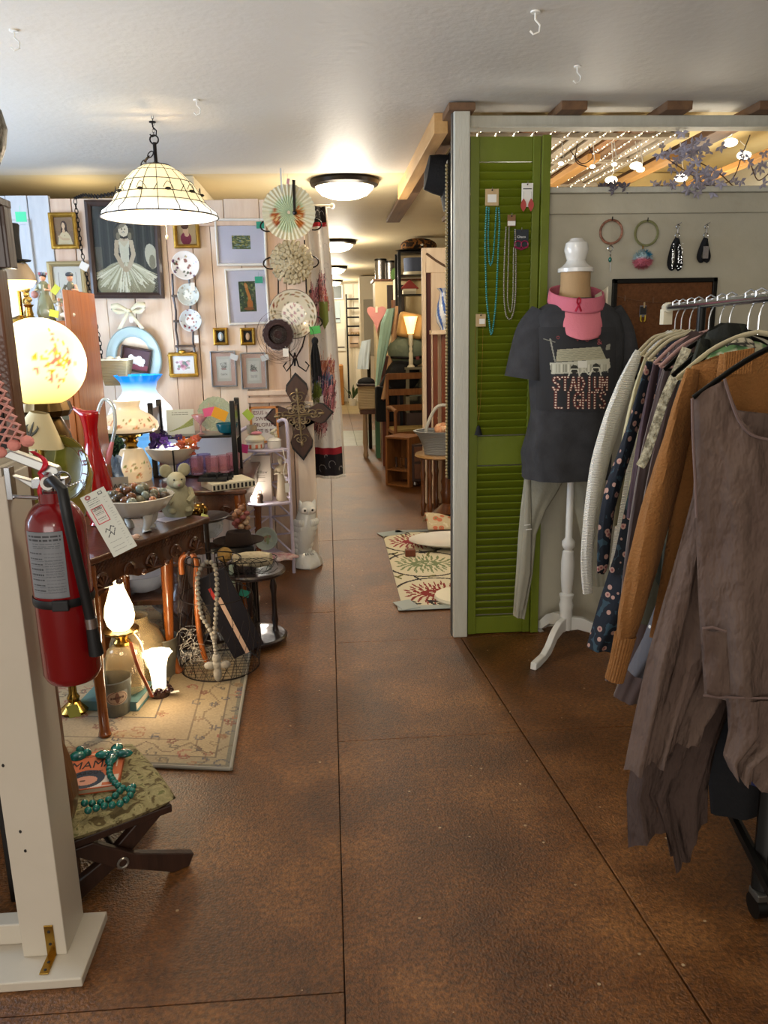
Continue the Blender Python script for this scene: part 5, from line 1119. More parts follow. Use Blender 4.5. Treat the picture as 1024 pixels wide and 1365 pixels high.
# basket-like fabric bin of shells beside the oval frame
p = at(156, 505, Y=4.22); t = thing('wall_basket', 'small cream woven bin with shells hanging below the oval frame', 'basket', (p.x, 4.22, p.z - .03))
MB().add([(-.05, -.05, 0), (.05, -.05, 0), (.05, .05, 0), (-.05, .05, 0), (-.075, -.07, .13), (.075, -.07, .13), (.075, .07, .13), (-.075, .07, .13)], [(0, 1, 2, 3), (0, 4, 5, 1), (1, 5, 6, 2), (2, 6, 7, 3), (3, 7, 4, 0)]).build('bin', mat('straw_weave', '#9c8258', .9, wave=(60, .8, 'Z')), t, smooth=False, solid=.004)
MB().tube([(-.078, -.07, .13), (.078, -.07, .13), (.078, .07, .13), (-.078, .07, .13)], .004, 6, True).build('rim', M_CREAM, t)
for k in range(5): MB().sph((-.04 + k * .02, -.02, .125 + .01 * (k % 2)), (.022, .014, .012), 10, 6, rot('Z', k * 40)).build('shell', mat('shellc%d' % (k % 2), ['#b7926c', '#d8c6a8'][k % 2], .5), t)
# ================================================================ floor items under and beside the table
def flr(px, py): p = at(px, py, Z=0); return p.x, p.y
FZ = .0095
# oil lamp with egg flame shade standing on a teal book
x, y = at(160, 905, Z=.04).x, 2.66
t = thing('teal_book', 'large teal cloth book lying flat under the glowing egg lamp', 'book', (x + .02, y, FZ), math.radians(-8))
MB().bb(-.10, .10, -.08, .08, .004, .032).build('pages', MATS['page_cream'], t, smooth=False); MB().bb(-.103, .106, -.083, .083, 0, .004).bb(-.103, .106, -.083, .083, .032, .036).bb(-.104, .100, -.084, -.080, 0, .036).build('cover', mat('teal_cloth', '#4f6f6e', .7), t, smooth=False, bev=.001)
text('Tuto', .018, mat('pale_letters', '#a9b5aa', .8), t, (.055, -.0845, .017))
t = thing('egg_oil_lamp', 'brass oil lamp with glowing white egg chimney and bulging glass font', 'lamp', (at(155, 800, Y=2.64).x, 2.66, FZ + .0365))
GG = mat('smoky_glass', '#cbb48a', .05, trans=.75, ior=1.3)
MB().lathe([(.05, 0), (.065, .01), (.068, .08), (.066, .13), (.055, .16), (.035, .175), (.02, .18)], 32).build('glass_font', GG, t)
MB().lathe([(.028, .175), (.03, .19), (.02, .20), (.035, .215), (.055, .225), (.062, .23), (.062, .236), (.03, .232)], 30, mod=lambda a, f: 1 + (.04 * math.sin(a * 16) if f > .5 else 0)).build('burner', M_BRASS, t)
EGG = mat('lit_egg_glass', '#fff6de', .3, emis=('#ffe3ac', 3.2))
mb = MB().lathe([(.03, .235), (.045, .255), (.052, .285), (.048, .32), (.036, .355), (.026, .385), (.020, .40)], 30); n = 30
for k in range(n): i = len(mb.v) - n + k; xx, yy, zz = mb.v[i]; mb.v[i] = (xx, yy, zz + .012 * math.sin(2 * PI * k / n * 4) + .012)
mb.build('egg_chimney', EGG, t)
MB().tube(smooth_path([(.03, .02, .22), (.06, .02, .17), (.075, .0, .1), (.085, .03, .05), (.09, .05, -.03)], 5), .003, 6).build('cord', M_CREAM, t)
light('POINT', 'egg_lamp_bulb', (t.location.x, 2.54, .33), 1.5, WARM, .04)
# amber glass pot behind, copper dipper strap
p = at(170, 860, Y=2.78); t = thing('glass_jug', 'clear round glass jug standing behind the egg lamp', 'jug', (p.x + .02, 2.84, FZ))
MB().lathe([(.06, 0), (.085, .01), (.10, .08), (.10, .15), (.08, .20), (.05, .225), (.045, .25), (.05, .255)], 32).build('body', GG, t, solid=.003)
p = at(178, 860, Y=2.58); tag(MB().tube(smooth_path([(-.01, 0, .22), (.0, 0, .16), (.012, 0, .11), (.03, 0, .06), (.045, 0, .01)], 5), [(.004, .012)] * 21, 8).build('copper_strap', mat('copper', '#9a4f34', .35, .6), loc=(p.x - .005, 2.60, .035)), 'worn copper strap hanging down in front of the glass jug', 'strap')
def bucket(label, x, y, r, h, m, emb=None):
    t = thing('metal_bucket', label, 'bucket', (x, y, FZ))
    MB().lathe([(.001, .003), (r * .80, .003), (r * .80, 0), (r * .82, 0), (r, h), (r * 1.03, h + .003), (r * 1.0, h + .006), (r * .97, h), (r * .79, .008)], 36).build('body', m, t)
    MB().ring((r * .93, 0, h - .015), .012, .002, 14, M=rot('Z', 90)).build('handle_ring', M_CHROME, t)
    if emb:
        A = Art(.07, .05, '#6a6c66', 60)
        A.ell(.5, .5, .48, .46, '#a8927c'); A.ell(.5, .5, .43, .40, '#6b4a3c'); A.ell(.5, .5, .40, .36, '#a08a74'); A.ell(.5, .5, .1, .34, '#6b4a3c'); A.lines(.2, .8, (.5,), .14, '#4a3028', .9)
        A.build('emblem', t, fn=lambda u, v: Vector(((r * .925 + .002) * math.sin(.45 + (u - .5) * 1.3), -(r * .925 + .002) * math.cos(.45 + (u - .5) * 1.3), h * .38 + v * .055)))
    return t
ZN = mat('galvanised', '#5d605c', .4, .7, bump=(30, .2), vary=(16, '#7d7f78', .2))
x, y = flr(153, 955); bucket('small dark zinc bucket with an oval emblem by the front table leg', x, y + .02, .062, .125, ZN, True)
x, y = flr(215, 905); bucket('taller galvanised bucket behind the glowing tulip lamp', x, y + .04, .066, .145, mat('zinc_warm', '#8a8371', .4, .5, vary=(16, '#6f6a5c', .2)))
# tulip lamp
x, y = flr(214, 930); t = thing('tulip_lamp', 'small glowing frosted tulip glass lamp on a dark berry shaped base', 'lamp', (x, y, FZ))
BB = mat('berry_glaze', '#24090c', .15, coat=.6)
for k in range(18):
    a = k * 2.4; r = .022 + .018 * (k % 2); MB().sph((r * math.cos(a), r * math.sin(a), .014 + .008 * (k % 3)), (.014, .014, .012), 10, 6).build('berry', BB, t) if k < 14 else None
MB().cyl((0, 0, 0), .034, .03, 18).build('base', BB, t)
mb = MB().lathe([(.024, .032), (.026, .07), (.030, .11), (.038, .145), (.050, .162), (.054, .166)], 40, mod=lambda a, f: 1 + .05 * math.sin(a * 10) * max(0, f * 2 - 1)); mb.build('tulip_glass', mat('lit_tulip', '#fff6e0', .3, emis=('#ffe9bb', 3.4)), t)
light('POINT', 'tulip_lamp_bulb', (x, y - .02, .24), 1.3, WARM, .03); light('POINT', 'tulip_lamp_front', (x + .03, y - .11, .12), .6, WARM, .03)
price_tag(233, 922, 2.66, '#ddd6c8', 'small white tag on the rug beside the tulip lamp', .022).rotation_euler = (1.4, 0, .3)
# brass candlestick lamp base
x, y = flr(100, 955); t = thing('brass_lamp_base', 'brass lamp column with yellow tag left of the front table leg', 'lamp', (x - .005, y + .02, FZ))
MB().lathe([(.045, 0), (.05, .012), (.035, .025), (.018, .04), (.022, .055), (.014, .07), (.012, .25), (.02, .27), (.013, .29), (.012, .40)], 24, mod=lambda a, f: 1 + (.06 * math.sin(a * 8) if f < .3 else 0)).build('column', M_BRASS, t)
price_tag(98, 948, y - .04, '#a9a84e', 'yellow green tag tied on the brass lamp column', .045, ang=-10, w_=.9)
# porcelain washbowl hanging under the table
p = at(185, 762, Y=3.2); tag(MB().lathe([(.03, 0), (.08, .02), (.105, .06), (.11, .085), (.106, .085), (.07, .03), (.001, .015)], 36).build('washbowl', mat('pale_blue_porcelain', '#b6c2dc', .2, coat=.4), loc=(p.x, 3.25, .225)), 'pale blue white washbowl on the stool under the carved table', 'bowl')
t = thing('low_side_stool', 'low brown wooden stool under the table carrying the washbowl', 'stool', (p.x, 3.25, FZ)); MB().bb(-.14, .14, -.12, .12, .19, .214).build('seat', M_MIDW, t, smooth=False, bev=.004)
for a in (-1, 1):
    for b in (-1, 1): MB().cyl((a * .11, b * .09, 0), .012, .19, 10, r2=.016).build('leg', M_MIDW, t)
# plastic bag
p = at(205, 762, Y=3.3)
mb = MB().grid(lambda u, v: Vector((.10 * math.cos(2 * PI * u) * (1 + .2 * math.sin(9 * u + 5 * v)) * math.sin(PI * (.1 + .85 * v)), .07 * math.sin(2 * PI * u) * math.sin(PI * (.1 + .85 * v)), .20 * v + .008 * math.sin(31 * u))), 24, 10, True)
x, y = flr(225, 835)
tag(mb.build('plastic_bag', mat('clear_plastic', '#b9bcc2', .15, trans=.6, ior=1.15), None, smooth=False, loc=(x + .03, y + .05, .02)), 'crumpled clear plastic bag on the rug behind the table leg', 'bag')
# carved bottle
x, y = flr(248, 862); t = thing('carved_wood_bottle', 'large brown bottle covered with carved leather panels beside the wire basket', 'bottle', (x, y, FZ))
LE = mat('carved_leather', '#4c2a17', .4, bump=(26, 1.0), vary=(14, '#2c160b', .2), coat=.3)
MB().lathe([(.05, 0), (.07, .01), (.085, .08), (.088, .14), (.075, .20), (.045, .25), (.032, .28), (.030, .36)], 28).build('body', LE, t)
MB().lathe([(.031, .355), (.034, .362), (.034, .372), (.031, .376)], 24).lathe([(.033, .40), (.038, .405), (.038, .42), (.03, .425), (.001, .425)], 24).lathe([(.030, .376), (.031, .40)], 24).build('collar', M_MIDW, t)
for k in range(5):
    a = -2.2 + k * .5; MB().tube([(.088 * math.cos(a + .3 * math.sin(q)), .088 * math.sin(a + .3 * math.sin(q)), .06 + q * .03) for q in range(5)], .004, 5).build('stitched_seam', M_DKWOOD, t)
# wire basket
x, y = flr(286, 912); WX, WY = x + .005, y + .15
t = thing('wire_basket', 'tall rusty wire mesh basket with looped handles on the rug corner', 'basket', (WX, WY, FZ))
WR = mat('rusty_wire', '#2a211c', .6, .5)
HB = .44
prw = lambda z: interp([(0, .152), (.1, .165), (.25, .145), (HB, .105)], z)
def wring(z, r=.0016): return MB().tube([(prw(z) * math.cos(a), prw(z) * math.sin(a), z) for a in [2 * PI * k / 36 for k in range(36)]], r, 5, True)
wring(.002, .003).build('base_ring', WR, t); wring(HB, .0026).build('top_ring', WR, t); wring(.30, .002).build('middle_ring', WR, t)
mb = MB()
for s_ in (-1, 1):
    for k in range(22):
        a0 = 2 * PI * k / 22; mb.tube([(prw(z) * math.cos(a0 + s_ * z * 3.2), prw(z) * math.sin(a0 + s_ * z * 3.2), z) for z in [q * .02 for q in range(0, 12)]], .0009, 3)
for k in range(12): a0 = 2 * PI * k / 12; mb.tube([(prw(z) * math.cos(a0), prw(z) * math.sin(a0), z) for z in [q * .04 for q in range(0, 12)]], .0013, 4)
o = mb.build('wire_mesh', WR, t); o['kind'] = 'stuff'
mb = MB()
for k in range(11): r_ = prw(0); c = -r_ + 2 * r_ * (k + .5) / 11; h_ = math.sqrt(max(0, r_ * r_ - c * c)); mb.tube([(c, -h_, .003), (c, h_, .003)], .0009, 3).tube([(-h_, c, .003), (h_, c, .003)], .0009, 3)
o = mb.build('base_mesh', WR, t); o['kind'] = 'stuff'
for s_ in (-1, 1): MB().tube([(s_ * .03, -.1, HB - .0), (s_ * .03, -.12, HB + .04), (s_ * .055, -.12, HB + .045), (s_ * .06, -.10, HB)], .003, 6).build('handle_loop', M_BLACK, t)
# cane hooked on the basket
cz = .475
t = thing('wooden_cane', 'polished orange bentwood cane hooked through the wire basket', 'cane', (WX - .045, WY - .02, FZ + .005))
MB().tube(smooth_path([(.045, 0, .02), (.02, 0, .0), (-.005, -.01, .03), (-.02, -.02, .12), (-.022, -.03, .25), (-.015, -.04, .38), (-.008, -.05, .45), (-.03, -.05, .485), (-.062, -.045, .46), (-.066, -.04, .40)], 6), .0105, 12).build('shaft', mat('bentwood', '#b0622a', .3, coat=.5, vary=(10, '#8a4318', .2), stretch=(8, 8, .8)), t)
# concrete rosary
t = thing('white_bead_rosary', 'chunky grey white bead rosary with a lumpy cross hanging on the wire basket', 'rosary', (WX, WY - .175, FZ))
GB = mat('chalk_bead', '#9c968a', .8, bump=(80, .5), vary=(30, '#7d776b', .2))
bead_string(t, smooth_path([(.008, 0, .195), (-.012, 0, .24), (-.03, 0, .28), (-.037, .01, .35), (-.036, .02, .42), (-.02, .05, .455), (.0, .06, .465), (.02, .05, .455), (.032, .02, .42), (.030, .01, .35), (.022, 0, .27), (.012, 0, .20)]), .0092, GB, None)
bead_string(t, [(.01, 0, .185), (.013, 0, .12)], .0085, GB, 5); MB().sph((.010, 0, .19), .0125, 12, 8).build('large_bead', GB, t)
mb = MB()
for dx, dz, rx, rz in ((0, .026, .017, .022), (0, -.034, .016, .034), (-.027, -.002, .022, .016), (.03, .0, .022, .016), (0, 0, .02, .02)): mb.sph((.014 + dx, 0, .08 + dz), (rx, .012, rz), 12, 8)
mb.build('cross', GB, t)
# pinkish ribbed straps / magazine inside, excelsior
t = thing('boxed_game', 'black and red flat box with a cream strip standing inside the wire basket', 'box', (WX + .045, WY + .01, FZ + .004), math.radians(12))
MB().box((0, 0, .21), (.13, .02, .36), rot('Y', -22)).build('box', mat('black_card', '#15131a', .4), t, smooth=False, bev=.002); MB().box((.012, -.011, .16), (.016, .002, .26), rot('Y', -22)).build('cream_strip', mat('cream_pink', '#c9a890', .6), t, smooth=False); MB().box((-.06, -.0115, .30), (.012, .002, .05), rot('Y', -22)).build('red_label', mat('label_red', '#a82a24', .5), t, smooth=False)
mb = MB()
for k in range(26):
    c = Vector((RND.gauss(-.09, .02), RND.gauss(-.03, .03), RND.uniform(.03, .15))); r_ = RND.uniform(.015, .035); a1, a2 = RND.uniform(0, 6), RND.uniform(0, 3)
    mb.tube([c + rot('Z', math.degrees(a1)) @ rot('X', math.degrees(a2)) @ Vector((r_ * math.cos(q), r_ * math.sin(q), .004 * q)) for q in [j * .5 for j in range(11)]], .0013, 4)
tag(mb.build('white_twine', mat('pale_twine', '#b8b0a2', .8), loc=(WX, WY, FZ + .005)), 'loose white curled twine in the left of the wire basket', 'twine')
# round two tier stand
t = thing('two_tier_stand', 'dark wooden round two tier stand right of the wire basket', 'stand', (-.345, 3.17, 0))
DW = wood('dark_mahogany', '#2a1a15', '#1a0f0c', .3, 6, (4, 4, 1), coat=.5)
disc = lambda r, z: MB().lathe([(.001, z), (r - .01, z), (r, z + .006), (r, z + .014), (r - .008, z + .02), (r - .03, z + .018), (.001, z + .018)], 44)
disc(.13, .02).build('lower_disc', DW, t); disc(.135, .31).build('upper_disc', DW, t)
for k in range(3):
    a = k * 2.09 + .4; x, y = .085 * math.cos(a), .085 * math.sin(a)
    MB().lathe([(.014, .036), (.010, .06), (.015, .09), (.011, .12), (.011, .2), (.016, .24), (.010, .27), (.014, .312)], 14, c=(x, y, 0)).build('spindle', DW, t); MB().sph((x, y, .012), (.02, .02, .012)).build('foot', DW, t)
tag(MB().box((0, 0, 0), (.04, .002, .028), rot('Y', 20)).build('price_tag', tagpaper('#2d8a70'), loc=at(326, 791, Y=3.05), smooth=False), 'dark green price tag hanging at the front of the round stand', 'price tag')
# wire tray with doll and wheat on it
t = thing('wire_tray', 'oblong black wire basket holding a straw doll on the round stand', 'basket', (-.36, 3.15, .3325))
for z, s_ in ((.003, .8), (.05, 1)): MB().tube([(.12 * s_ * math.cos(a), .075 * s_ * math.sin(a), z) for a in [2 * PI * k / 28 for k in range(28)]], .002, 5, True).build('wire_ring', M_BLACK, t)
mb = MB()
for k in range(18): a = 2 * PI * k / 18; mb.tube([(.096 * math.cos(a), .06 * math.sin(a), .003), (.12 * math.cos(a), .075 * math.sin(a), .05)], .0011, 4)
for k in range(6): mb.tube([(.115 * math.cos(q) * .5 + .03 * k - .08, -.07, .035 + .035 * math.sin(q)) for q in [j * .5 for j in range(13)]], .0012, 4)
o = mb.build('wire_scroll', M_BLACK, t); o['kind'] = 'stuff'
t = thing('straw_doll', 'straw doll with a round golden head and pale lace dress lying in the wire tray', 'doll', (-.37, 3.14, .352), math.radians(-12))
LC = mat('cream_lace', '#b8a98a', .9, bump=(70, .6)); MB().tube([(-.05, 0, .03), (0, 0, .03), (.06, 0, .03), (.11, 0, .035)], [.02, .03, .034, .024], 12).build('dress', LC, t)
MB().sph((-.085, -.01, .05), (.032, .03, .032), 14, 10).build('head', mat('golden_straw', '#a98345', .9, bump=(90, 1)), t)
for s_ in (-1, 1): MB().tube([(-.04, s_ * .02, .03), (-.01, s_ * .045, .02), (.03, s_ * .05, .02)], [.009, .008, .006], 8).build('arm', LC, t)
MB().grid(lambda u, v: Vector((-.045 + (u - .5) * .02, -.05 - .003 * math.sin(6 * v), .02 - .10 * v)), 2, 6).build('ribbon', mat('mint_ribbon', '#a9b8a4', .6), t, solid=.001)
# low black bench with dark dish, brass ball, hat
t = thing('black_bench', 'low glossy black bench behind the wire basket', 'bench', (-.52, 3.36, 0))
MB().bb(-.20, .17, -.05, .06, .36, .385).build('seat', MATS['black_lacquer_wood'], t, smooth=False, bev=.004)
for a in (-.185, .155):
    for b in (-.04, .05): MB().bb(a - .012, a + .012, b - .01, b + .01, .0, .36).build('leg', MATS['black_lacquer_wood'], t, smooth=False)
p = at(262, 690, Y=3.2); t = thing('dark_dish_stand', 'dark dish on a tall thin stem carrying a brass ball', 'dish', (-.53, 3.2, FZ))
zz = p.z - FZ
MB().lathe([(.06, 0), (.06, .01), (.012, .03), (.010, zz - .03), (.02, zz - .015), (.08, zz - .008), (.098, zz + .006), (.095, zz + .008), (.07, zz), (.001, zz - .002)], 32).build('dish', DW, t)
tag(MB().sph((0, 0, .032), (.04, .04, .034), 20, 12).build('brass_ball', mat('polished_brass', '#7a5a2a', .12, 1), loc=(-.555, 3.19, p.z + .002)), 'polished brass ball on the dark dish', 'ball')
price_tag(272, 690, 3.12, '#cfc96e', 'yellow sticker tag beside the brass ball', .028, w_=1.0, ang=20)
p = at(300, 718, Y=3.3); t = thing('brown_brim_hat', 'dark brown felt hat with curled brim on the low black bench', 'hat', (-.42, 3.36, .386))
MB().lathe([(.10, .018), (.102, .022), (.07, .006), (.058, .004), (.05, .05), (.045, .06), (.001, .058)], 32, mod=lambda a, f: 1 + .1 * math.cos(2 * a)).build('felt', mat('brown_felt', '#2e201a', .95), t)
# little bear figure with flowers + glass dish behind
p = at(316, 706, Y=3.36); t = thing('bear_flower_figurine', 'small brown resin bear ornament with pink roses above the dark hat', 'figurine', (-.405, 3.36, .447))
for k in range(16): a = k * 2.4; MB().sph((.028 * math.cos(a), .02 * math.sin(a), .015 + .005 * k), (.014, .013, .012), 8, 6).build('lump', mat('bear%d' % (k % 3), ['#8b6248', '#7b3f3a', '#a98a6c'][k % 3], .6), t)
MB().sph((.005, -.005, .105), .014, 10, 8).sph((-.006, -.005, .12), .005, 6, 4).sph((.016, -.005, .12), .005, 6, 4).build('head', mat('bear_brown', '#8b6248', .6), t)
plate('glass_dish', 'clear fluted glass dish standing behind the brass ball', 281, 700, .055, 3.30, lambda v: lin('#b8b9b4'), tilt=10, scal=.03, m=mat('fluted_glass', '#d5d6d2', .08, trans=.5, ior=1.3, bump=(90, .7)))
plate('square_dish', 'pale green white dish with small rose print leaning near the shelf foot', 355, 718, .06, 3.95, flecks(14, 4, .1, .5, ['#9a7f6a', '#8a9a74'], '#a9b5ac', .06, .16), tilt=14, m=MATS['painted_china'])
plate('small_flower_saucer', 'small white saucer with flower print under the dark dish', 264, 712, .035, 3.28, flecks(10, 5, .1, .6, ['#a8607a', '#6f8a5c'], '#c9cdd0', .035, .2), m=MATS['painted_china'])
# ================================================================ white wicker corner shelf
wx0, wx1 = at(322, 640, Y=4.12).x, at(386, 640, Y=4.12).x; WW = wx1 - wx0
t = thing('wicker_corner_shelf', 'white lilac painted wicker corner shelf with three rounded tiers', 'shelf', (wx0, 4.14, 0))
LI = mat('lilac_white_paint', '#c3b9cb', .5, bump=(50, .2))
sz = [at(350, py, Y=4.1).z for py in (600, 672, 745)]
for x in (0, WW):
    H = sz[0] + .10; q = 1 if x else -1
    MB().tube(smooth_path([(x, 0, 0), (x, 0, H * .6), (x, 0, H), (x - q * .015, .01, H + .05), (x - q * .05, .03, H + .04)] if x else [(x, 0, 0), (x, 0, H * .6), (x, 0, H - .03), (x + .012, .0, H), (x + .05, .02, H + .02)], 5), .009, 10).build('upright', LI, t)
MB().tube([(WW / 2, .19, 0), (WW / 2, .19, sz[0] + .1)], .009, 8).build('upright', LI, t)
for z in sz:
    n = 18; poly = [(WW * k / n, -.045 * math.sin(PI * k / n)) for k in range(n + 1)] + [(WW / 2, .2)]
    MB().prism([(a, b) for a, b in poly], .014, M=Matrix(((1, 0, 0), (0, 0, 1), (0, 1, 0))), c=(0, 0, z - .014)).build('shelf_board', LI, t, smooth=False, bev=.003)
    MB().tube([(a, b, z - .004) for a, b in poly[:-1]], .008, 8).build('wrapped_edge', LI, t)
rr = random.Random(9)
for z0, z1 in zip(sz[1:], sz[:-1]):
    for sx in (0, 1):
        a_, b_ = Vector((WW * sx, 0, 0)), Vector((WW / 2, .19, 0))
        seq = [(0, .05), (1, .25), (0, .42), (1, .6), (0, .75), (1, .95)]
        for (u0, v0), (u1, v1) in zip(seq, seq[1:]):
            MB().tube([a_.lerp(b_, u0 * .9 + .03) + Vector((0, 0, lerp(z0, z1, v0))), a_.lerp(b_, u1 * .9 + .03) + Vector((0, 0, lerp(z0, z1, v1)))], .0055, 6).build('lattice_bar', LI, t)
price_tag(325, 598, 4.08, '#d23c7c', 'hot pink price tag on the upright of the wicker shelf', .045, w_=1.0, ang=12)
# things on the shelf
WY1 = 4.16
def onshelf(px, tier, dy=0): p = at(px, 600, Y=WY1 + dy); return (p.x, WY1 + dy, sz[tier] + .0005)
t = thing('scripture_frame', 'orange wood framed scripture sampler at the back of the shelf top', 'picture', (at(352, 560, Y=4.29).x, 4.30, sz[0] + .01), 0)
fw_, fh_ = .155, .20
for a in ((-fw_/2, -fw_/2 + .012, 0, fh_), (fw_/2 - .012, fw_/2, 0, fh_), (-fw_/2, fw_/2, 0, .012), (-fw_/2, fw_/2, fh_ - .012, fh_)): MB().bb(a[0], a[1], -.008, .006, a[2], a[3]).build('frame_side', mat('honey_pine', '#b8763a', .4), t, smooth=False, bev=.001)
MB().bb(-fw_/2, fw_/2, 0, .004, 0, fh_).build('backing', mat('linen_print', '#cfc9c2', .9), t, smooth=False)
for k, s_ in enumerate(('JESUS is the', 'SWEET', 'PILGRIM', 'LOT IS BY')): text(s_, .028, mat('cross_stitch', '#5c2a30', .8), t, (0, -.002, fh_ - .035 - k * .033), ext=.0003, width=(.125, .09, .11, .115)[k])
t = thing('porcelain_box', 'white oval porcelain box with orange flowers and pink bow lid', 'box', onshelf(341, 0, -.02)); OC = mat('painted_china', '#ffffff', .15, vcol=True)
MB().lathe(dense([(.04, 0), (.048, .01), (.046, .04), (.05, .045)], .004), 60).build('body', OC, t, colfn=lambda v: lin('#b5542e') if abs(v.z - .018) < .01 and math.sin(math.atan2(v.x, -v.y) * 9) > .1 and abs(math.atan2(v.x, -v.y)) < .9 else lin('#d0c8b8'), smooth='all')
MB().lathe([(.051, .045), (.052, .055), (.035, .075), (.001, .08)], 30).build('lid', M_CREAM, t); MB().sph((.01, -.02, .088), (.03, .012, .010)).sph((-.02, -.01, .086), (.014, .012, .008)).build('pink_flower', mat('pink_porcelain', '#c9808a', .3), t)
t = thing('white_lidded_jar', 'small white porcelain jar with floral knob right of the porcelain box', 'jar', onshelf(366, 0, -.01)); MB().lathe([(.03, 0), (.038, .012), (.036, .04), (.04, .044), (.026, .055), (.001, .06)], 30).build('jar', M_PORC, t)
for k in range(7): MB().sph((.012 * math.cos(k), .01 * math.sin(k), .065 + k * .006), .009, 8, 5).build('porcelain_flower', mat('cream_porcelain', '#c9c0a4', .3), t)
t = thing('glass_votive', 'small frosted glass votive with green tag on the porcelain box', 'votive', (onshelf(338, 0)[0], WY1 - .02, sz[0] + .0835)); MB().lathe([(.001, 0), (.024, 0), (.028, .045), (.026, .045)], 24).build('cup', mat('tan_glass', '#a89a80', .2, trans=.2), t)
price_tag(331, 553, 4.08, '#a9c24a', 'lime green tag beside the glass votive', .038, ang=50)
t = thing('grey_gift_box', 'tall pale grey box with fine script on the middle wicker tier', 'box', onshelf(347, 1, .03)); MB().bb(-.052, .052, -.02, .02, 0, .25).build('carton', mat('pearl_card', '#b8aa9c', .6), t, smooth=False, bev=.001); text('Willow', .022, M_INK, t, (0, -.0205, .16), ext=.0002)
for z in (.14, .13, .11): MB().bb(-.02, .02, -.0205, -.0202, z, z + .0015).build('text_line', M_INK, t, smooth=False)
figurine_loc = onshelf(373, 1, .02); t = thing('carved_angel_figurine', 'cream carved woman figurine with folded arms on the middle tier', 'figurine', figurine_loc)
IV = mat('carved_ivory', '#b3a48c', .7)
MB().lathe([(.03, 0), (.032, .01), (.022, .10), (.018, .14), (.026, .17), (.022, .185), (.008, .195), (.008, .205)], 24).sph((0, 0, .218), (.014, .014, .018)).build('body', IV, t)
for q in (-1, 1): MB().tube([(q * .024, 0, .178), (q * .03, -.012, .150), (q * .004, -.026, .155)], [.008, .008, .006], 8).build('arm', IV, t)
MB().sph((0, .004, .224), (.016, .016, .017)).sph((0, .016, .218), .009, 8, 6).build('hair', mat('carved_ivory2', '#9c8c72', .7), t)
o = onshelf(338, 1, -.035); t = thing('owl_night_light', 'tiny dark owl lantern with bright white light on the middle tier', 'lantern', (o[0] + .02, o[1], o[2]))
MB().lathe([(.016, 0), (.018, .004), (.014, .012), (.018, .03), (.016, .045), (.006, .052), (.001, .053)], 18).build('owl_body', mat('dark_bronze_owl', '#3c2c22', .4, .6), t); MB().ring((0, 0, .06), .010, .0018, 16).build('ring', MATS['dark_bronze_owl'], t)
MB().sph((-.034, .0, .022), (.018, .010, .022), 14, 10).build('lit_globe', mat('lit_white', '#ffffff', .3, emis=('#fff4e4', 6)), t)
light('POINT', 'night_light', (o[0] - .01, o[1] - .03, o[2] + .05), .9, (1, .93, .82), .02)
tag(MB().tube(smooth_path([(0, 0, 0), (.01, -.01, -.06), (.0, -.01, -.12), (.012, -.01, -.17)], 5), .0025, 6).box((.014, -.012, -.20), (.022, .002, .05)).build('lace_string', M_WHITE, loc=(at(377, 600, Y=4.06).x, 4.06, sz[0] + .005)), 'white string and paper tag hanging off the shelf top', 'tag')
mb = MB().grid(lambda u, v: Vector(((.10 + .014 * math.sin(u * 60)) * v * math.cos(2 * PI * u), .7 * (.10 + .014 * math.sin(u * 60)) * v * math.sin(2 * PI * u), -.02 * v ** 3)), 60, 4, True)
o = onshelf(365, 2, -.02); tag(mb.build('lace_doily', mat('doily', '#c9b8b0', .9, vary=(25, '#a8707a', .12)), None, solid=.002, loc=(o[0], o[1] - .03, o[2] + .022)), 'round white doily with pink embroidery on the lowest wicker tier', 'doily')
# ================================================================ white ceramic owl
ow_ = at(410, 752, Z=0); t = thing('ceramic_owl', 'large white glazed ceramic owl standing on a rock at the wall corner', 'statue', (ow_.x, 4.26, 0), math.radians(10))
OW = mat('owl_glaze', '#cfd0cc', .22, coat=.4, bump=(34, .35))
MB().lathe([(.075, 0), (.085, .01), (.078, .04), (.06, .07), (.05, .085), (.001, .09)], 20, mod=lambda a, f: 1 + .08 * math.sin(a * 3 + f * 5) + .05 * math.sin(a * 7)).build('rock', OW, t)
mb = MB().tube([(-.045, 0, .02), (-.035, 0, .09), (-.02, 0, .15), (-.008, 0, .21), (.002, 0, .26), (.008, 0, .30), (.01, 0, .335), (.01, 0, .36)], [(.018, .02), (.035, .045), (.055, .060), (.064, .066), (.060, .062), (.050, .052), (.052, .05), (.03, .03)], 28); mb.build('body', OW, t, sub=1)
hd = MB().sph((.012, -.012, .335), (.052, .05, .042), 24, 14)
for q in (-1, 1): hd.lathe([(.018, 0), (.01, .02), (.001, .034)], 12, c=(.012 + q * .034, -.016, .355), M=rot('Y', q * 16))
hd.build('head', OW, t)
for q in (-1, 1):
    MB().sph((.012 + q * .022, -.056, .335), (.018, .006, .017), 16, 8).build('eye_disc', M_PORC, t); MB().sph((.012 + q * .021, -.062, .336), (.0065, .003, .0065), 10, 6).build('eye', M_INK, t)
MB().lathe([(.006, 0), (.003, -.010), (.001, -.016)], 8, c=(.012, -.064, .328)).build('beak', M_PORC, t)
for q in (-1, 1):
    mb = MB()
    for r_ in range(6):
        for c_ in range(5 - r_ // 2):
            z = .26 - r_ * .032; w0 = .062 - r_ * .004
            mb.sph((q * (w0 * math.cos(.25 + c_ * .22) ) - .005 * r_ , -w0 * math.sin(.25 + c_ * .22) * .95 , z), (.014, .008, .022), 8, 5)
    mb.build('wing', OW, t)
for k in range(4): MB().sph((-.012 + k * .014, -.05, .085), (.006, .012, .008), 8, 5).build('claw', OW, t)
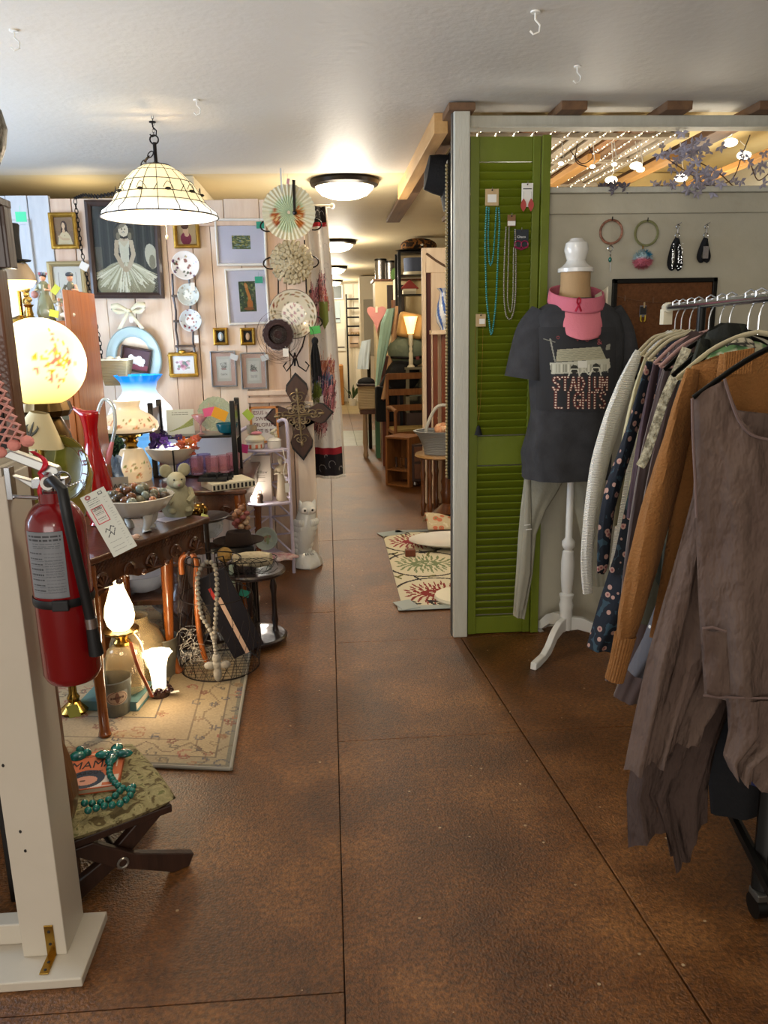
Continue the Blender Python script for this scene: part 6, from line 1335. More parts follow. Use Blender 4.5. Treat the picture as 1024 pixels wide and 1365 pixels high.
# ================================================================ quilt
qa, qb = at(413, 285, Y=4.56), at(433, 300, Y=4.56)
QT = thing('patchwork_quilt', 'white patchwork quilt with black and red bands hanging at the corridor corner', 'quilt', (-.09, 4.56, .46))
A = Art(.20, 1.45, '#b6b3b2', 420); rr = random.Random(2)
def X_(px, py): p = at(px, py, Y=4.56); return ((p.x + .105) / .22, (p.z - .46) / 1.50)
A = Art(.22, 1.50, '#d6d3d0', 420)
A.rect(0, 1, .94, 1, '#14100f'); A.rect(0, 1, .93, .945, '#9a1c2a')
def patch(px0, px1, py0, py1, cols, n=60):
    x0, y0 = X_(px0, py1); x1, y1 = X_(px1, py0)
    A.rect(x0, x1, y0, y1, cols[0])
    for k in range(n): A.ell(rr.uniform(x0, x1), rr.uniform(y0, y1), .06, .008, rr.choice(cols), rr.random(), .9)
P1 = ['#4a2a34', '#8a4a54', '#b0707c', '#2c2a38', '#c9a0a0']; P2 = ['#b06a54', '#7a4a3c', '#c99a84', '#8a3a44']; P3 = ['#6a7a34', '#4c5c24']; P4_ = ['#23304a', '#4a6a8a', '#7a5a7c', '#b58a9a']
patch(432, 445, 372, 395, P1); patch(413, 445, 386, 402, P1); patch(432, 450, 395, 415, P2); patch(415, 440, 402, 425, P1)
x0, y0 = X_(432, 425); x1, y1 = X_(448, 402); A.poly([(x0, y1), (x1, y1), (x1, y0 - .01), ((x0 + x1) / 2, y0 - .04), (x0, y0)], '#6a7434')
patch(430, 455, 480, 520, P2); patch(418, 452, 500, 525, P4_); patch(436, 455, 515, 545, P1); patch(415, 440, 555, 575, P1); patch(418, 430, 520, 528, P3)
x0, y0 = X_(413, 628); x1, y1 = X_(460, 605); A.rect(0, 1, 0, y1, '#16121a'); xx, yy = X_(413, 597); A.rect(0, 1, y1, yy, '#8a1626')
for k in range(60):   # stitched feather scrolls
    cx_, cy_ = rr.random(), rr.random(); r0 = rr.uniform(.03, .12); A.line([(cx_ + r0 * math.cos(q), cy_ + r0 * .15 * math.sin(q)) for q in [j * .5 for j in range(9)]], .0011, '#b3afae', .5)
A.rect(.94, 1, 0, 1, '#cfc6b8')
def qf(u, v):
    W_ = lerp(.155, .098, v ** 1.5) if True else .2
    return Vector((-.012 + .0 + u * (W_ + .025) - .0, .020 * math.sin(u * 7 + 1) * (1.1 - v) + .012 * math.sin(u * 15 + v * 3) , v * 1.50))
A.build('patchwork', QT, fn=qf, rough=.9)
mb = MB()
for k in range(22): p = qf(k / 21, 0); mb.sph(p + Vector((0, 0, -.006)), (.005, .006, .010), 6, 4)
o = mb.build('scalloped_hem', M_PAPER, QT); o['kind'] = 'stuff'
mb = MB().grid(lambda u, v: qf(u, v) + Vector((0, .014, 0)), 12, 24); mb.build('backing_cloth', mat('quilt_back', '#a8a29a', .9), QT)
tag(MB().tube([(-.14, 4.575, 1.965), (.05, 4.575, 1.965)], .009, 10).sph((.052, 4.575, 1.965), .014).bb(-.18, -.135, 4.47, 4.6, 1.95, 1.98).build('quilt_rod', M_POSTW), 'short white rod holding the top of the quilt', 'rod')
# ================================================================ green louvred shutter
GRN = mat('olive_green_paint', '#667214', .42, vary=(6, '#5c6710', .25), bump=(30, .1))
sx0, sx1 = .563, .868
t = thing('green_louvred_shutter', 'tall olive green louvred closet shutter standing between the post and the partition', 'shutter', (sx0, 3.14, 0))
W_ = sx1 - sx0 - .035; HS = 1.998
for a, b in ((0, .035), (W_ - .030, W_)): MB().bb(a, b, 0, .028, .004, HS).build('stile', GRN, t, smooth=False, bev=.002)
MB().bb(W_ + .003, W_ + .036, -.012, .016, .004, HS + .002).build('folded_leaf_edge', GRN, t, smooth=False, bev=.002)
zr_ = lambda py: at(660, py, Y=3.14).z
for a, b in ((zr_(215), HS), (zr_(620), zr_(582)), (.004, zr_(822))): MB().bb(.035, W_ - .03, .004, .024, a, b).build('rail', GRN, t, smooth=False, bev=.002)
me = None
for z0, z1, n in ((zr_(580), zr_(217), 34), (zr_(820), zr_(622), 21)):
    for k in range(n):
        z = lerp(z0, z1, (k + .5) / n); hh = (z1 - z0) / n
        if me is None: o = MB().box((0, 0, 0), (W_ - .065, .008, hh * 1.28), rot('X', 38)).build('slat', GRN, t, smooth=False, bev=.0015); me = o.data
        else: o = bpy.data.objects.new('slat', me); COL.objects.link(o); o.parent = t; b_ = o.modifiers.new('b', 'BEVEL'); b_.width = .0015; b_.segments = 2
        o.location = (W_ / 2 + .0025, .014, z)
KR = mat('kraft_card', '#b59b72', .8); YS = 3.118
def SP(px, py, Y=YS): return at(px, py, Y=Y)
def card(name, label, px, py, w_, h_, m, cat='card', extra=None, Y=YS):
    p = SP(px, py, Y); t = thing(name, label, cat, p); MB().box((0, 0, 0), (w_, .002, h_)).build('card', m, t, smooth=False, bev=.0008); MB().sph((0, -.002, h_ / 2 - .005), (.003, .001, .003), 8, 4).build('hole', M_INK, t); MB().tube([(0, .012, h_ / 2 - .004), (0, -.006, h_ / 2 - .002), (0, -.008, h_ / 2 + .006)], .001, 5).build('pin', M_CHROME, t)
    if extra: extra(t)
    return t
def necklace(name, label, pts, r, m, extra=None):
    P_ = smooth_path([SP(*p, YS - .004 - .002 * (i % 2)) for i, p in enumerate(pts)], 6); o = P_[0].copy(); t = thing(name, label, 'necklace', o); bead_string(t, [p - o for p in P_], r, m, None); 
    if extra: extra(t, o)
    return t
TE = mat('teal_bead', '#14585a', .15, coat=.5, vary=(60, '#2f8580', .2)); PE = mat('pearl_bead', '#cfc7b2', .2, coat=.5, vary=(90, '#6d6656', .1))
lab_ = lambda t: MB().box((0, -.0015, -.004), (.034, .0006, .028)).build('sticker', M_PAPER, t, smooth=False)
card('necklace_card', 'kraft card above the long teal necklace', 656, 263, .052, .060, KR, extra=lab_)
necklace('teal_necklace', 'long doubled teal glass bead necklace on the green shutter', [(649, 275), (647, 320), (648, 370), (649, 400), (652, 425), (655, 446), (659, 425), (662, 390), (664, 340), (666, 300), (665, 276)], .0042, TE)
necklace('teal_necklace', 'shorter inner strand of teal beads ending halfway down the shutter', [(652, 276), (651, 320), (653, 352), (657, 345), (660, 310), (662, 276)], .0038, TE)
necklace('white_necklace', 'doubled white and silver bead necklace hanging from the brown tag', [(675, 302), (673, 340), (672, 390), (675, 420), (682, 424), (687, 400), (688, 350), (687, 305)], .0036, PE)
necklace('white_necklace', 'inner strand of the white bead necklace on the shutter', [(679, 302), (678, 350), (677, 400), (681, 416), (684, 395), (685, 330)], .0032, PE)
card('necklace_tag', 'small brown arched tag above the white necklace', 682, 294, .032, .042, mat('brown_card', '#7d5a3c', .8), extra=lambda t: MB().box((0, -.0015, -.010), (.03, .0006, .016)).build('sticker', M_PAPER, t, smooth=False))
def ear1(t):
    for q in (-1, 1):
        n = 14; poly = [(q * .0125 + q * .002 + .011 * math.sin(PI * k / n), -.012 - .048 * k / n) for k in range(n + 1)] + [(q * .0145 - .011 * math.sin(PI * k / n), -.012 - .048 * k / n) for k in range(n - 1, 0, -1)]
        MB().prism(poly, .0015, c=(0, -.004, 0)).build('leaf_earring', mat('coral_leather', '#a8403a', .6), t, smooth=False); MB().tube([(q * .0145, -.003, -.012), (q * .0145, -.003, .012)], .0006, 4).build('ear_wire', M_CHROME, t)
    MB().box((0, -.0015, .022), (.034, .0004, .003)).build('text_line', M_INK, t, smooth=False)
card('earring_card', 'white card with two coral leaf shaped leather earrings', 703, 260, .044, .085, M_PAPER, extra=ear1)
def ear2(t):
    for q in (-1, 1): MB().ring((q * .013, -.004, -.022), .0135, .0018, 20, 5).build('hoop_earring', mat('magenta_hoop', '#8a1440', .3), t)
    text('Chaco', .013, M_WHITE, t, (0, -.0016, .006), ext=.0002); MB().tube([(-.026, -.003, -.03), (0, -.003, -.04), (.026, -.003, -.03)], .004, 6).build('fringe', mat('magenta_felt', '#7a1038', .8), t)
card('earring_card', 'dark slate card with round magenta hoop earrings and pale lettering', 695, 318, .056, .066, mat('slate_card', '#23282e', .7), extra=ear2, Y=3.112)
card('kraft_tag', 'small kraft tag with white sticker low beside the teal necklace', 641, 427, .04, .048, KR, extra=lambda t: MB().box((.005, -.0015, -.004), (.022, .0006, .020)).build('sticker', M_PAPER, t, smooth=False))
def tass(t, o):
    MB().lathe([(.001, .012), (.006, .008), (.009, 0), (.014, -.02), (.017, -.026), (.001, -.024)], 16, c=SP(638, 571, 3.11) - o, mod=lambda a, f: 1 + .12 * math.sin(a * 8) * f).build('tassel', M_BLKF, t)
necklace('tassel_necklace', 'fine gold chain necklace with a black tassel on the green shutter', [(634, 436), (634, 480), (636, 530), (638, 560), (641, 530), (643, 480), (644, 436)], .0011, M_GOLD, tass)
# black hat behind the post and beaded mirror edge
p = at(592, 235, Y=3.62); t = thing('black_hat', 'black felt hat hanging high behind the white post', 'hat', (.545, 3.62, p.z))
MB().lathe([(.001, .10), (.07, .09), (.08, .05), (.085, 0), (.14, -.02), (.145, -.015), (.09, .01)], 30, M=rot('Y', -80)).build('felt', M_BLKF, t)
t = thing('beaded_mirror', 'tall black framed mirror edge with gold beading just behind the post', 'mirror', (.500, 3.42, .66))
MB().bb(0, .014, -.12, -.08, 0, 1.29).build('frame', M_BLACK, t, smooth=False, bev=.002)
mb = MB()
for k in range(90): mb.sph((-.004, -.118, .012 + k * .0141), (.006, .006, .0075), 8, 5)
o = mb.build('beading', mat('antique_bead', '#8f815c', .4, .5), t); o['kind'] = 'stuff'
# ================================================================ mannequin
MX, MY = .945, 2.985
t = thing('dress_form', 'white pedestal dress form with kraft covered neck and turned knob', 'mannequin', (MX, MY, 0))
WP = mat('dress_form_paint', '#cfcdc6', .4)
zm = lambda py: at(752, py, Y=MY).z
MB().lathe([(.001, zm(838)), (.026, zm(838)), (.026, zm(812)), (.030, zm(806)), (.024, zm(800)), (.030, zm(792)), (.020, zm(790)), (.026, zm(770)), (.027, zm(750)), (.022, zm(735)), (.015, zm(733)), (.026, zm(728)), (.026, zm(722)), (.014, zm(717)), (.013, zm(600)), (.001, zm(600))], 28).build('turned_column', WP, t)
for ang in (-131, 109, -11):
    L_ = .29 if ang == -131 else .25 if ang < 0 else .20; Mz = rot('Z', ang)
    up = [(.02, .13), (.07, .125), (.12, .10), (.17, .055), (.21, .035), (L_, .028)]; lo = [(L_ + .004, 0), (L_ - .035, 0), (.20, .008), (.155, .02), (.10, .062), (.05, .075), (.02, .07)]
    MB().prism(up + lo, .026, M=Mz, c=Mz @ Vector((0, -.013, 0))).build('leg', WP, t, smooth=False, bev=.004)
nz = lambda py: at(767, py, Y=MY).z; dx = at(767, 380, Y=MY).x - MX
MB().lathe([(.075, nz(415)), (.062, nz(400)), (.055, nz(380)), (.055, nz(362))], 28, c=(dx, 0, 0)).build('neck', mat('kraft_cloth', '#a98a62', .8, bump=(60, .2)), t)
MB().lathe([(.001, nz(363)), (.066, nz(363)), (.066, nz(358)), (.052, nz(355)), (.04, nz(351)), (.034, nz(347)), (.04, nz(340)), (.045, nz(333)), (.040, nz(324)), (.028, nz(321)), (.022, nz(318)), (.001, nz(317))], 30, c=(dx, 0, 0)).build('finial', mat('white_gloss', '#d8d6d0', .25, coat=.4), t)
# shirt
def rowtab(tab):
    out = []
    for py, l, r, d in tab: a, b = at(l, py, Y=MY), at(r, py, Y=MY); out.append((a.z, (a.x + b.x) / 2, (b.x - a.x) / 2, d))
    return out
TR = rowtab([(398, 742, 792, .07), (404, 732, 803, .085), (412, 718, 815, .10), (424, 710, 825, .11), (445, 708, 830, .118), (480, 707, 828, .122), (515, 707, 824, .118), (550, 708, 820, .112), (580, 704, 815, .115), (605, 698, 813, .12), (622, 700, 813, .122), (637, 699, 812, .122)])
zs = [r[0] for r in TR]
def torso(a, z, off=0):
    for (z0, c0, w0, d0), (z1, c1, w1, d1) in zip(TR, TR[1:]):
        if z <= z0 + 1e-9 and z >= z1 - 1e-9:
            k = (z0 - z) / (z0 - z1); c_, w_, d_ = lerp(c0, c1, k), lerp(w0, w1, k), lerp(d0, d1, k); break
    low = max(0, min(1, (zs[5] - z) / .35))
    f = 1 + low * (.035 * math.sin(a * 5 + z * 14) + .02 * math.sin(a * 11 + z * 6))
    sa, ca = math.sin(a), math.cos(a)
    return Vector((c_ + (w_ + off) * f * math.copysign(abs(sa) ** .8, sa), MY - (d_ + off) * f * math.copysign(abs(ca) ** .8, ca), z))
sh_ = thing('tee_shirt', 'charcoal tee shirt printed with a stadium and lettering on the dress form', 'shirt', (0, 0, 0))
CH = mat('charcoal_jersey', '#2a2a2c', .95, vary=(18, '#38383b', .2), bump=(200, .15))
MB().grid(lambda u, v: torso(2 * PI * u, lerp(zs[0], zs[-1], v)), 72, 50, True).build('shirt_body', CH, sh_)
for nm, pts in (('sleeve', [(724, 418), (709, 440), (702, 470), (696, 504)]), ('sleeve', [(810, 416), (822, 440), (827, 470), (830, 500)])):
    P_ = smooth_path([at(px, py, Y=MY - .01) for px, py in pts], 5); n = len(P_); MB().tube(P_, [(lerp(.034, .040, k / (n - 1)), lerp(.06, .08, k / (n - 1))) for k in range(n)], 20).build(nm, CH, sh_)
def tshirt_at(px, py, off=.004):
    z = at(px, py, Y=MY - .12).z; x = at(px, py, Y=MY - .12).x; lo, hi = -1.4, 1.4
    for _ in range(22):
        md = (lo + hi) / 2
        if torso(md, z).x < x: lo = md
        else: hi = md
    return torso(lo, z, off)
A = Art(.30, .42, '#2a2a2c', 190)
PX = lambda px, py: ((px - 722) / 100, 1 - (py - 436) / 112)
def pl(pts, c, al=1): A.poly([PX(*p) for p in pts], c, al)
pl([(745, 466), (800, 462), (808, 479), (743, 482)], '#a39f86'); pl([(736, 484), (812, 478), (814, 490), (808, 495), (738, 499)], '#b9b7a4')
for k in range(26): x = 738 + k * 2.9; A.line([PX(x, 486), PX(x, 496)], .004, ['#5c5c50', '#d8d6c4', '#7c7a6a'][k % 3], .8)
for k in range(6): A.line([PX(746, 468 + k * 2.2), PX(803, 465 + k * 2.2)], .002, '#6f6c58', .7)
A.line([PX(737, 452), PX(742, 482)], .006, '#8f8d80'); A.line([PX(730, 452), PX(742, 456)], .005, '#77756a'); A.rect(*[q for q in (PX(770, 0)[0], PX(782, 0)[0])], PX(0, 490)[1], PX(0, 481)[1], '#d6d4c8')
for (x, y) in ((766, 492), (794, 490)): A.ell(*PX(x, y), .05, .05, '#33332c'); A.line([PX(x - 8, y + 10), PX(x - 4, y), PX(x + 4, y), PX(x + 7, y + 10)], .006, '#c9c7b6')
A.line([PX(772, 500), PX(778, 492), PX(784, 499), PX(790, 494)], .006, '#c9c7b6'); pl([(808, 460), (814, 458), (813, 466), (807, 467)], '#8b8a7c')
STR = {'S': [[(1, .85), (.7, 1), (.2, .95), (.05, .75), (.3, .55), (.75, .45), (.95, .25), (.7, 0), (.2, .02), (0, .18)]], 'T': [[(0, 1), (1, 1)], [(.5, 1), (.5, 0)]], 'A': [[(0, 0), (.5, 1), (1, 0)], [(.2, .35), (.8, .35)]], 'D': [[(0, 0), (0, 1), (.6, .95), (1, .5), (.6, .05), (0, 0)]], 'I': [[(.5, 0), (.5, 1)]], 'U': [[(0, 1), (0, .25), (.3, 0), (.7, 0), (1, .25), (1, 1)]], 'M': [[(0, 0), (0, 1), (.5, .4), (1, 1), (1, 0)]], 'L': [[(0, 1), (0, 0), (.9, 0)]], 'G': [[(1, .85), (.6, 1), (.15, .8), (0, .5), (.15, .15), (.6, 0), (1, .2), (1, .5), (.6, .5)]], 'H': [[(0, 0), (0, 1)], [(1, 0), (1, 1)], [(0, .5), (1, .5)]]}
def word(s, px0, px1, pyt, pyb, sc0):
    n = len(s); cw = (px1 - px0) / n
    for i, ch in enumerate(s):
        for st in STR[ch]:
            pts = [PX(px0 + cw * (i + .12 + .68 * x), pyb + (pyt - pyb) * y) for x, y in st]; A.line(pts, .014, '#5e2a26')
            for a_, b_ in zip(pts, pts[1:]):
                L_ = math.hypot(a_[0] - b_[0], a_[1] - b_[1]); m_ = max(1, int(L_ / .028))
                for q in range(m_ + 1): A.ell(lerp(a_[0], b_[0], q / m_), lerp(a_[1], b_[1], q / m_), .011, .009, '#d9c8b4')
word('STADIUM', 739, 812, 503, 520, 1); word('LIGHTS', 742, 810, 523, 544, 1)
for s_, px, py in (('o', 746, 450), ('~', 770, 452)): A.ell(*PX(px, py), .02, .02, '#7a3a3c'); A.ell(*PX(px, py), .011, .011, '#2a2a2c')
A.build('chest_print', sh_, fn=lambda u, v: tshirt_at(722 + 100 * u, 436 + 112 * (1 - v)), rough=.9)
for s_, px, py, sz_ in (('Nights', 783, 449, .032), ('&', 798, 456, .03)):
    p = tshirt_at(px, py, .007); text(s_, sz_, mat('dusty_rose_print', '#8a4446', .8), sh_, p, M=rot('Y', -8) @ rot('X', -6), ext=.0005)
# trousers
def px_sheet(name, m, parent, rows, Y, n=22, nv=30, thick=.02, amp=.006, k=9, origin=Vector((0, 0, 0)), plane=None, cu=True, colfn=None, ph=0, hemj=0):
    """cloth tube whose outline passes through measured outline points: rows of (left, ..., right) points, top to bottom"""
    PR = []
    for row in rows:
        pts = [plane(*p) if plane else at(p[0], p[1], Y=Y) for p in row]; PR.append(pts)
    def pt(u, v):
        v *= len(PR) - 1; i = min(int(v), len(PR) - 2); f = v - i
        def q(r): 
            w_ = u * (len(r) - 1); j = min(int(w_), len(r) - 2); return r[j].lerp(r[j + 1], w_ - j)
        return q(PR[i]).lerp(q(PR[i + 1]), f)
    nrm = Vector((0, 1, 0)) if not plane else plane.n
    mb = MB()
    def f(u, v):
        uu = u * 2 if u < .5 else 2 - u * 2; s_ = -1 if u < .5 else 1
        w_ = math.sin(PI * min(1, max(0, uu))) ** .5
        vv = v; fold = amp * (.25 + .75 * v) * (math.sin(k * uu + ph + 2.2 * v) + .5 * math.sin(k * 2.3 * uu + ph * 2 - 1.5 * v))
        return pt(uu, vv) + nrm * (s_ * thick * w_ * (.6 + .4 * v) + fold) - origin + Vector((0, 0, hemj * v * math.sin(uu * 23)))
    mb.grid(f, 2 * n, nv, True)
    return mb.build(name, m, parent, colfn=colfn, smooth='all')
tr = thing('trousers', 'pale stone grey frayed hem trousers hanging under the tee shirt', 'trousers', (0, 0, 0))
TRM = mat('stone_denim', '#9d9a8a', .9, vary=(9, '#8b8878', .2), bump=(120, .2))
px_sheet('left_leg', TRM, tr, [[(700, 630), (757, 630)], [(697, 655), (744, 655)], [(694, 680), (728, 680)], [(691, 715), (715, 712)], [(688, 765), (710, 765)], [(684, 820), (699, 824)]], 3.03, thick=.022, amp=.005)
px_sheet('right_leg', TRM, tr, [[(753, 630), (812, 630)], [(761, 655), (812, 655)], [(769, 690), (812, 690)], [(778, 730), (812, 730)], [(786, 780), (812, 780)]], 3.03, thick=.022, amp=.005)
px_sheet('inseam_panel', mat('stone_denim_dark', '#8f8c7d', .9, bump=(120, .2)), tr, [[(700, 632), (708, 632)], [(698, 700), (709, 700)], [(692, 760), (708, 765)], [(686, 816), (698, 812)]], 2.995, n=6, thick=.008, amp=.003)
for a_ in ((703, 700), (705, 706)): pp = at(*a_, Y=2.98); MB().tube([pp + Vector((-.012, 0, 0)), pp + Vector((.012, 0, .002))], .0018, 4).build('rip_thread', M_WHITE, tr)
# pink visor
vx = at(767, 395, Y=MY).x; vz = at(767, 402, Y=MY - .1).z
t = thing('pink_visor', 'pink sun visor with crimson ribbon emblem worn upside round the dress form neck', 'visor', (vx, MY - .012, 0))
PK = mat('pink_twill', '#c4697a', .8, bump=(180, .2))
zt0, zb0 = at(767, 381, Y=MY - .11).z, at(767, 418, Y=MY - .11).z
mb = MB().grid(lambda u, v: Vector(((.098 + .006 * v) * math.sin(2 * PI * u), -(.105 + .012 * v) * math.cos(2 * PI * u), lerp(lerp(zt0 - .045, zb0, v), lerp(zt0 + .015, zt0 - .02, v), (1 - math.cos(2 * PI * u)) / 2))), 48, 6, True); mb.build('band', PK, t, solid=.004)
def bill(u, v):
    a = (u - .5) * 2.0; r = 1 - .10 * v; w_ = 1 - .25 * v * v
    return Vector((.106 * math.sin(a * .98) * w_ * 1.03, -.118 * math.cos(a * .9) * .98 - .035 * v + .012, zb0 + .004 - v * .098 * (math.cos((u - .5) * 2.3) ** .35) + .018 * (1 - math.cos(a)) * (1 - v)))
MB().grid(bill, 26, 12).build('bill', mat('pink_twill_light', '#cf7580', .8, bump=(180, .2)), t, solid=.004)
pr_ = [(-.012, -.022), (-.004, -.006), (.006, .010), (.006, .020), (0, .026), (-.006, .020), (-.006, .010), (.004, -.006), (.012, -.022)]
MB().tube([(-.028 + a, -.120 + a * .28 - .002 * (i % 2), (zt0 - .04 + zb0) / 2 + b) for i, (a, b) in enumerate(pr_)], [(.002, .0042)] * 9, 6).build('ribbon_emblem', mat('crimson_thread', '#a3072e', .6), t)
MB().grid(lambda u, v: Vector((.118 * math.cos(.35 + .5 * u), .06 * math.sin(u) - .03, zt0 - .0 - v * .10 - .03 * u)), 6, 3).build('back_strap', M_CREAM, t, solid=.002)
# ================================================================ wall accessories
YP = 3.196
def ring_thing(px, py, r, m, lab, ext):
    p = at(px, py, Y=YP - .016); t = thing('key_ring', lab, 'key ring', p); MB().ring((0, 0, 0), r, .0048, 30, 8).build('bangle', m, t); MB().tube([(0, .02, r), (0, -.006, r), (0, -.008, r + .012)], .0022, 6).build('nail', M_BLACK, t); ext(t); return t
def e1(t):
    MB().ring((0, 0, -.062), .010, .0016, 14, 5).ring((0, 0, -.082), .010, .0016, 14, 5, M=rot('Z', 70)).build('link', M_CHROME, t); MB().sph((0, 0, -.105), (.007, .007, .010), 10, 8).build('turquoise_charm', TQ, t); MB().tube([(.002, 0, -.115), (.003, 0, -.15)], .0016, 5).build('chain_end', M_CHROME, t)
ring_thing(815, 309, .044, mat('rose_wood_ring', '#9a6a54', .5, vary=(60, '#6d4432', .1)), 'rose brown bangle key ring with turquoise charm on the wall', e1)
def e2(t):
    def pc(v): return lin('#2f7fa0') if v.z > -.09 and v.x > -.012 else (lin('#a9c0c4') if v.z > -.1 else lin('#b5606c'))
    mb = MB(); cpos = Vector((-.014, -.012, -.10))
    for k in range(700):
        a, c_ = RND.uniform(0, 6.28), RND.uniform(-1, 1); s_ = math.sqrt(1 - c_ * c_); d = Vector((s_ * math.cos(a), s_ * math.sin(a), c_)); b_ = d.orthogonal().normalized() * .0022
        mb.add([cpos + d * .024 - b_, cpos + d * .024 + b_, cpos + d * .046 * RND.uniform(.9, 1)], [(0, 1, 2)])
    o = mb.sph(cpos, .030, 12, 8).build('pompom', mat('fluff', rough=1, vcol=True), t, smooth=False, colfn=pc); MB().tube([(-.012, 0, -.043), (-.013, -.006, -.06)], .003, 5).build('clasp', M_GOLD, t)
ring_thing(862, 311, .046, mat('glitter_green', '#8b8a5c', .35, .4, bump=(300, .8)), 'green glitter bangle key ring with blue and pink pompom', e2)
for px, lab, w_, L_, glit in ((903, 'black studded wristlet strap hanging left of the smaller one', .026, .115, True), (941, 'smaller black wristlet strap with mesh front, right on the wall', .022, .085, False)):
    p = at(px, 318, Y=YP - .02); t = thing('wristlet_strap', lab, 'key strap', p)
    MB().ring((0, .0, .012), .009, .002, 14, 5).ring((0, 0, .045), .007, .002, 14, 5).tube([(0, .018, .05), (.0, -.004, .055), (.012, -.004, .06)], .002, 5).tube([(0, 0, .038), (0, 0, .02)], .003, 6).build('clasp', M_CHROME, t)
    MB().tube(smooth_path([(0, 0, .002), (-w_ * .6, 0, -.03), (-w_, 0, -L_ * .8), (-w_ * .5, 0, -L_), (.0, 0, -L_ * .8), (.002, 0, -.03), (.004, 0, 0)], 5), [(.003, .010)] * 31, 8).tube(smooth_path([(.002, .008, 0), (w_ * .4, .008, -.03), (w_ * .9, .008, -L_ * .8), (w_ * .5, .008, -L_ * .98), (.006, .008, -.03)], 5), [(.003, .010)] * 21, 8).build('strap', M_BLKF, t)
    if glit:
        mb = MB()
        for k in range(70): mb.sph((RND.choice((-.7, .25, .7)) * w_ + RND.gauss(0, .002), -.010, -RND.uniform(.02, L_)), .0018, 5, 3)
        o = mb.build('rhinestones', M_CHROME, t); o['kind'] = 'stuff'
    else: MB().bb(-.012, .010, -.012, -.010, -L_ * .9, -.03).build('mesh_panel', mat('mesh_grey', '#8b8480', .6, bump=(200, .8)), t, smooth=False)
# cork board
a, b = at(817, 372, Y=YP - .01), at(956, 371, Y=YP - .01)
t = thing('cork_board', 'black framed brown pin board with a string of tiny clothespins and cards', 'notice board', (a.x, YP - .012, a.z - .40)); BW = b.x - a.x
MB().bb(.006, BW - .006, .002, .008, .006, .394).build('cork', mat('cork', '#6e4423', .9, bump=(120, .5), vary=(60, '#583417', .2)), t, smooth=False)
for q in ((0, .018, 0, .40), (BW - .018, BW, 0, .40), (0, BW, .382, .40), (0, BW, 0, .018)): MB().bb(q[0], q[1], -.008, .010, q[2], q[3]).build('frame_side', M_BLACK, t, smooth=False, bev=.002)
MB().tube([(.01 + (BW - .02) * k / 12, -.006, .335 - .03 * math.sin(PI * k / 12)) for k in range(13)], .0018, 5).build('string', mat('jute', '#6b4a30', .9), t)
for px, py, cc in ((857, 415, 0), (843, 460, 1), (870, 462, 2)):
    p = at(px, py, Y=YP - .02) - Vector(t.location); c_ = MB().box((p.x, -.010, p.z), (.032 if cc else .028, .0015, .045)).build('photo_card', M_PAPER if cc else mat('grey_print', '#77757c', .7), t, smooth=False, bev=.0005)
    MB().box((p.x, -.0113, p.z + .003), (.026, .0006, .032)).build('print', M_INK, c_, smooth=False); MB().box((p.x + .003, -.013, p.z + .024), (.005, .005, .022)).build('clothespin', KR, t, smooth=False)
    if not cc:
        for q in (-.009, .009): MB().tube([(p.x + q, -.014, p.z - .015), (p.x + q, -.014, p.z - .036), (p.x + q * .5, -.014, p.z - .04)], .0028, 6).build('yellow_charm', mat('yellow_plastic', '#c9a81c', .4), t)
for k in range(3): MB().box((.05 + .09 * k * 1.3, -.010, .325 - .01 * k), (.005, .005, .022)).build('clothespin', mat('brown_peg', '#6d4a30', .7), t, smooth=False)
# ================================================================ fairy lights and vines
FB = mat('fairy_bulb', '#fff4da', .3, emis=('#ffe9c0', 8))
for k, x in enumerate([.64 + q * .076 for q in range(12)]):
    t = thing('fairy_light_string', 'thin string of tiny warm lights stretched along the slatted ceiling panel', 'string lights', (x, 3.3, 2.07), 0, 'strings of tiny lights under the slatted panel')
    MB().tube([(0, 0, 0), (.01, .7, -.006), (0, 1.36, 0)], .0012, 4).build('cord', M_WHITE, t); mb = MB()
    for q in range(34): mb.sph((.004 * math.sin(q * 2.3), .02 + q * .0395, -.004 - .003 * math.sin(q)), .0024, 5, 3)
    o = mb.build('bulb', FB, t); o['kind'] = 'stuff'
vn = thing('lilac_vine', 'twiggy vine garland with pale lilac leaves lying along the partition ledge', 'garland', (0, 3.20, 0))
BR = mat('twig_bark', '#5c4636', .9); LV = mat('lilac_leaf', '#8d8896', .7, vary=(30, '#a8a2ae', .2)); DV = mat('grey_leaf', '#5a545c', .8)
tw = [[(735, 258), (790, 250), (840, 252), (880, 248), (910, 252)], [(880, 205), (905, 222), (925, 235), (945, 248), (965, 252)], [(940, 250), (975, 240), (990, 205), (1000, 180)], [(760, 200), (775, 218), (790, 210), (785, 195)], [(930, 215), (960, 232), (985, 252), (1020, 250)], [(1000, 215), (1010, 240), (1024, 232)], [(770, 190), (768, 215), (782, 222)]]
for pts in tw: P_ = smooth_path([at(px, py, Y=3.20 + .02 * math.sin(px)) - Vector((0, 3.20, 0)) for px, py in pts], 5); MB().tube(P_, .0022, 5).build('twig', BR, vn)
def leaf5(px, py, s_, m):
    p = at(px, py, Y=3.17 + RND.uniform(-.03, .05)) - Vector((0, 3.20, 0)); R0 = rot('Y', RND.uniform(0, 360)) @ rot('X', RND.uniform(-50, 50)); mb = MB()
    for j in range(4): Rj = R0 @ rot('Y', j * 62); mb.add([p + Rj @ Vector(q) for q in ((0, 0, 0), (s_ * .25, .002, s_ * .5), (0, 0, s_), (-s_ * .25, .002, s_ * .5))], [(0, 1, 2, 3)])
    mb.build('leaf', m, vn, smooth=False)
for k in range(34): leaf5(RND.gauss(912, 14), RND.gauss(208, 12), .028, LV)
for k in range(30): leaf5(RND.gauss(942, 16), RND.gauss(244, 8), .028, LV)
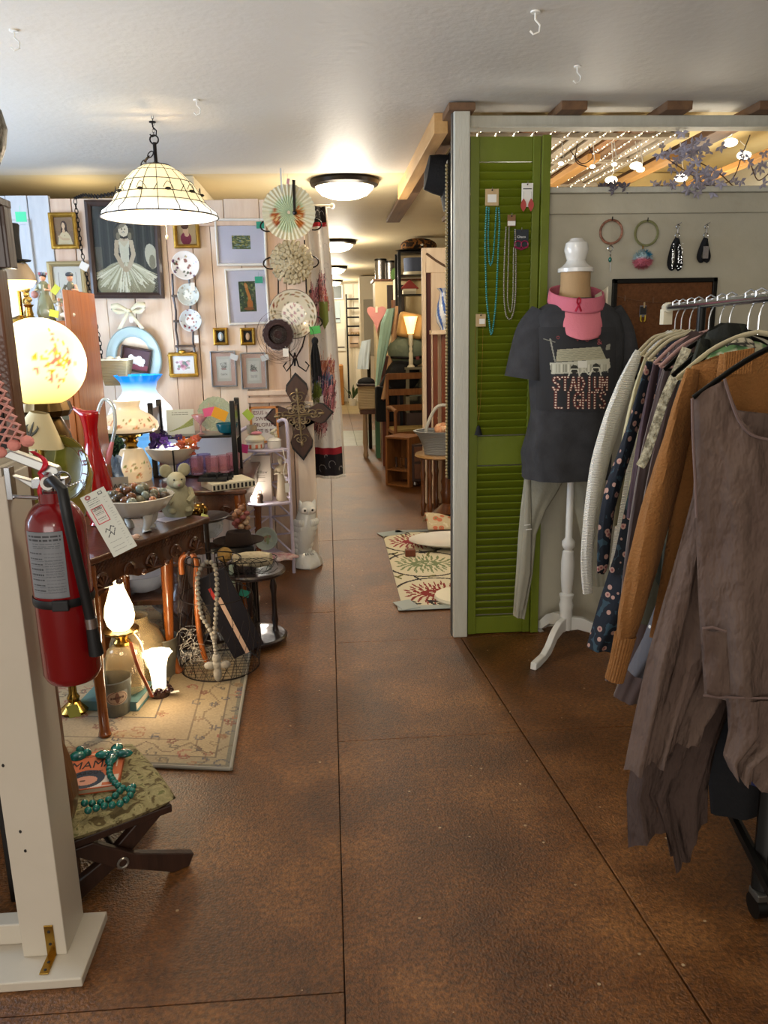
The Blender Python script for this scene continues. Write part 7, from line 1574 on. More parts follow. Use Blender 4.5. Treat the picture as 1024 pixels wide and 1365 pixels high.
for k in range(10): leaf5(RND.uniform(975, 1024), RND.uniform(200, 245), .026, LV)
for k in range(14): leaf5(RND.gauss(815, 14), 249 + RND.uniform(-3, 5), .024, DV)
for k in range(12): leaf5(RND.gauss(898, 14), 248 + RND.uniform(-4, 5), .024, LV)
for k, (px, py, s_) in enumerate(((848, 221, .026), (854, 226, .018), (815, 240, .026), (908, 237, .028), (974, 190, .03), (992, 207, .03), (819, 219, .012), (790, 222, .012), (748, 218, .012))):
    p = at(px, py, Y=3.42); t = thing('globe_bulb_light', ['large oval', 'small oval', 'lowest left', 'middle', 'upper right', 'rightmost', 'tiny star shaped', 'tiny pointed', 'tiny leftmost'][k] + ' glowing bulb in the inner room opening', 'light bulb', p, 0, 'glowing bulbs in the inner room')
    MB().sph((0, 0, 0), (s_, s_ * .8, s_ * .55), 12, 8).build('bulb', mat('bright_bulb', '#ffffff', .3, emis=('#fff0d0', 7)), t); MB().tube([(0, 0, s_ * .5), (.012, .01, s_ * .5 + .02), (.03, .1, 2.06 - p.z if p.z < 2.03 else .04)], .002, 4).build('cord', M_WHITE, t)
light('POINT', 'inner_room_light', (1.25, 3.75, 1.75), 4, (1, .92, .78), .08); light('POINT', 'inner_room_light_b', (1.9, 4.1, 1.8), 7, (1, .9, .72), .1)
light('POINT', 'inner_room_light_c', (1.0, 4.3, 1.65), 4, (1, .92, .78), .1)
# ================================================================ clothes rack
RA, RB = Vector((1.137, 2.62, 1.352)), Vector((.80, .90, 1.352)); RDIR = (RA - RB).normalized()
rk = thing('clothes_rack', 'chrome topped rolling clothes rack with black legs and castors full of garments', 'clothes rack', (0, 0, 0))
MB().tube([RB, RA], .012, 14).build('rail', mat('satin_chrome', '#b9c4d0', .22, 1), rk)
MB().tube([RA - RDIR * .03, RA + RDIR * .012], .0165, 12).box(RA + Vector((-.0, .005, -.03)), (.03, .03, .05)).build('rail_end_cap', M_CREAM, rk)
rp_ = lambda Y: RB + RDIR * ((Y - RB.y) / RDIR.y)
for Y in (2.2, 1.10):
    q = rp_(Y); MB().tube([(q.x, q.y, q.z), (q.x, q.y, .14)], .012, 10).build('upright', M_BLACK, rk)
MB().tube([(rp_(2.5).x, 2.5, .14), (rp_(.95).x, .95, .14)], .014, 8).build('base_bar', M_BLACK, rk)
def wheel(x, y):
    MB().cyl((x - .011, y, .028), .028, .022, 20, rot('Y', 90)).build('castor_wheel', M_BLACK, rk); MB().bb(x - .014, x + .014, y - .022, y + .018, .05, .068).build('castor_fork', mat('castor_metal', '#5c5850', .4, .6), rk, smooth=False, bev=.003)
for (x, y), (x2, y2) in (((.918, 1.44), (.965, 1.52)), ((1.22, 1.40), (1.10, 1.5)), ((1.13, 2.45), (1.14, 2.46)), ((1.25, 2.42), (1.15, 2.45))):
    MB().tube([(x, y, .068), (x + (x2 - x) * .25, y + (y2 - y) * .25, .16), (x2, y2, .33)], [(.011, .018)] * 3, 8).build('splayed_leg', M_BLACK, rk); wheel(x, y)
def plane_at(Y):
    o = rp_(Y)
    def f(px, py, off=0):
        r = CF * F_PX + CR * (px - 512) + CU * (682.5 - py); t_ = ((o + RDIR * off - EYE).dot(RDIR)) / r.dot(RDIR); return EYE + r * t_
    f.n = RDIR; return f
def spots_mat(key, base, s1, s2, sc, thr=.3, noise=None):
    m = mat(key, base, .85, bump=(90, .15)); nt = m.node_tree; b = nt.nodes['Principled BSDF']; tc = nt.nodes['Texture Coordinate']
    v = nt.nodes.new('ShaderNodeTexVoronoi'); v.inputs['Scale'].default_value = sc; nt.links.new(tc.outputs['Object'], v.inputs['Vector'])
    r = nt.nodes.new('ShaderNodeValToRGB'); r.color_ramp.interpolation = 'CONSTANT'; e = r.color_ramp.elements; e[0].position = 0; e[0].color = (*lin(s2), 1); e[1].position = thr * .45; e[1].color = (*lin(s1), 1); x = e.new(thr); x.color = (*lin(base), 1)
    if noise: x = e.new(.75); x.color = (*lin(noise), 1)
    nt.links.new(v.outputs['Distance'], r.inputs[0]); nt.links.new(r.outputs[0], b.inputs['Base Color']); return m
def camo_mat(key, cols, sc=9):
    m = mat(key, cols[0], .9, bump=(120, .2)); nt = m.node_tree; b = nt.nodes['Principled BSDF']; n = nt.nodes.new('ShaderNodeTexNoise'); n.inputs['Scale'].default_value = sc; nt.links.new(nt.nodes['Texture Coordinate'].outputs['Object'], n.inputs['Vector'])
    r = nt.nodes.new('ShaderNodeValToRGB'); r.color_ramp.interpolation = 'CONSTANT'; e = r.color_ramp.elements; e[0].position = 0; e[0].color = (*lin(cols[0]), 1); e[1].position = .45; e[1].color = (*lin(cols[1]), 1); x = e.new(.56); x.color = (*lin(cols[2]), 1)
    nt.links.new(n.outputs['Fac'], r.inputs[0]); nt.links.new(r.outputs[0], b.inputs['Base Color']); return m
def hanger(label, Y, col, px_tip=None, arm=.2):
    arm = interp([(1.4, .215), (1.6, .18), (2.0, .145), (2.5, .112)], Y); dp = interp([(1.4, .19), (2.5, .145)], Y); o = rp_(Y); t = thing('clothes_hanger', label, 'hanger', o, math.atan2(RDIR.y, RDIR.x) - PI / 2); m = M_BLACK if col == 'black' else (mat('hanger_cream', '#c3b694', .5) if col == 'cream' else mat('hanger_pink', '#b58f86', .5))
    MB().tube([(-.010, 0, .002), (-.011, 0, .014), (0, 0, .021), (.013, 0, .014), (.014, 0, 0), (.004, 0, -.022), (0, 0, -.04), (0, 0, -.08)], .0021, 6).build('hook', M_CHROME, t)
    for s_ in (-1, 1): MB().tube(smooth_path([(0, 0, -.075), (s_ * .25 * arm, 0, -.085), (s_ * .6 * arm, 0, -.6 * dp - .01), (s_ * arm, 0, -dp)], 4), [(.004, .008)] * 13, 8).build('arm', m, t)
    if Y > 1.7: MB().tube([(-arm * .98, 0, -dp), (arm * .98, 0, -dp)], .003, 6).build('bar', m, t)
    return t
def garment(name, label, cat, Y, m, body, sleeve=None, cuff=None, thick=.03, amp=.007, k=9, hang='cream', hlab=None, arm=.2, colfn=None, hemj=0, ph=0, smat=None):
    pl_ = plane_at(Y); o = rp_(Y) - Vector((0, 0, .1)); t = thing(name, label, cat, o)
    px_sheet('body', m, t, body, Y, thick=thick, amp=amp, k=k, origin=Vector(o), plane=pl_, colfn=colfn, hemj=hemj, ph=ph)
    if sleeve:
        pts = [pl_(px, py, -.018 - .012 * i / len(sleeve)) - Vector(o) for i, (px, py, w_) in enumerate(sleeve)]
        P_ = smooth_path(pts, 5); W_ = [max(.004, .5 * w_ / F_PX * Y * .97) for _, _, w_ in sleeve]; n = len(P_)
        rr_ = [interp([(i / (len(W_) - 1), w_) for i, w_ in enumerate(W_)], q / (n - 1)) for q in range(n)]
        mb = MB(); nn = 24; 
        mb.tube(P_, [(r, r * .55) for r in rr_], nn)
        for i in range(len(mb.v)):
            ring_, kk = divmod(i, nn); 
            if ring_ < n: c = P_[ring_]; v = Vector(mb.v[i]); s_ = 1 + .10 * math.sin(kk * 2 * PI / nn * 3 + ring_ * .22 + ph) + .05 * math.sin(kk * 2 * PI / nn * 7 + ring_ * .5); mb.v[i] = tuple(c + (v - c) * s_)
        mb.build('sleeve', smat or m, t, colfn=colfn)
        if cuff:
            pts = [pl_(px, py, -.03) - Vector(o) for px, py, w_ in cuff]; mb = MB(); W_ = [.5 * w_ / F_PX * Y for _, _, w_ in cuff]; mb.tube(smooth_path(pts, 4), [interp([(i / (len(W_) - 1), w_) for i, w_ in enumerate(W_)], q / (4 * (len(pts) - 1))) * .95 for q in range(4 * (len(pts) - 1) + 1)], 60)
            nr = 4 * (len(pts) - 1) + 1; cs = smooth_path(pts, 4)
            for i in range(nr * 60): r_, kk = divmod(i, 60); c = cs[r_]; v = Vector(mb.v[i]); mb.v[i] = tuple(c + (v - c) * (1.0 if kk % 3 else .90))
            mb.build('ribbed_cuff', smat or m, t)
    if hlab: hanger(hlab, Y, hang, arm=arm)
    return t
KN = mat('white_knit', '#e2dfd4', .9, wave=(55, .5, 'Z'))
garment('white_sweater', 'white waffle knit sweater, farthest garment on the rack', 'sweater', 2.50, KN, [[(862, 462), (892, 440), (930, 462)], [(852, 520), (930, 520)], [(838, 600), (930, 600)], [(822, 690), (930, 690)], [(812, 760), (925, 760)]], [(852, 468, 16), (832, 515, 32), (812, 570, 38), (798, 625, 36), (788, 690, 30), (783, 745, 26), (784, 790, 20)], thick=.03, hlab='cream hanger holding the white waffle knit sweater')
garment('cream_blouse', 'thin cream blouse right of the white sweater', 'blouse', 2.42, mat('cream_voile', '#c4bb94', .8, vary=(8, '#b0a680', .2)), [[(870, 466), (900, 442), (940, 462)], [(856, 530), (935, 530)], [(845, 610), (930, 610)], [(826, 720), (925, 720)]], [(864, 476, 14), (850, 520, 18), (838, 570, 20), (826, 640, 20), (818, 700, 16)], hlab='cream hanger holding the thin cream blouse')
FL = spots_mat('navy_floral', '#141b26', '#b08a7c', '#8a4a4a', 34, .32, '#2e4450')
garment('floral_blouse', 'navy blouse printed with pale pink flowers, long gathered sleeve', 'blouse', 2.32, FL, [[(874, 470), (905, 445), (945, 465)], [(862, 560), (940, 560)], [(842, 640), (930, 640)], [(820, 740), (925, 740)], [(800, 800), (920, 800)], [(782, 862), (812, 866), (850, 868)]], [(866, 482, 14), (850, 545, 24), (834, 600, 28), (818, 650, 32), (808, 700, 30), (804, 750, 26), (800, 764, 16)], amp=.01, hlab='cream hanger holding the navy floral blouse', ph=1)
garment('plum_cardigan', 'dark plum blouse between the floral one and the brown velvets', 'blouse', 2.24, mat('plum_crepe', '#3a2a30', .7, vary=(10, '#4a353c', .2)), [[(884, 468), (912, 448), (950, 466)], [(868, 560), (940, 560)], [(850, 660), (935, 660)], [(840, 780), (930, 780)]], [(876, 480, 14), (864, 540, 18), (852, 610, 20), (842, 690, 20)], ph=2, hlab='cream hanger holding the dark plum blouse')
VB = mat('brown_velvet_cloth', '#3f2a24', .8, sheen=.5, vary=(7, '#2f1e1a', .2))
garment('brown_cardigan', 'brown velvet cardigan with open front, left one of two', 'cardigan', 2.12, VB, [[(898, 462), (925, 440), (960, 462)], [(880, 540), (955, 540)], [(862, 640), (950, 640)], [(840, 760), (945, 760)], [(822, 850), (900, 850)], [(806, 905), (826, 908), (880, 905)]], [(896, 470, 16), (882, 530, 28), (866, 600, 32), (852, 680, 32), (840, 760, 30), (832, 830, 24)], ph=3, hang='pink', hlab='pinkish hanger holding the left brown velvet cardigan')
garment('brown_cardigan', 'brown velvet cardigan with open front, right one of two', 'cardigan', 2.02, mat('brown_velvet_b', '#4a322b', .8, sheen=.5, vary=(7, '#38251f', .2)), [[(912, 462), (938, 442), (975, 462)], [(892, 560), (965, 560)], [(872, 660), (955, 660)], [(850, 780), (950, 780)], [(838, 870), (900, 870)], [(818, 928), (836, 932), (890, 925)]], [(908, 478, 14), (894, 540, 26), (878, 610, 30), (862, 690, 30), (850, 770, 26)], ph=4, hang='pink', hlab='pinkish hanger holding the right brown velvet cardigan')
CM = camo_mat('dark_camo', ['#14150e', '#22241a', '#3a3524'])
t = garment('lace_trim_jacket', 'dark olive top with a cream lace strip down its front edge', 'jacket', 1.94, CM, [[(928, 455), (950, 438), (985, 460)], [(910, 540), (975, 540)], [(884, 640), (965, 640)], [(866, 740), (955, 740)], [(848, 830), (930, 830)]], [(922, 470, 14), (900, 560, 26), (880, 640, 32), (862, 720, 30)], ph=5, hang='black', hlab='black hanger holding the lace trimmed olive top')
q = [plane_at(1.94)(px, py, -.05) - Vector(t.location) for px, py in ((916, 464), (900, 500), (885, 535), (872, 575), (860, 610), (853, 622))]
MB().tube(smooth_path(q, 5), [(.003, .013)] * 26, 10).build('lace_strip', mat('cream_lace_trim', '#b3a98c', .9, bump=(110, 1.0), vary=(70, '#6b624c', .12)), t)
garment('star_print_top', 'grey top with small white stars showing below the cardigans', 'shirt', 1.86, spots_mat('grey_stars', '#55545a', '#c9c7c2', '#d5d3ce', 26, .14), [[(905, 700), (985, 700)], [(885, 780), (975, 780)], [(858, 850), (960, 850)], [(836, 892), (860, 903), (950, 895)]], ph=1.4)
garment('camo_jacket', 'dark camouflage jacket with broad shoulder under the rail', 'jacket', 1.80, CM, [[(944, 442), (965, 430), (995, 432)], [(925, 480), (1010, 470)], [(905, 580), (1010, 580)], [(885, 700), (1000, 700)], [(880, 800), (990, 800)]], [(940, 452, 20), (922, 520, 40), (906, 600, 44)], thick=.04, hang='black', hlab='black hanger holding the camouflage jacket')
def plaid(v): 
    a, b = math.sin(v.x * 110 + v.z * 30), math.sin(v.z * 110 - v.x * 30); return lin('#2f4a2c') if a > .3 and b > .3 else lin('#5a7a4c') if a > .3 or b > .3 else lin('#b3b093')
garment('plaid_shirt', 'green and cream plaid flannel shirt left of the mustard cardigan', 'shirt', 1.73, mat('flannel', rough=.95, vcol=True), [[(945, 472), (985, 452), (1010, 456), (1040, 470)], [(928, 500), (1040, 500)], [(920, 560), (1040, 560)], [(905, 640), (1030, 640)]], [(950, 478, 16), (932, 510, 20), (918, 560, 20)], colfn=plaid, hlab='cream hanger holding the green plaid shirt')
p_ = plane_at(1.68); o = p_(985, 452); mb = MB().grid(lambda u, v: p_(968 + 36 * u + 4 * v, 462 - 16 * math.sin(PI * u * .7) * (1 - v) - 4 * v + 6 * u, -.02 + .02 * u) - o, 16, 8)
tag(mb.build('flannel_collar', mat('flannel'), None, solid=.004, loc=o, colfn=lambda v: lin('#3c3a34') if abs(math.sin(v.x * 150)) > .93 or abs(math.sin(v.z * 150)) > .93 else lin('#b9b096')), 'pale windowpane plaid collar folded over the green shirt', 'collar')
MU = mat('mustard_knit', '#7d5328', 1, bump=(150, .5), vary=(40, '#84562a', .2))
t = garment('mustard_cardigan', 'thick mustard brown knit cardigan with long ribbed cuff', 'cardigan', 1.62, MU, [[(922, 488), (960, 474), (1010, 470), (1100, 470)], [(912, 540), (1100, 540)], [(905, 620), (1100, 620)], [(893, 700), (1090, 700)], [(880, 780), (1080, 780)], [(866, 850), (1070, 850)]], [(924, 492, 28), (910, 545, 46), (894, 610, 60), (876, 680, 70), (859, 750, 72), (843, 815, 58), (834, 850, 36)], [(834, 846, 34), (826, 880, 30), (819, 906, 30)], thick=.035, amp=.012, )
P_ = plane_at(1.62)
for k in range(11): q0, q1 = P_(968 + 3.6 * k, 470 - k * .6, -.05) - Vector(t.location), P_(966 + 3.4 * k, 500 - k * .2, -.055) - Vector(t.location); MB().tube([q0, q1], .0042, 8).build('collar_rib', MU, t)
MB().tube(smooth_path([P_(px, py, -.045) - Vector(t.location) for px, py in ((966, 472), (962, 500), (958, 560), (950, 640), (938, 720))], 5), [(.005, .010)] * 21, 8).build('front_band', MU, t)
MV = mat('mauve_linen', '#594840', .95, bump=(9, 1), vary=(9, '#66554b', .25), stretch=(1.6, 1.6, .7)); MVD = mat('mauve_linen_back', '#493b35', .95, bump=(9, 1), stretch=(1.6, 1.6, .7))
for m in (MV, MVD):
    for n in m.node_tree.nodes:
        if n.type == 'BUMP': n.inputs['Distance'].default_value = .05
        if n.type == 'BSDF_PRINCIPLED': n.inputs['Specular IOR Level'].default_value = .15
# draped side of the long vest: two layers
garment('linen_tunic', 'long mauve brown linen tunic with uneven handkerchief hem, second from the front', 'tunic', 1.50, MV, [[(930, 560), (960, 545), (1100, 560)], [(924, 660), (960, 660), (1100, 660)], [(905, 735), (940, 735), (1080, 740)], [(886, 800), (930, 810), (1060, 800)], [(866, 870), (900, 875), (935, 880), (1000, 880)], [(846, 960), (880, 955), (905, 960), (940, 960)], [(832, 1028), (858, 1018), (878, 1008), (905, 985), (932, 990)]], amp=.018, k=17, thick=.03, hemj=.005, hang='black')
garment('linen_underlayer', 'darker mauve linen underlayer reaching lowest of all the garments', 'tunic', 1.535, MVD, [[(925, 700), (1060, 700)], [(900, 800), (1040, 800)], [(872, 900), (990, 900)], [(846, 1000), (955, 1000)], [(836, 1060), (866, 1055), (892, 1060), (945, 1050)], [(838, 1132), (862, 1108), (890, 1104), (897, 1152), (912, 1146), (920, 1116), (944, 1098)]], amp=.016, k=19, thick=.03)
def vest_edge(py): return interp([(531, 923), (563, 925), (621, 928), (684, 926), (760, 930), (836, 935), (927, 938)], py)
t = garment('linen_vest', 'sleeveless mauve brown linen vest with patch pocket and gathered peplum, nearest on the rack', 'vest', 1.40, MV, [[(923, 531), (945, 516), (966, 505), (972, 528), (985, 560), (1005, 580), (1030, 588), (1055, 588), (1080, 560), (1100, 508), (1150, 530)], [(925, 600), (945, 600), (965, 600), (980, 600), (995, 602), (1010, 605), (1030, 606), (1055, 606), (1080, 603), (1100, 600), (1150, 600)], [(928, 700), (1150, 700)], [(932, 800), (1150, 800)], [(937, 880), (1145, 880)], [(940, 928), (1140, 930)]], thick=.03, amp=.013, k=11, hang='black', arm=.19, hlab='black hanger holding the nearest linen vest')
P_ = plane_at(1.40); L0 = Vector(t.location)
MB().tube(smooth_path([P_(px, py, -.034) - L0 for px, py in ((966, 505), (973, 528), (985, 560), (1003, 580), (1035, 588))], 6), .0028, 6).tube(smooth_path([P_(px, py, -.006) - L0 for px, py in ((923, 531), (924, 580), (927, 640), (929, 690))], 6), .0028, 6).build('bound_edge', mat('mauve_seam', '#6a5650', .9), t)
MB().tube([P_(px, py, -.040) - L0 for px, py in ((938, 927), (980, 930), (1040, 931), (1120, 931))], .0025, 6).build('waist_seam', MATS['mauve_seam'], t)
mb = MB().grid(lambda u, v: P_(lerp(936, 968, u) + 6 * v, lerp(838, 924, v) + 4 * math.sin(u * 3), -.040 - .004 * math.sin(u * PI) - .002 * math.sin(v * 9 + u * 4)) - L0, 12, 12); mb.build('patch_pocket', MV, t, solid=.003)
MB().tube([P_(px, py, -.048) - L0 for px, py in ((936, 838), (950, 836), (968, 842))], .003, 6).build('pocket_hem', MATS['mauve_seam'], t)
px_sheet('peplum', MV, t, [[(968, 930), (1130, 930)], [(972, 975), (1135, 970)], [(966, 1010), (1000, 1012), (1140, 1010)], [(974, 1028), (985, 1032), (1012, 1042), (1140, 1045)]], 1.4, origin=L0, plane=plane_at(1.375), thick=.03, amp=.02, k=24)
garment('black_skirt', 'black skirt hanging low behind the linen vest', 'skirt', 1.58, M_BLKF, [[(938, 800), (1090, 800)], [(938, 930), (1090, 930)], [(942, 1010), (1090, 1000)], [(948, 1085), (1080, 1075)]], thick=.025); garment('navy_top', 'navy blue cloth edge showing under the vest peplum', 'top', 1.46, mat('navy_jersey', '#0e1640', .8), [[(985, 700), (1120, 700)], [(988, 900), (1120, 900)], [(992, 1040), (1120, 1058)]], thick=.02, ph=2)
# ================================================================ items in the corridor
def FP(px, py): p = at(px, py, Z=0); return p.x, p.y
# floor runner
rn = thing('floor_runner', 'cream runner rug with red, black and olive leaf ogees taped to the floor', 'rug', (0, 0, 0))
RW = (.315, .98, 3.50, 4.90)
A = Art(RW[1] - RW[0], RW[3] - RW[2], '#c9bfa4', 230); rr = random.Random(4)
for j, (cy, c_) in enumerate(((.14, '#7c1f1c'), (.50, '#6f7a55'), (.84, '#8a2c34'))):
    for x0 in (.29, ):
        pts = [(x0 + .33 * math.cos(q), cy + .17 * math.sin(q)) for q in [k * .2 for k in range(33)]]; A.line(pts, .006, '#2a1f1c')
        for k in range(70):
            a = 2.4 * k; r_ = (k / 70) ** .5; x, y = x0 + .25 * r_ * math.cos(a), cy + .115 * r_ * math.sin(a); A.ell(x, y, .027, .0075, c_, a)
        for k in range(9): A.ell(x0 + .1 * math.cos(k * .7), cy + .03 * math.sin(k * .7), .028, .014, c_)
for k in range(44):
    x, y = rr.uniform(.02, .7), rr.choice((.32, .67, .03, .97)) + rr.gauss(0, .02); A.ell(x, y, .04, .009, rr.choice(['#1f1a18', '#5f5a2c', '#2a1f1c']), rr.uniform(-1, 1))
A.build('woven_top', rn, fn=lambda u, v: Vector((lerp(RW[0], RW[1], u), lerp(RW[2], RW[3], v), .006)), rough=.95)
MB().bb(RW[0], RW[1], RW[2], RW[3], 0, .0055).build('rug_body', M_CREAM, rn, smooth=False)
TP = mat('grey_tape', '#8c9694', .3)
tag(MB().box((.65, 3.49, .0072), (.72, .055, .002)).build('floor_tape', TP, smooth=False), 'grey tape sticking down the near edge of the runner', 'tape'); tag(MB().box((.335, 3.53, .0095), (.09, .12, .002), rot('Z', 20)).build('floor_tape', TP, smooth=False), 'crumpled tape patch on the near left corner of the runner', 'tape'); tag(MB().box((.37, 4.89, .0072), (.16, .10, .002), rot('Z', 20)).box((.60, 4.93, .0072), (.4, .05, .002)).build('floor_tape', TP, smooth=False), 'grey tape across the far end of the runner', 'tape')
def simple(name, label, cat, loc, parts, rz=0):
    t = thing(name, label, cat, loc, rz)
    for nm, mb, m in parts: mb.build(nm, m, t, smooth=True)
    return t
x, y = .66, 3.60
simple('white_lamp_foot', 'round cream disc foot on the runner beside the post', 'lamp base', (.60, 3.60, .0075), [('disc', MB().lathe([(.001, .0), (.115, 0), (.12, .008), (.115, .02), (.05, .03), (.001, .032)], 40), M_CREAM), ('pole', MB().cyl((.0, 0, .03), .012, .25, 12), M_CREAM)])
simple('white_platter', 'large white oval platter lying on the runner near its far end', 'platter', (.72, 4.55, .0075), [('dish', MB().lathe([(.001, .01), (.14, .01), (.22, .04), (.225, .045), (.14, .02), (.001, .02)], 44, M=Matrix.Diagonal(Vector((1.2, .8, 1)))), M_PORC)])
tag(MB().bb(-.03, .03, -.02, .02, 0, .04).build('brown_block', M_REDW, None, smooth=False, bev=.003, loc=(.44, 4.36, .007)), 'small brown wooden block by the platter on the runner', 'block')
mb = MB().grid(lambda u, v: Vector(((u - .4) * .42, (v - .5) * .3, .09 + .05 * math.sin(u * 4 + v * 3) * math.sin(PI * v) - .08 * abs(v - .4) ** 1.2)), 20, 14)
tag(mb.build('floral_cloth', spots_mat('floral_print', '#b9a98a', '#b8674a', '#6f7a4c', 22, .4, '#c9bfa4'), None, solid=.01, loc=(.76, 4.88, .0)), 'folded floral cloth heaped behind the white platter', 'cloth')
# pedestal table with wicker basket
PT = (.77, 5.40)
t = thing('pedestal_table', 'round topped turned wood side table holding the grey wicker basket', 'table', (*PT, 0)); PWD = wood('table_wood', '#6b3c1c', '#4a2711', .35, 6, (6, 6, 1), coat=.4)
zt_ = at(580, 607, Y=5.3).z
MB().lathe([(.001, zt_ - .025), (.17, zt_ - .025), (.185, zt_ - .015), (.18, zt_), (.001, zt_)], 36).build('tabletop', mat('table_top_tan', '#a07a4c', .35, coat=.4), t)
MB().lathe([(.05, 0), (.10, .02), (.06, .05), (.03, .08), (.045, .16), (.03, .19), (.042, .24), (.03, .28), (.032, zt_ - .025)], 20, c=(.04, 0, 0)).build('turned_column', PWD, t)
for k, (dx, dy) in enumerate(((-.13, -.02), (-.09, -.08), (-.02, .1))): MB().lathe([(.016, 0), (.020, .02), (.014, .04), (.022, .08), (.014, .10), (.014, .25), (.02, .30), (.014, .33), (.016, zt_ - .025)], 14, c=(dx, dy, 0)).build('leg', PWD, t)
b = thing('grey_wicker_basket', 'grey wicker basket with tall hoop handle full of peach roses', 'basket', (.77, 5.36, zt_ + .001)); WK = mat('grey_wicker', '#a3a6a8', .8, wave=(40, 1.0, 'Z'), bump=None)
MB().lathe([(.12, 0), (.14, .10), (.195, .16), (.20, .165), (.18, .165), (.11, .01), (.001, .005)], 36, M=Matrix.Diagonal(Vector((1, .75, 1)))).build('weave', WK, b)
hz_ = at(575, 541, Y=5.36).z - zt_; MB().tube(smooth_path([(-.11, 0, .12), (-.10, 0, hz_ * .6), (-.04, 0, hz_ * .95), (.04, 0, hz_), (.14, 0, hz_ * .9)], 6), .012, 10).build('handle', mat('handle_grey', '#b0aea6', .7), b)
for k in range(16): q = Vector((RND.uniform(-.03, .16), RND.uniform(-.08, .08), .165 + RND.uniform(0, .03))); MB().sph(q, (.032, .03, .026), 8, 5).build('peach_rose', mat('peach%d' % (k % 3), ['#c98f6a', '#b8764e', '#d5ab88'][k % 3], .8, bump=(50, .8)), b)
# crate
x, y = FP(512, 643); t = thing('slatted_crate', 'small open orange wooden crate standing on end on the corridor floor', 'crate', (.47, 6.52, 0), math.radians(-38))
CW = wood('crate_wood', '#8f5a2a', '#6b3f1a', .6, 6, (6, 6, 1))
for q in ((-.02, .0, -.0, .24, 0, .42), (.20, .22, 0, .24, 0, .42), (0, .2, 0, .24, 0, .018), (0, .2, 0, .24, .402, .42), (0, .2, .22, .235, .018, .402), (0, .2, .0, .22, .13, .145)): MB().bb(*q).build('board', CW, t, smooth=False, bev=.003)
for k in range(3): MB().cyl((.04 + k * .05, .08, .146), .012, .09, 10).build('bottle', M_GLASS if k == 1 else M_DKWOOD, t)
# chest behind the crate
t = thing('carved_chest', 'dark brown carved low chest of drawers behind the crate', 'chest', (.66, 6.42, 0)); t.scale = (1, .9, .86)
MB().bb(0, .6, 0, .3, .05, .42).build('carcass', M_DKWOOD, t, smooth=False, bev=.006)
for z in (.08, .25):
    d = MB().bb(.03, .57, -.012, 0, z, z + .145).build('drawer', M_MIDW, t, smooth=False, bev=.004); MB().sph((.3, -.022, z + .07), .014, 10, 6).build('knob', M_BRASS, d); MB().sph((.12, -.022, z + .07), .014, 10, 6).build('knob', M_BRASS, d)
for a in (.04, .56): MB().lathe([(.02, 0), (.035, .02), (.02, .05)], 12, c=(a, .03, 0)).build('foot', M_DKWOOD, t)
# chair
t = thing('wooden_armchair', 'light wood armchair with rush seat standing by the chest', 'chair', (.57, 6.80, 0), math.radians(10)); t.scale = (.85, .72, .95); CHW = wood('chair_wood', '#8a5a30', '#6b4020', .4, 6, (6, 6, 1))
for a, b_ in ((0, 0), (.4, 0), (0, .38), (.4, .38)): MB().cyl((a, b_, 0), .018, .62 if b_ == 0 else .95, 12).build('leg', CHW, t)
MB().bb(0, .4, 0, .38, .41, .44).build('seat_frame', CHW, t, smooth=False, bev=.004); MB().bb(.01, .39, .0, .37, .44, .46).build('rush_seat', mat('rush', '#b59a5c', .9, wave=(40, .8, 'X')), t, smooth=False)
for a in (0, .4): MB().tube([(a, -.04, .63), (a, .18, .65), (a, .38, .64)], .018, 10).build('arm_rest', CHW, t)
for z in (.6, .75, .9): MB().bb(.0, .4, .37, .39, z, z + .06).build('back_slat', CHW, t, smooth=False, bev=.004)
# dark red cabinet with bag
t = thing('red_brown_cabinet', 'narrow reddish brown cabinet side facing the corridor with the black bag', 'cabinet', (.50, 7.48, 0)); MB().bb(.0, .24, 0, .26, 0, 1.05).build('carcass', M_REDW, t, smooth=False, bev=.005); MB().bb(.03, .21, -.012, 0, .1, .95).build('door', M_MIDW, t, smooth=False, bev=.004)
bz0 = at(515, 562, Y=7.36).z; t = thing('black_shoulder_bag', 'black shoulder bag with buckle strap hanging on the reddish cabinet', 'bag', (at(515, 540, Y=7.36).x, 7.38, bz0)); MB().bb(-.10, .10, -.05, .05, 0, .33).build('bag_body', M_BLKF, t, bev=.02); MB().tube([(-.05, 0, .33), (.0, 0, .42), (.12, 0, .55), (.14, 0, .60)], [(.006, .02)] * 4, 8).build('strap', M_BLKF, t); MB().ring((.05, -.02, .46), .035, .007, 4, 6).build('buckle', M_CHROME, t); MB().sph((-.03, -.055, .24), (.016, .008, .04)).build('tag', mat('red_tag', '#6a3030', .6), t)
# mint drape, tan board
t = thing('mint_drape', 'long mint green fabric bolt leaning against the corridor furniture', 'fabric', (0, 7.3, 0))
px_sheet('fabric', mat('mint_cloth', '#93b3a2', .9), t, [[(516, 412), (528, 410)], [(508, 430), (524, 430)], [(503, 470), (516, 470)], [(500, 515), (506, 512)]], 7.3, thick=.05, amp=.01, origin=Vector((0, 7.3, 0)))
t = thing('tan_board', 'tan ironing board leaning beside the mint fabric', 'board', (0, 7.25, 0)); px_sheet('board', mat('tan_cloth', '#b9926c', .8), t, [[(527, 408), (531, 408)], [(524, 440), (531, 440)], [(514, 500), (520, 502)], [(508, 532), (514, 532)]], 7.25, thick=.02, amp=0, origin=Vector((0, 7.25, 0)))
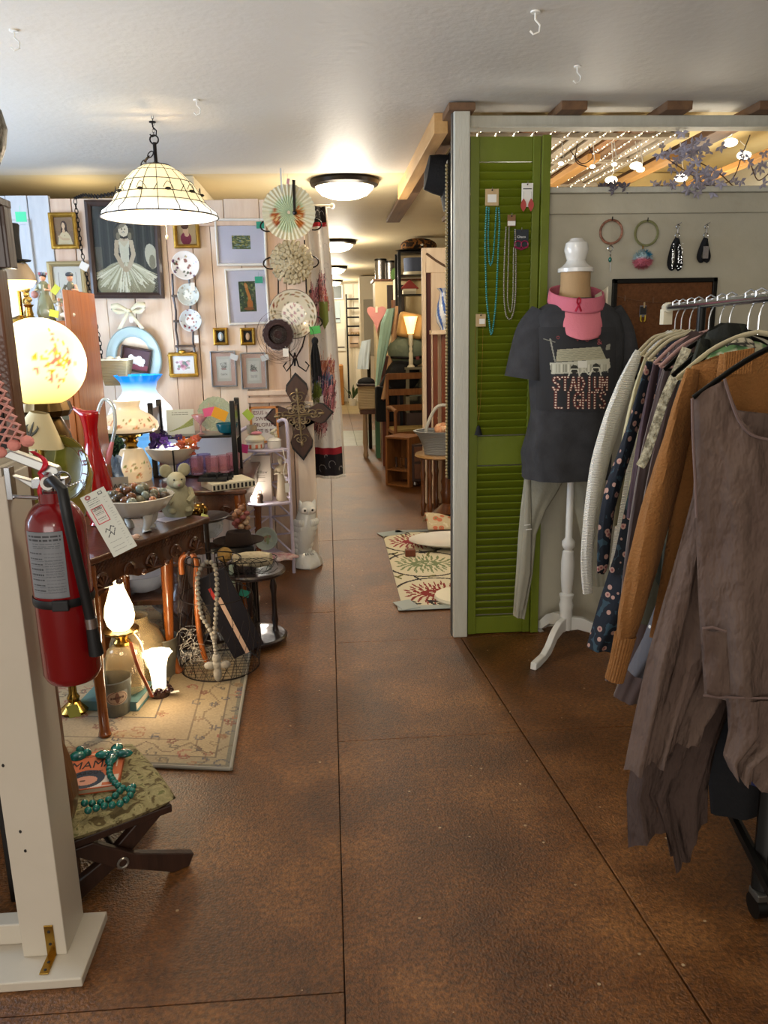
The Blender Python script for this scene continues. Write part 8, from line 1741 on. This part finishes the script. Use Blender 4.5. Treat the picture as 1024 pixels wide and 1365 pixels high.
# etagere
EX0, EX1, EY0 = at(533, 400, Y=7.36).x, at(562, 400, Y=7.36).x, 7.36
t = thing('black_etagere', 'tall black metal shelf unit with baskets and a red roofed house', 'shelf', (EX0, EY0, 0)); EW = EX1 - EX0 + .12; ez = lambda py: at(545, py, Y=EY0).z
for a in (0, EW):
    for b_ in (0, .3): MB().bb(a - .014, a + .014, b_ - .012, b_ + .012, 0, ez(335)).build('post', M_BLACK, t, smooth=False)
for py in (335, 366, 392, 420, 520): MB().bb(0, EW, 0, .3, ez(py) - .01, ez(py)).build('shelf_board', M_BLACK, t, smooth=False)
simple('blue_canvas_bin', 'blue grey canvas storage bin on the upper black shelf', 'bin', (EX0 + .16, EY0 + .14, ez(366) + .001), [('bin', MB().lathe([(.10, 0), (.11, .15), (.105, .15), (.10, .01), (.001, .005)], 24), mat('blue_canvas', '#4f586e', .9)), ('base_band', MB().lathe([(.112, 0), (.112, .03)], 24), M_CREAM)])
simple('red_birdhouse', 'little red roofed house ornament on the black shelf', 'ornament', (EX0 + .10, EY0 + .12, ez(392) + .001), [('house', MB().bb(-.06, .06, -.05, .05, 0, .05), M_CREAM), ('roof', MB().prism([(-.085, .05), (.085, .05), (0, .13)], .13, c=(0, -.065, 0)), mat('roof_red', '#8a2a22', .6))])
simple('leopard_hat_box', 'round leopard and black bag lying on top of the black shelf', 'bag', (EX0 + .19, EY0 + .12, ez(335) + .001), [('bag', MB().sph((0, 0, .055), (.17, .12, .07), 24, 14), camo_mat('leopard', ['#1c120a', '#7a4f20', '#2c1c0e'], 14)), ('flap', MB().sph((.0, -.03, .015), (.22, .12, .014), 24, 8), M_BLACK), ('clasp', MB().sph((.02, -.125, .05), .016), M_CHROME)])
simple('tin_canisters', 'pair of shiny metal canisters high on the tan cabinet', 'canister', (at(508, 350, Y=8.3).x, 8.35, at(508, 372, Y=8.3).z + .001), [('can', MB().cyl((0, 0, 0), .06, .18, 20).cyl((.10, 0, 0), .05, .16, 20), mat('tin', '#8a8680', .25, .9)), ('lid', MB().cyl((0, 0, .18), .063, .02, 20).cyl((.10, 0, .16), .053, .02, 20), M_BLACK)])
cx = at(500, 380, Y=8.3).x; cz = at(508, 372, Y=8.3).z
t = thing('tan_cabinet', 'tall tan cabinet with glass door and pink heart, far on the right', 'cabinet', (cx, 8.3, 0)); MB().bb(0, .7, 0, .4, 0, cz).build('carcass', mat('tan_paint', '#c2ad84', .6), t, smooth=False, bev=.006); d = MB().bb(.12, .3, -.015, 0, cz - .55, cz - .06).build('glass_door', mat('dark_glass', '#3a3028', .2), t, smooth=False, bev=.004); MB().bb(-.02, .72, -.02, .42, cz - .02, cz - .0005).build('cornice', M_MIDW, t, smooth=False)
simple('white_candle', 'tall white candle on the tan cabinet edge beside the black shelf', 'candle', (at(528, 400, Y=8.15).x, 8.15, 0), [('stand', MB().cyl((0, 0, 0), .05, at(528, 400, Y=8.15).z, 14), M_MIDW), ('candle', MB().cyl((0, 0, at(528, 400, Y=8.15).z), .028, at(528, 372, Y=8.15).z - at(528, 400, Y=8.15).z, 14), M_CREAM), ('leaves', MB().sph((0, 0, at(528, 366, Y=8.15).z), (.05, .04, .07), 8, 6), mat('leafy', '#3f5a24', .8))])
hp_ = at(502, 418, Y=8.27); n = 30; hp3 = [(.075 * math.sin(q) ** 3 * 1.3, (.062 * math.cos(q) - .026 * math.cos(2 * q) - .01 * math.cos(3 * q)) * 1.3 - (.13 * max(0, 1 - abs(q - PI) / .9))) for q in [2 * PI * k / n for k in range(n)]]
simple('pink_heart', 'pink padded heart hanging on the tan cabinet', 'ornament', hp_, [('heart', MB().prism(hp3, .03, c=(0, -.015, 0)), mat('pink_felt', '#c9857c', .9)), ('label', MB().bb(-.012, .012, -.02, -.016, .01, .07), M_CREAM)])
# pale door panel, stand, vase
dx0, dx1 = at(566, 330, Y=5.6).x, at(604, 330, Y=5.6).x; dz = at(585, 327, Y=5.6).z
t = thing('pale_door_panel', 'pale whitewashed wooden door panel with a dark red slot standing on edge', 'door', (dx0, 5.75, 0)); PD = wood('pale_door_wood', '#e3cfb6', '#cdb396', .6, 5, (3, 3, .5))
MB().bb(0, .028, 0, .05, .0, dz).build('stile', PD, t, smooth=False, bev=.004); MB().bb(.028, .065, .03, .05, 0, dz - .17).build('slot', mat('dark_red_slot', '#4a1710', .6), t, smooth=False); MB().bb(.028, .5, 0, .05, dz - .17, dz).build('top_rail', PD, t, smooth=False, bev=.004); MB().bb(.065, .5, 0, .04, 0, dz - .17).build('panel', PD, t, smooth=False, bev=.004)
MB().tube([(.03, -.008, dz - .04), (.10, -.008, dz - .09), (.17, -.008, dz - .13)], .008, 6).build('twig', BR, t)
vx0 = at(586, 440, Y=5.62); t = thing('wood_stand', 'upright brown wooden slatted stand under the blue and white vase', 'stand', (vx0.x - .03, 5.64, 0))
for a in (0, .06, .12): MB().bb(a - .012, a + .02, 0, .03, 0, vx0.z - .03).build('slat', M_REDW, t, smooth=False, bev=.003)
MB().bb(-.03, .17, -.05, .08, vx0.z - .03, vx0.z).build('top', PD, t, smooth=False, bev=.003)
t = thing('swirl_vase', 'blue and white swirled glass vase on the brown wooden stand', 'vase', (vx0.x + .03, 5.64, vx0.z + .0005)); MB().lathe(dense([(.025, 0), (.02, .01), (.045, .05), (.055, .10), (.045, .17), (.026, .23), (.022, .26), (.045, .285)], .008), 60).build('body', mat('swirl_glass', rough=.1, vcol=True, coat=.5), t, colfn=lambda v: lin('#3b62b0') if math.sin(math.atan2(v.y, v.x) * 6 + v.z * 30) > .25 else lin('#cfd4dc'), smooth='all')
# desk, lamp, hutch mirror, cushions
dzp = at(560, 490, Y=7.0).z
t = thing('grey_green_hutch', 'grey green desk hutch with mirror back below the tulip lamp', 'hutch', (at(543, 520, Y=7.0).x, 7.10, 0)); GH = mat('grey_green_paint', '#5c6254', .6)
MB().bb(0, .42, 0, .3, 0, .55).build('desk', M_DKWOOD, t, smooth=False, bev=.005); MB().bb(0, .03, .0, .25, .55, dzp - .02).build('side', mat('weathered', '#6f6a54', .7), t, smooth=False); MB().bb(.03, .42, .22, .25, .55, dzp - .02).build('mirror', mat('old_mirror', '#7c8478', .15, .9), t, smooth=False); MB().bb(0, .42, 0, .25, .70, .712).build('shelf_board', GH, t, smooth=False); MB().bb(-.01, .43, -.01, .26, dzp - .02, dzp).build('top', mat('weathered'), t, smooth=False)
lx = at(549, 480, Y=7.05); t = thing('tulip_shade_lamp', 'white column lamp with lit fluted amber tulip shade on the hutch', 'lamp', (lx.x, 7.12, dzp + .001)); sz_ = at(549, 445, Y=7.05).z - dzp
MB().lathe([(.035, 0), (.03, .01), (.02, .02), (.02, .12), (.012, .14), (.018, .16), (.012, .18), (.02, .20), (.022, sz_)], 18).build('column', M_CREAM, t); MB().lathe([(.028, sz_), (.03, sz_ + .02), (.042, sz_ + .07), (.058, sz_ + .135), (.062, sz_ + .15)], 40, mod=lambda a, f: 1 + .05 * math.sin(a * 12)).build('lamp_shade', mat('lit_fluted', '#e8c98a', .3, emis=('#ffd48a', 1.6)), t); light('POINT', 'tulip_shade_bulb', (lx.x, 6.95, dzp + sz_ + .18), 2, WARM, .04)
t = thing('tan_cushion', 'tan square cushion behind the tulip shade lamp', 'cushion', at(548, 434, Y=7.2)); MB().box((0, 0, 0), (.24, .08, .22), rot('Y', 10)).build('cushion', mat('tan_cotton', '#b38c54', .9), t, bev=.03)
t = thing('sage_bundle', 'rolled grey green blanket bundle strapped below the cushion', 'blanket', at(545, 468, Y=7.22)); MB().sph((0, .05, 0), (.19, .12, .15), 20, 12).build('blanket', mat('sage_cloth', '#66705f', .9, bump=(20, .8)), t); MB().tube([(-.17, -.06, -.05), (0, -.1, -.06), (.17, -.06, -.05)], .012, 8).build('strap', M_BLACK, t); MB().box((.07, -.1, -.06), (.03, .01, .03)).build('buckle', mat('red_tag'), t)
t = thing('black_duffel', 'black duffel bag below the blanket bundle', 'bag', at(535, 500, Y=7.2)); MB().sph((.02, .05, 0), (.16, .14, .15), 18, 12).build('bag_body', M_BLKF, t)
# wicker basket, table with green frame, small jeans rack
wb_ = at(489, 545, Y=8.0); t = thing('tan_wicker_basket', 'square tan wicker basket on the far green legged table', 'basket', (wb_.x, 8.0, wb_.z)); MB().box((0, 0, .12), (.17, .16, .24)).build('weave', mat('tan_wicker', '#cbb083', .8, wave=(30, 1, 'Z')), t, bev=.01); MB().tube([(-.09, -.08, .245), (.09, -.08, .245), (.09, .08, .245), (-.09, .08, .245)], .014, 8, True).build('rim', M_DKWOOD, t); MB().sph((0, -.02, .27), (.09, .06, .05)).build('dark_cloth', M_BLKF, t)
t = thing('green_side_table', 'small green side table with one pale turned leg, far down the corridor', 'table', (wb_.x + .03, 8.05, 0)); MB().bb(-.10, .16, -.10, .12, wb_.z - .05, wb_.z - .001).build('tabletop', M_MIDW, t, smooth=False, bev=.004); MB().lathe([(.02, 0), (.03, .03), (.02, .08), (.028, .16), (.02, wb_.z - .05)], 14, c=(-.05, -.06, 0)).build('leg', mat('pale_leg', '#a38a6c', .5), t); MB().bb(.06, .10, -.08, -.04, 0, wb_.z - .05).build('leg', mat('green_leg', '#3f6a48', .5), t, smooth=False); MB().bb(.06, .10, .06, .10, 0, wb_.z - .05).build('leg', MATS['green_leg'], t, smooth=False)
t = thing('light_blue_jeans', 'pale blue jeans hanging on a small stand beside the wicker basket', 'jeans', (0, 8.6, 0)); px_sheet('jeans', mat('pale_denim', '#c3d0d8', .9), t, [[(482, 455), (495, 452)], [(478, 475), (493, 475)], [(476, 492), (492, 492)]], 8.6, thick=.04, amp=.01, origin=Vector((0, 8.6, 0))); q = at(491, 455, Y=8.65); MB().tube([(q.x, .05, q.z), (q.x, .05, 0)], .02, 8).build('stand_pole', M_BLACK, t)
# far wall: blanket ladder, towels, desk, cabinet door window
lx_ = at(462, 400, Y=14.2).x; t = thing('blanket_ladder', 'dark metal blanket ladder against the far cream wall', 'ladder', (lx_, 14.35, 0)); z0, z1 = at(462, 478, Y=14.3).z, at(462, 392, Y=14.3).z
for a in (0, .40): MB().bb(a - .015, a + .015, -.02, .02, 0, z1).build('rail', M_BLACK, t, smooth=False)
for k in range(5): MB().bb(0, .40, -.015, .015, lerp(z0, z1, .35 + k * .14), lerp(z0, z1, .35 + k * .14) + .03).build('rung', M_BLACK, t, smooth=False)
for px0, px1, py0, py1, lab, c_ in ((447, 461, 438, 468, 'white embroidered towel left of the far ladder', '#dcdacc'), (465, 479, 438, 463, 'cream and pink lettered towel on the far ladder', '#d6bfa8'), (446, 454, 402, 430, 'pale blue towel above the white one on the far wall', '#b3c6cc')):
    a, b_ = at(px0, py0, Y=14.56), at(px1, py1, Y=14.56); t = thing('hanging_towel', lab, 'towel', ((a.x + b_.x) / 2, 14.56, b_.z)); MB().bb(-(b_.x - a.x) / 2, (b_.x - a.x) / 2, -.01, .01, 0, a.z - b_.z).build('towel', mat('towel' + c_, c_, .9), t, smooth=False, bev=.004); 
    if px0 == 465: text('LOVE', .09, M_GOLD, t, (0, -.012, .24), ext=.001)
    MB().bb(-(b_.x - a.x) / 2.5, (b_.x - a.x) / 2.5, -.013, -.01, .06, .08).build('stripe', M_DKWOOD, t, smooth=False)
a, b_ = at(440, 381, Y=14.4), at(453, 397, Y=14.4); t = thing('framed_screen', 'grey framed screen on the far cream wall', 'picture', ((a.x + b_.x) / 2, 14.5, b_.z)); MB().bb(-.12, .14, 0, .03, -.02, a.z - b_.z + .02).build('frame', M_WHITE, t, smooth=False); MB().bb(-.10, .12, -.004, 0, 0, a.z - b_.z).build('screen', mat('grey_screen', '#4c5450', .4), t, smooth=False)
a, b_ = at(449, 487, Y=13.9), at(459, 536, Y=13.9); t = thing('orange_desk', 'orange wooden drawer unit at the far end of the corridor', 'desk', (a.x - .15, 13.9, 0)); MB().bb(0, b_.x - a.x + .15, 0, .5, 0, a.z).build('carcass', mat('orange_wood', '#a8702c', .5), t, smooth=False, bev=.01); MB().bb(.02, b_.x - a.x + .13, -.015, 0, a.z - .25, a.z - .05).build('drawer', mat('orange_wood'), t, smooth=False, bev=.005)
t = thing('leafy_plant', 'small green leafy plant low by the far wall', 'plant', (at(470, 530, Y=13.8).x, 13.8, 0)); MB().lathe([(.06, 0), (.08, .12), (.07, .12), (.001, .1)], 14).build('pot', M_WHITE, t)
for k in range(9): a = k * .7; MB().add([(0, 0, .1), (.1 * math.cos(a) - .02, .1 * math.sin(a), .28), (.18 * math.cos(a), .18 * math.sin(a), .30 + .03 * (k % 3)), (.1 * math.cos(a) + .02, .1 * math.sin(a) + .02, .24)], [(0, 1, 2, 3)]).build('leaf', mat('plant_green', '#2f4a24', .6), t, smooth=False)
t = thing('wall_cabinet_column', 'cream column with grey panel right of the far ladder', 'cabinet', (at(480, 400, Y=12.5).x, 12.5, 0)); MB().bb(0, 1.6, 0, .5, 0, 2.1).build('carcass', mat('far_grey', '#cdc1a8', .7), t, smooth=False, bev=.01); MB().bb(.05, .45, -.02, 0, .9, 1.75).build('panel', mat('far_panel', '#9a9280', .7), t, smooth=False, bev=.005)
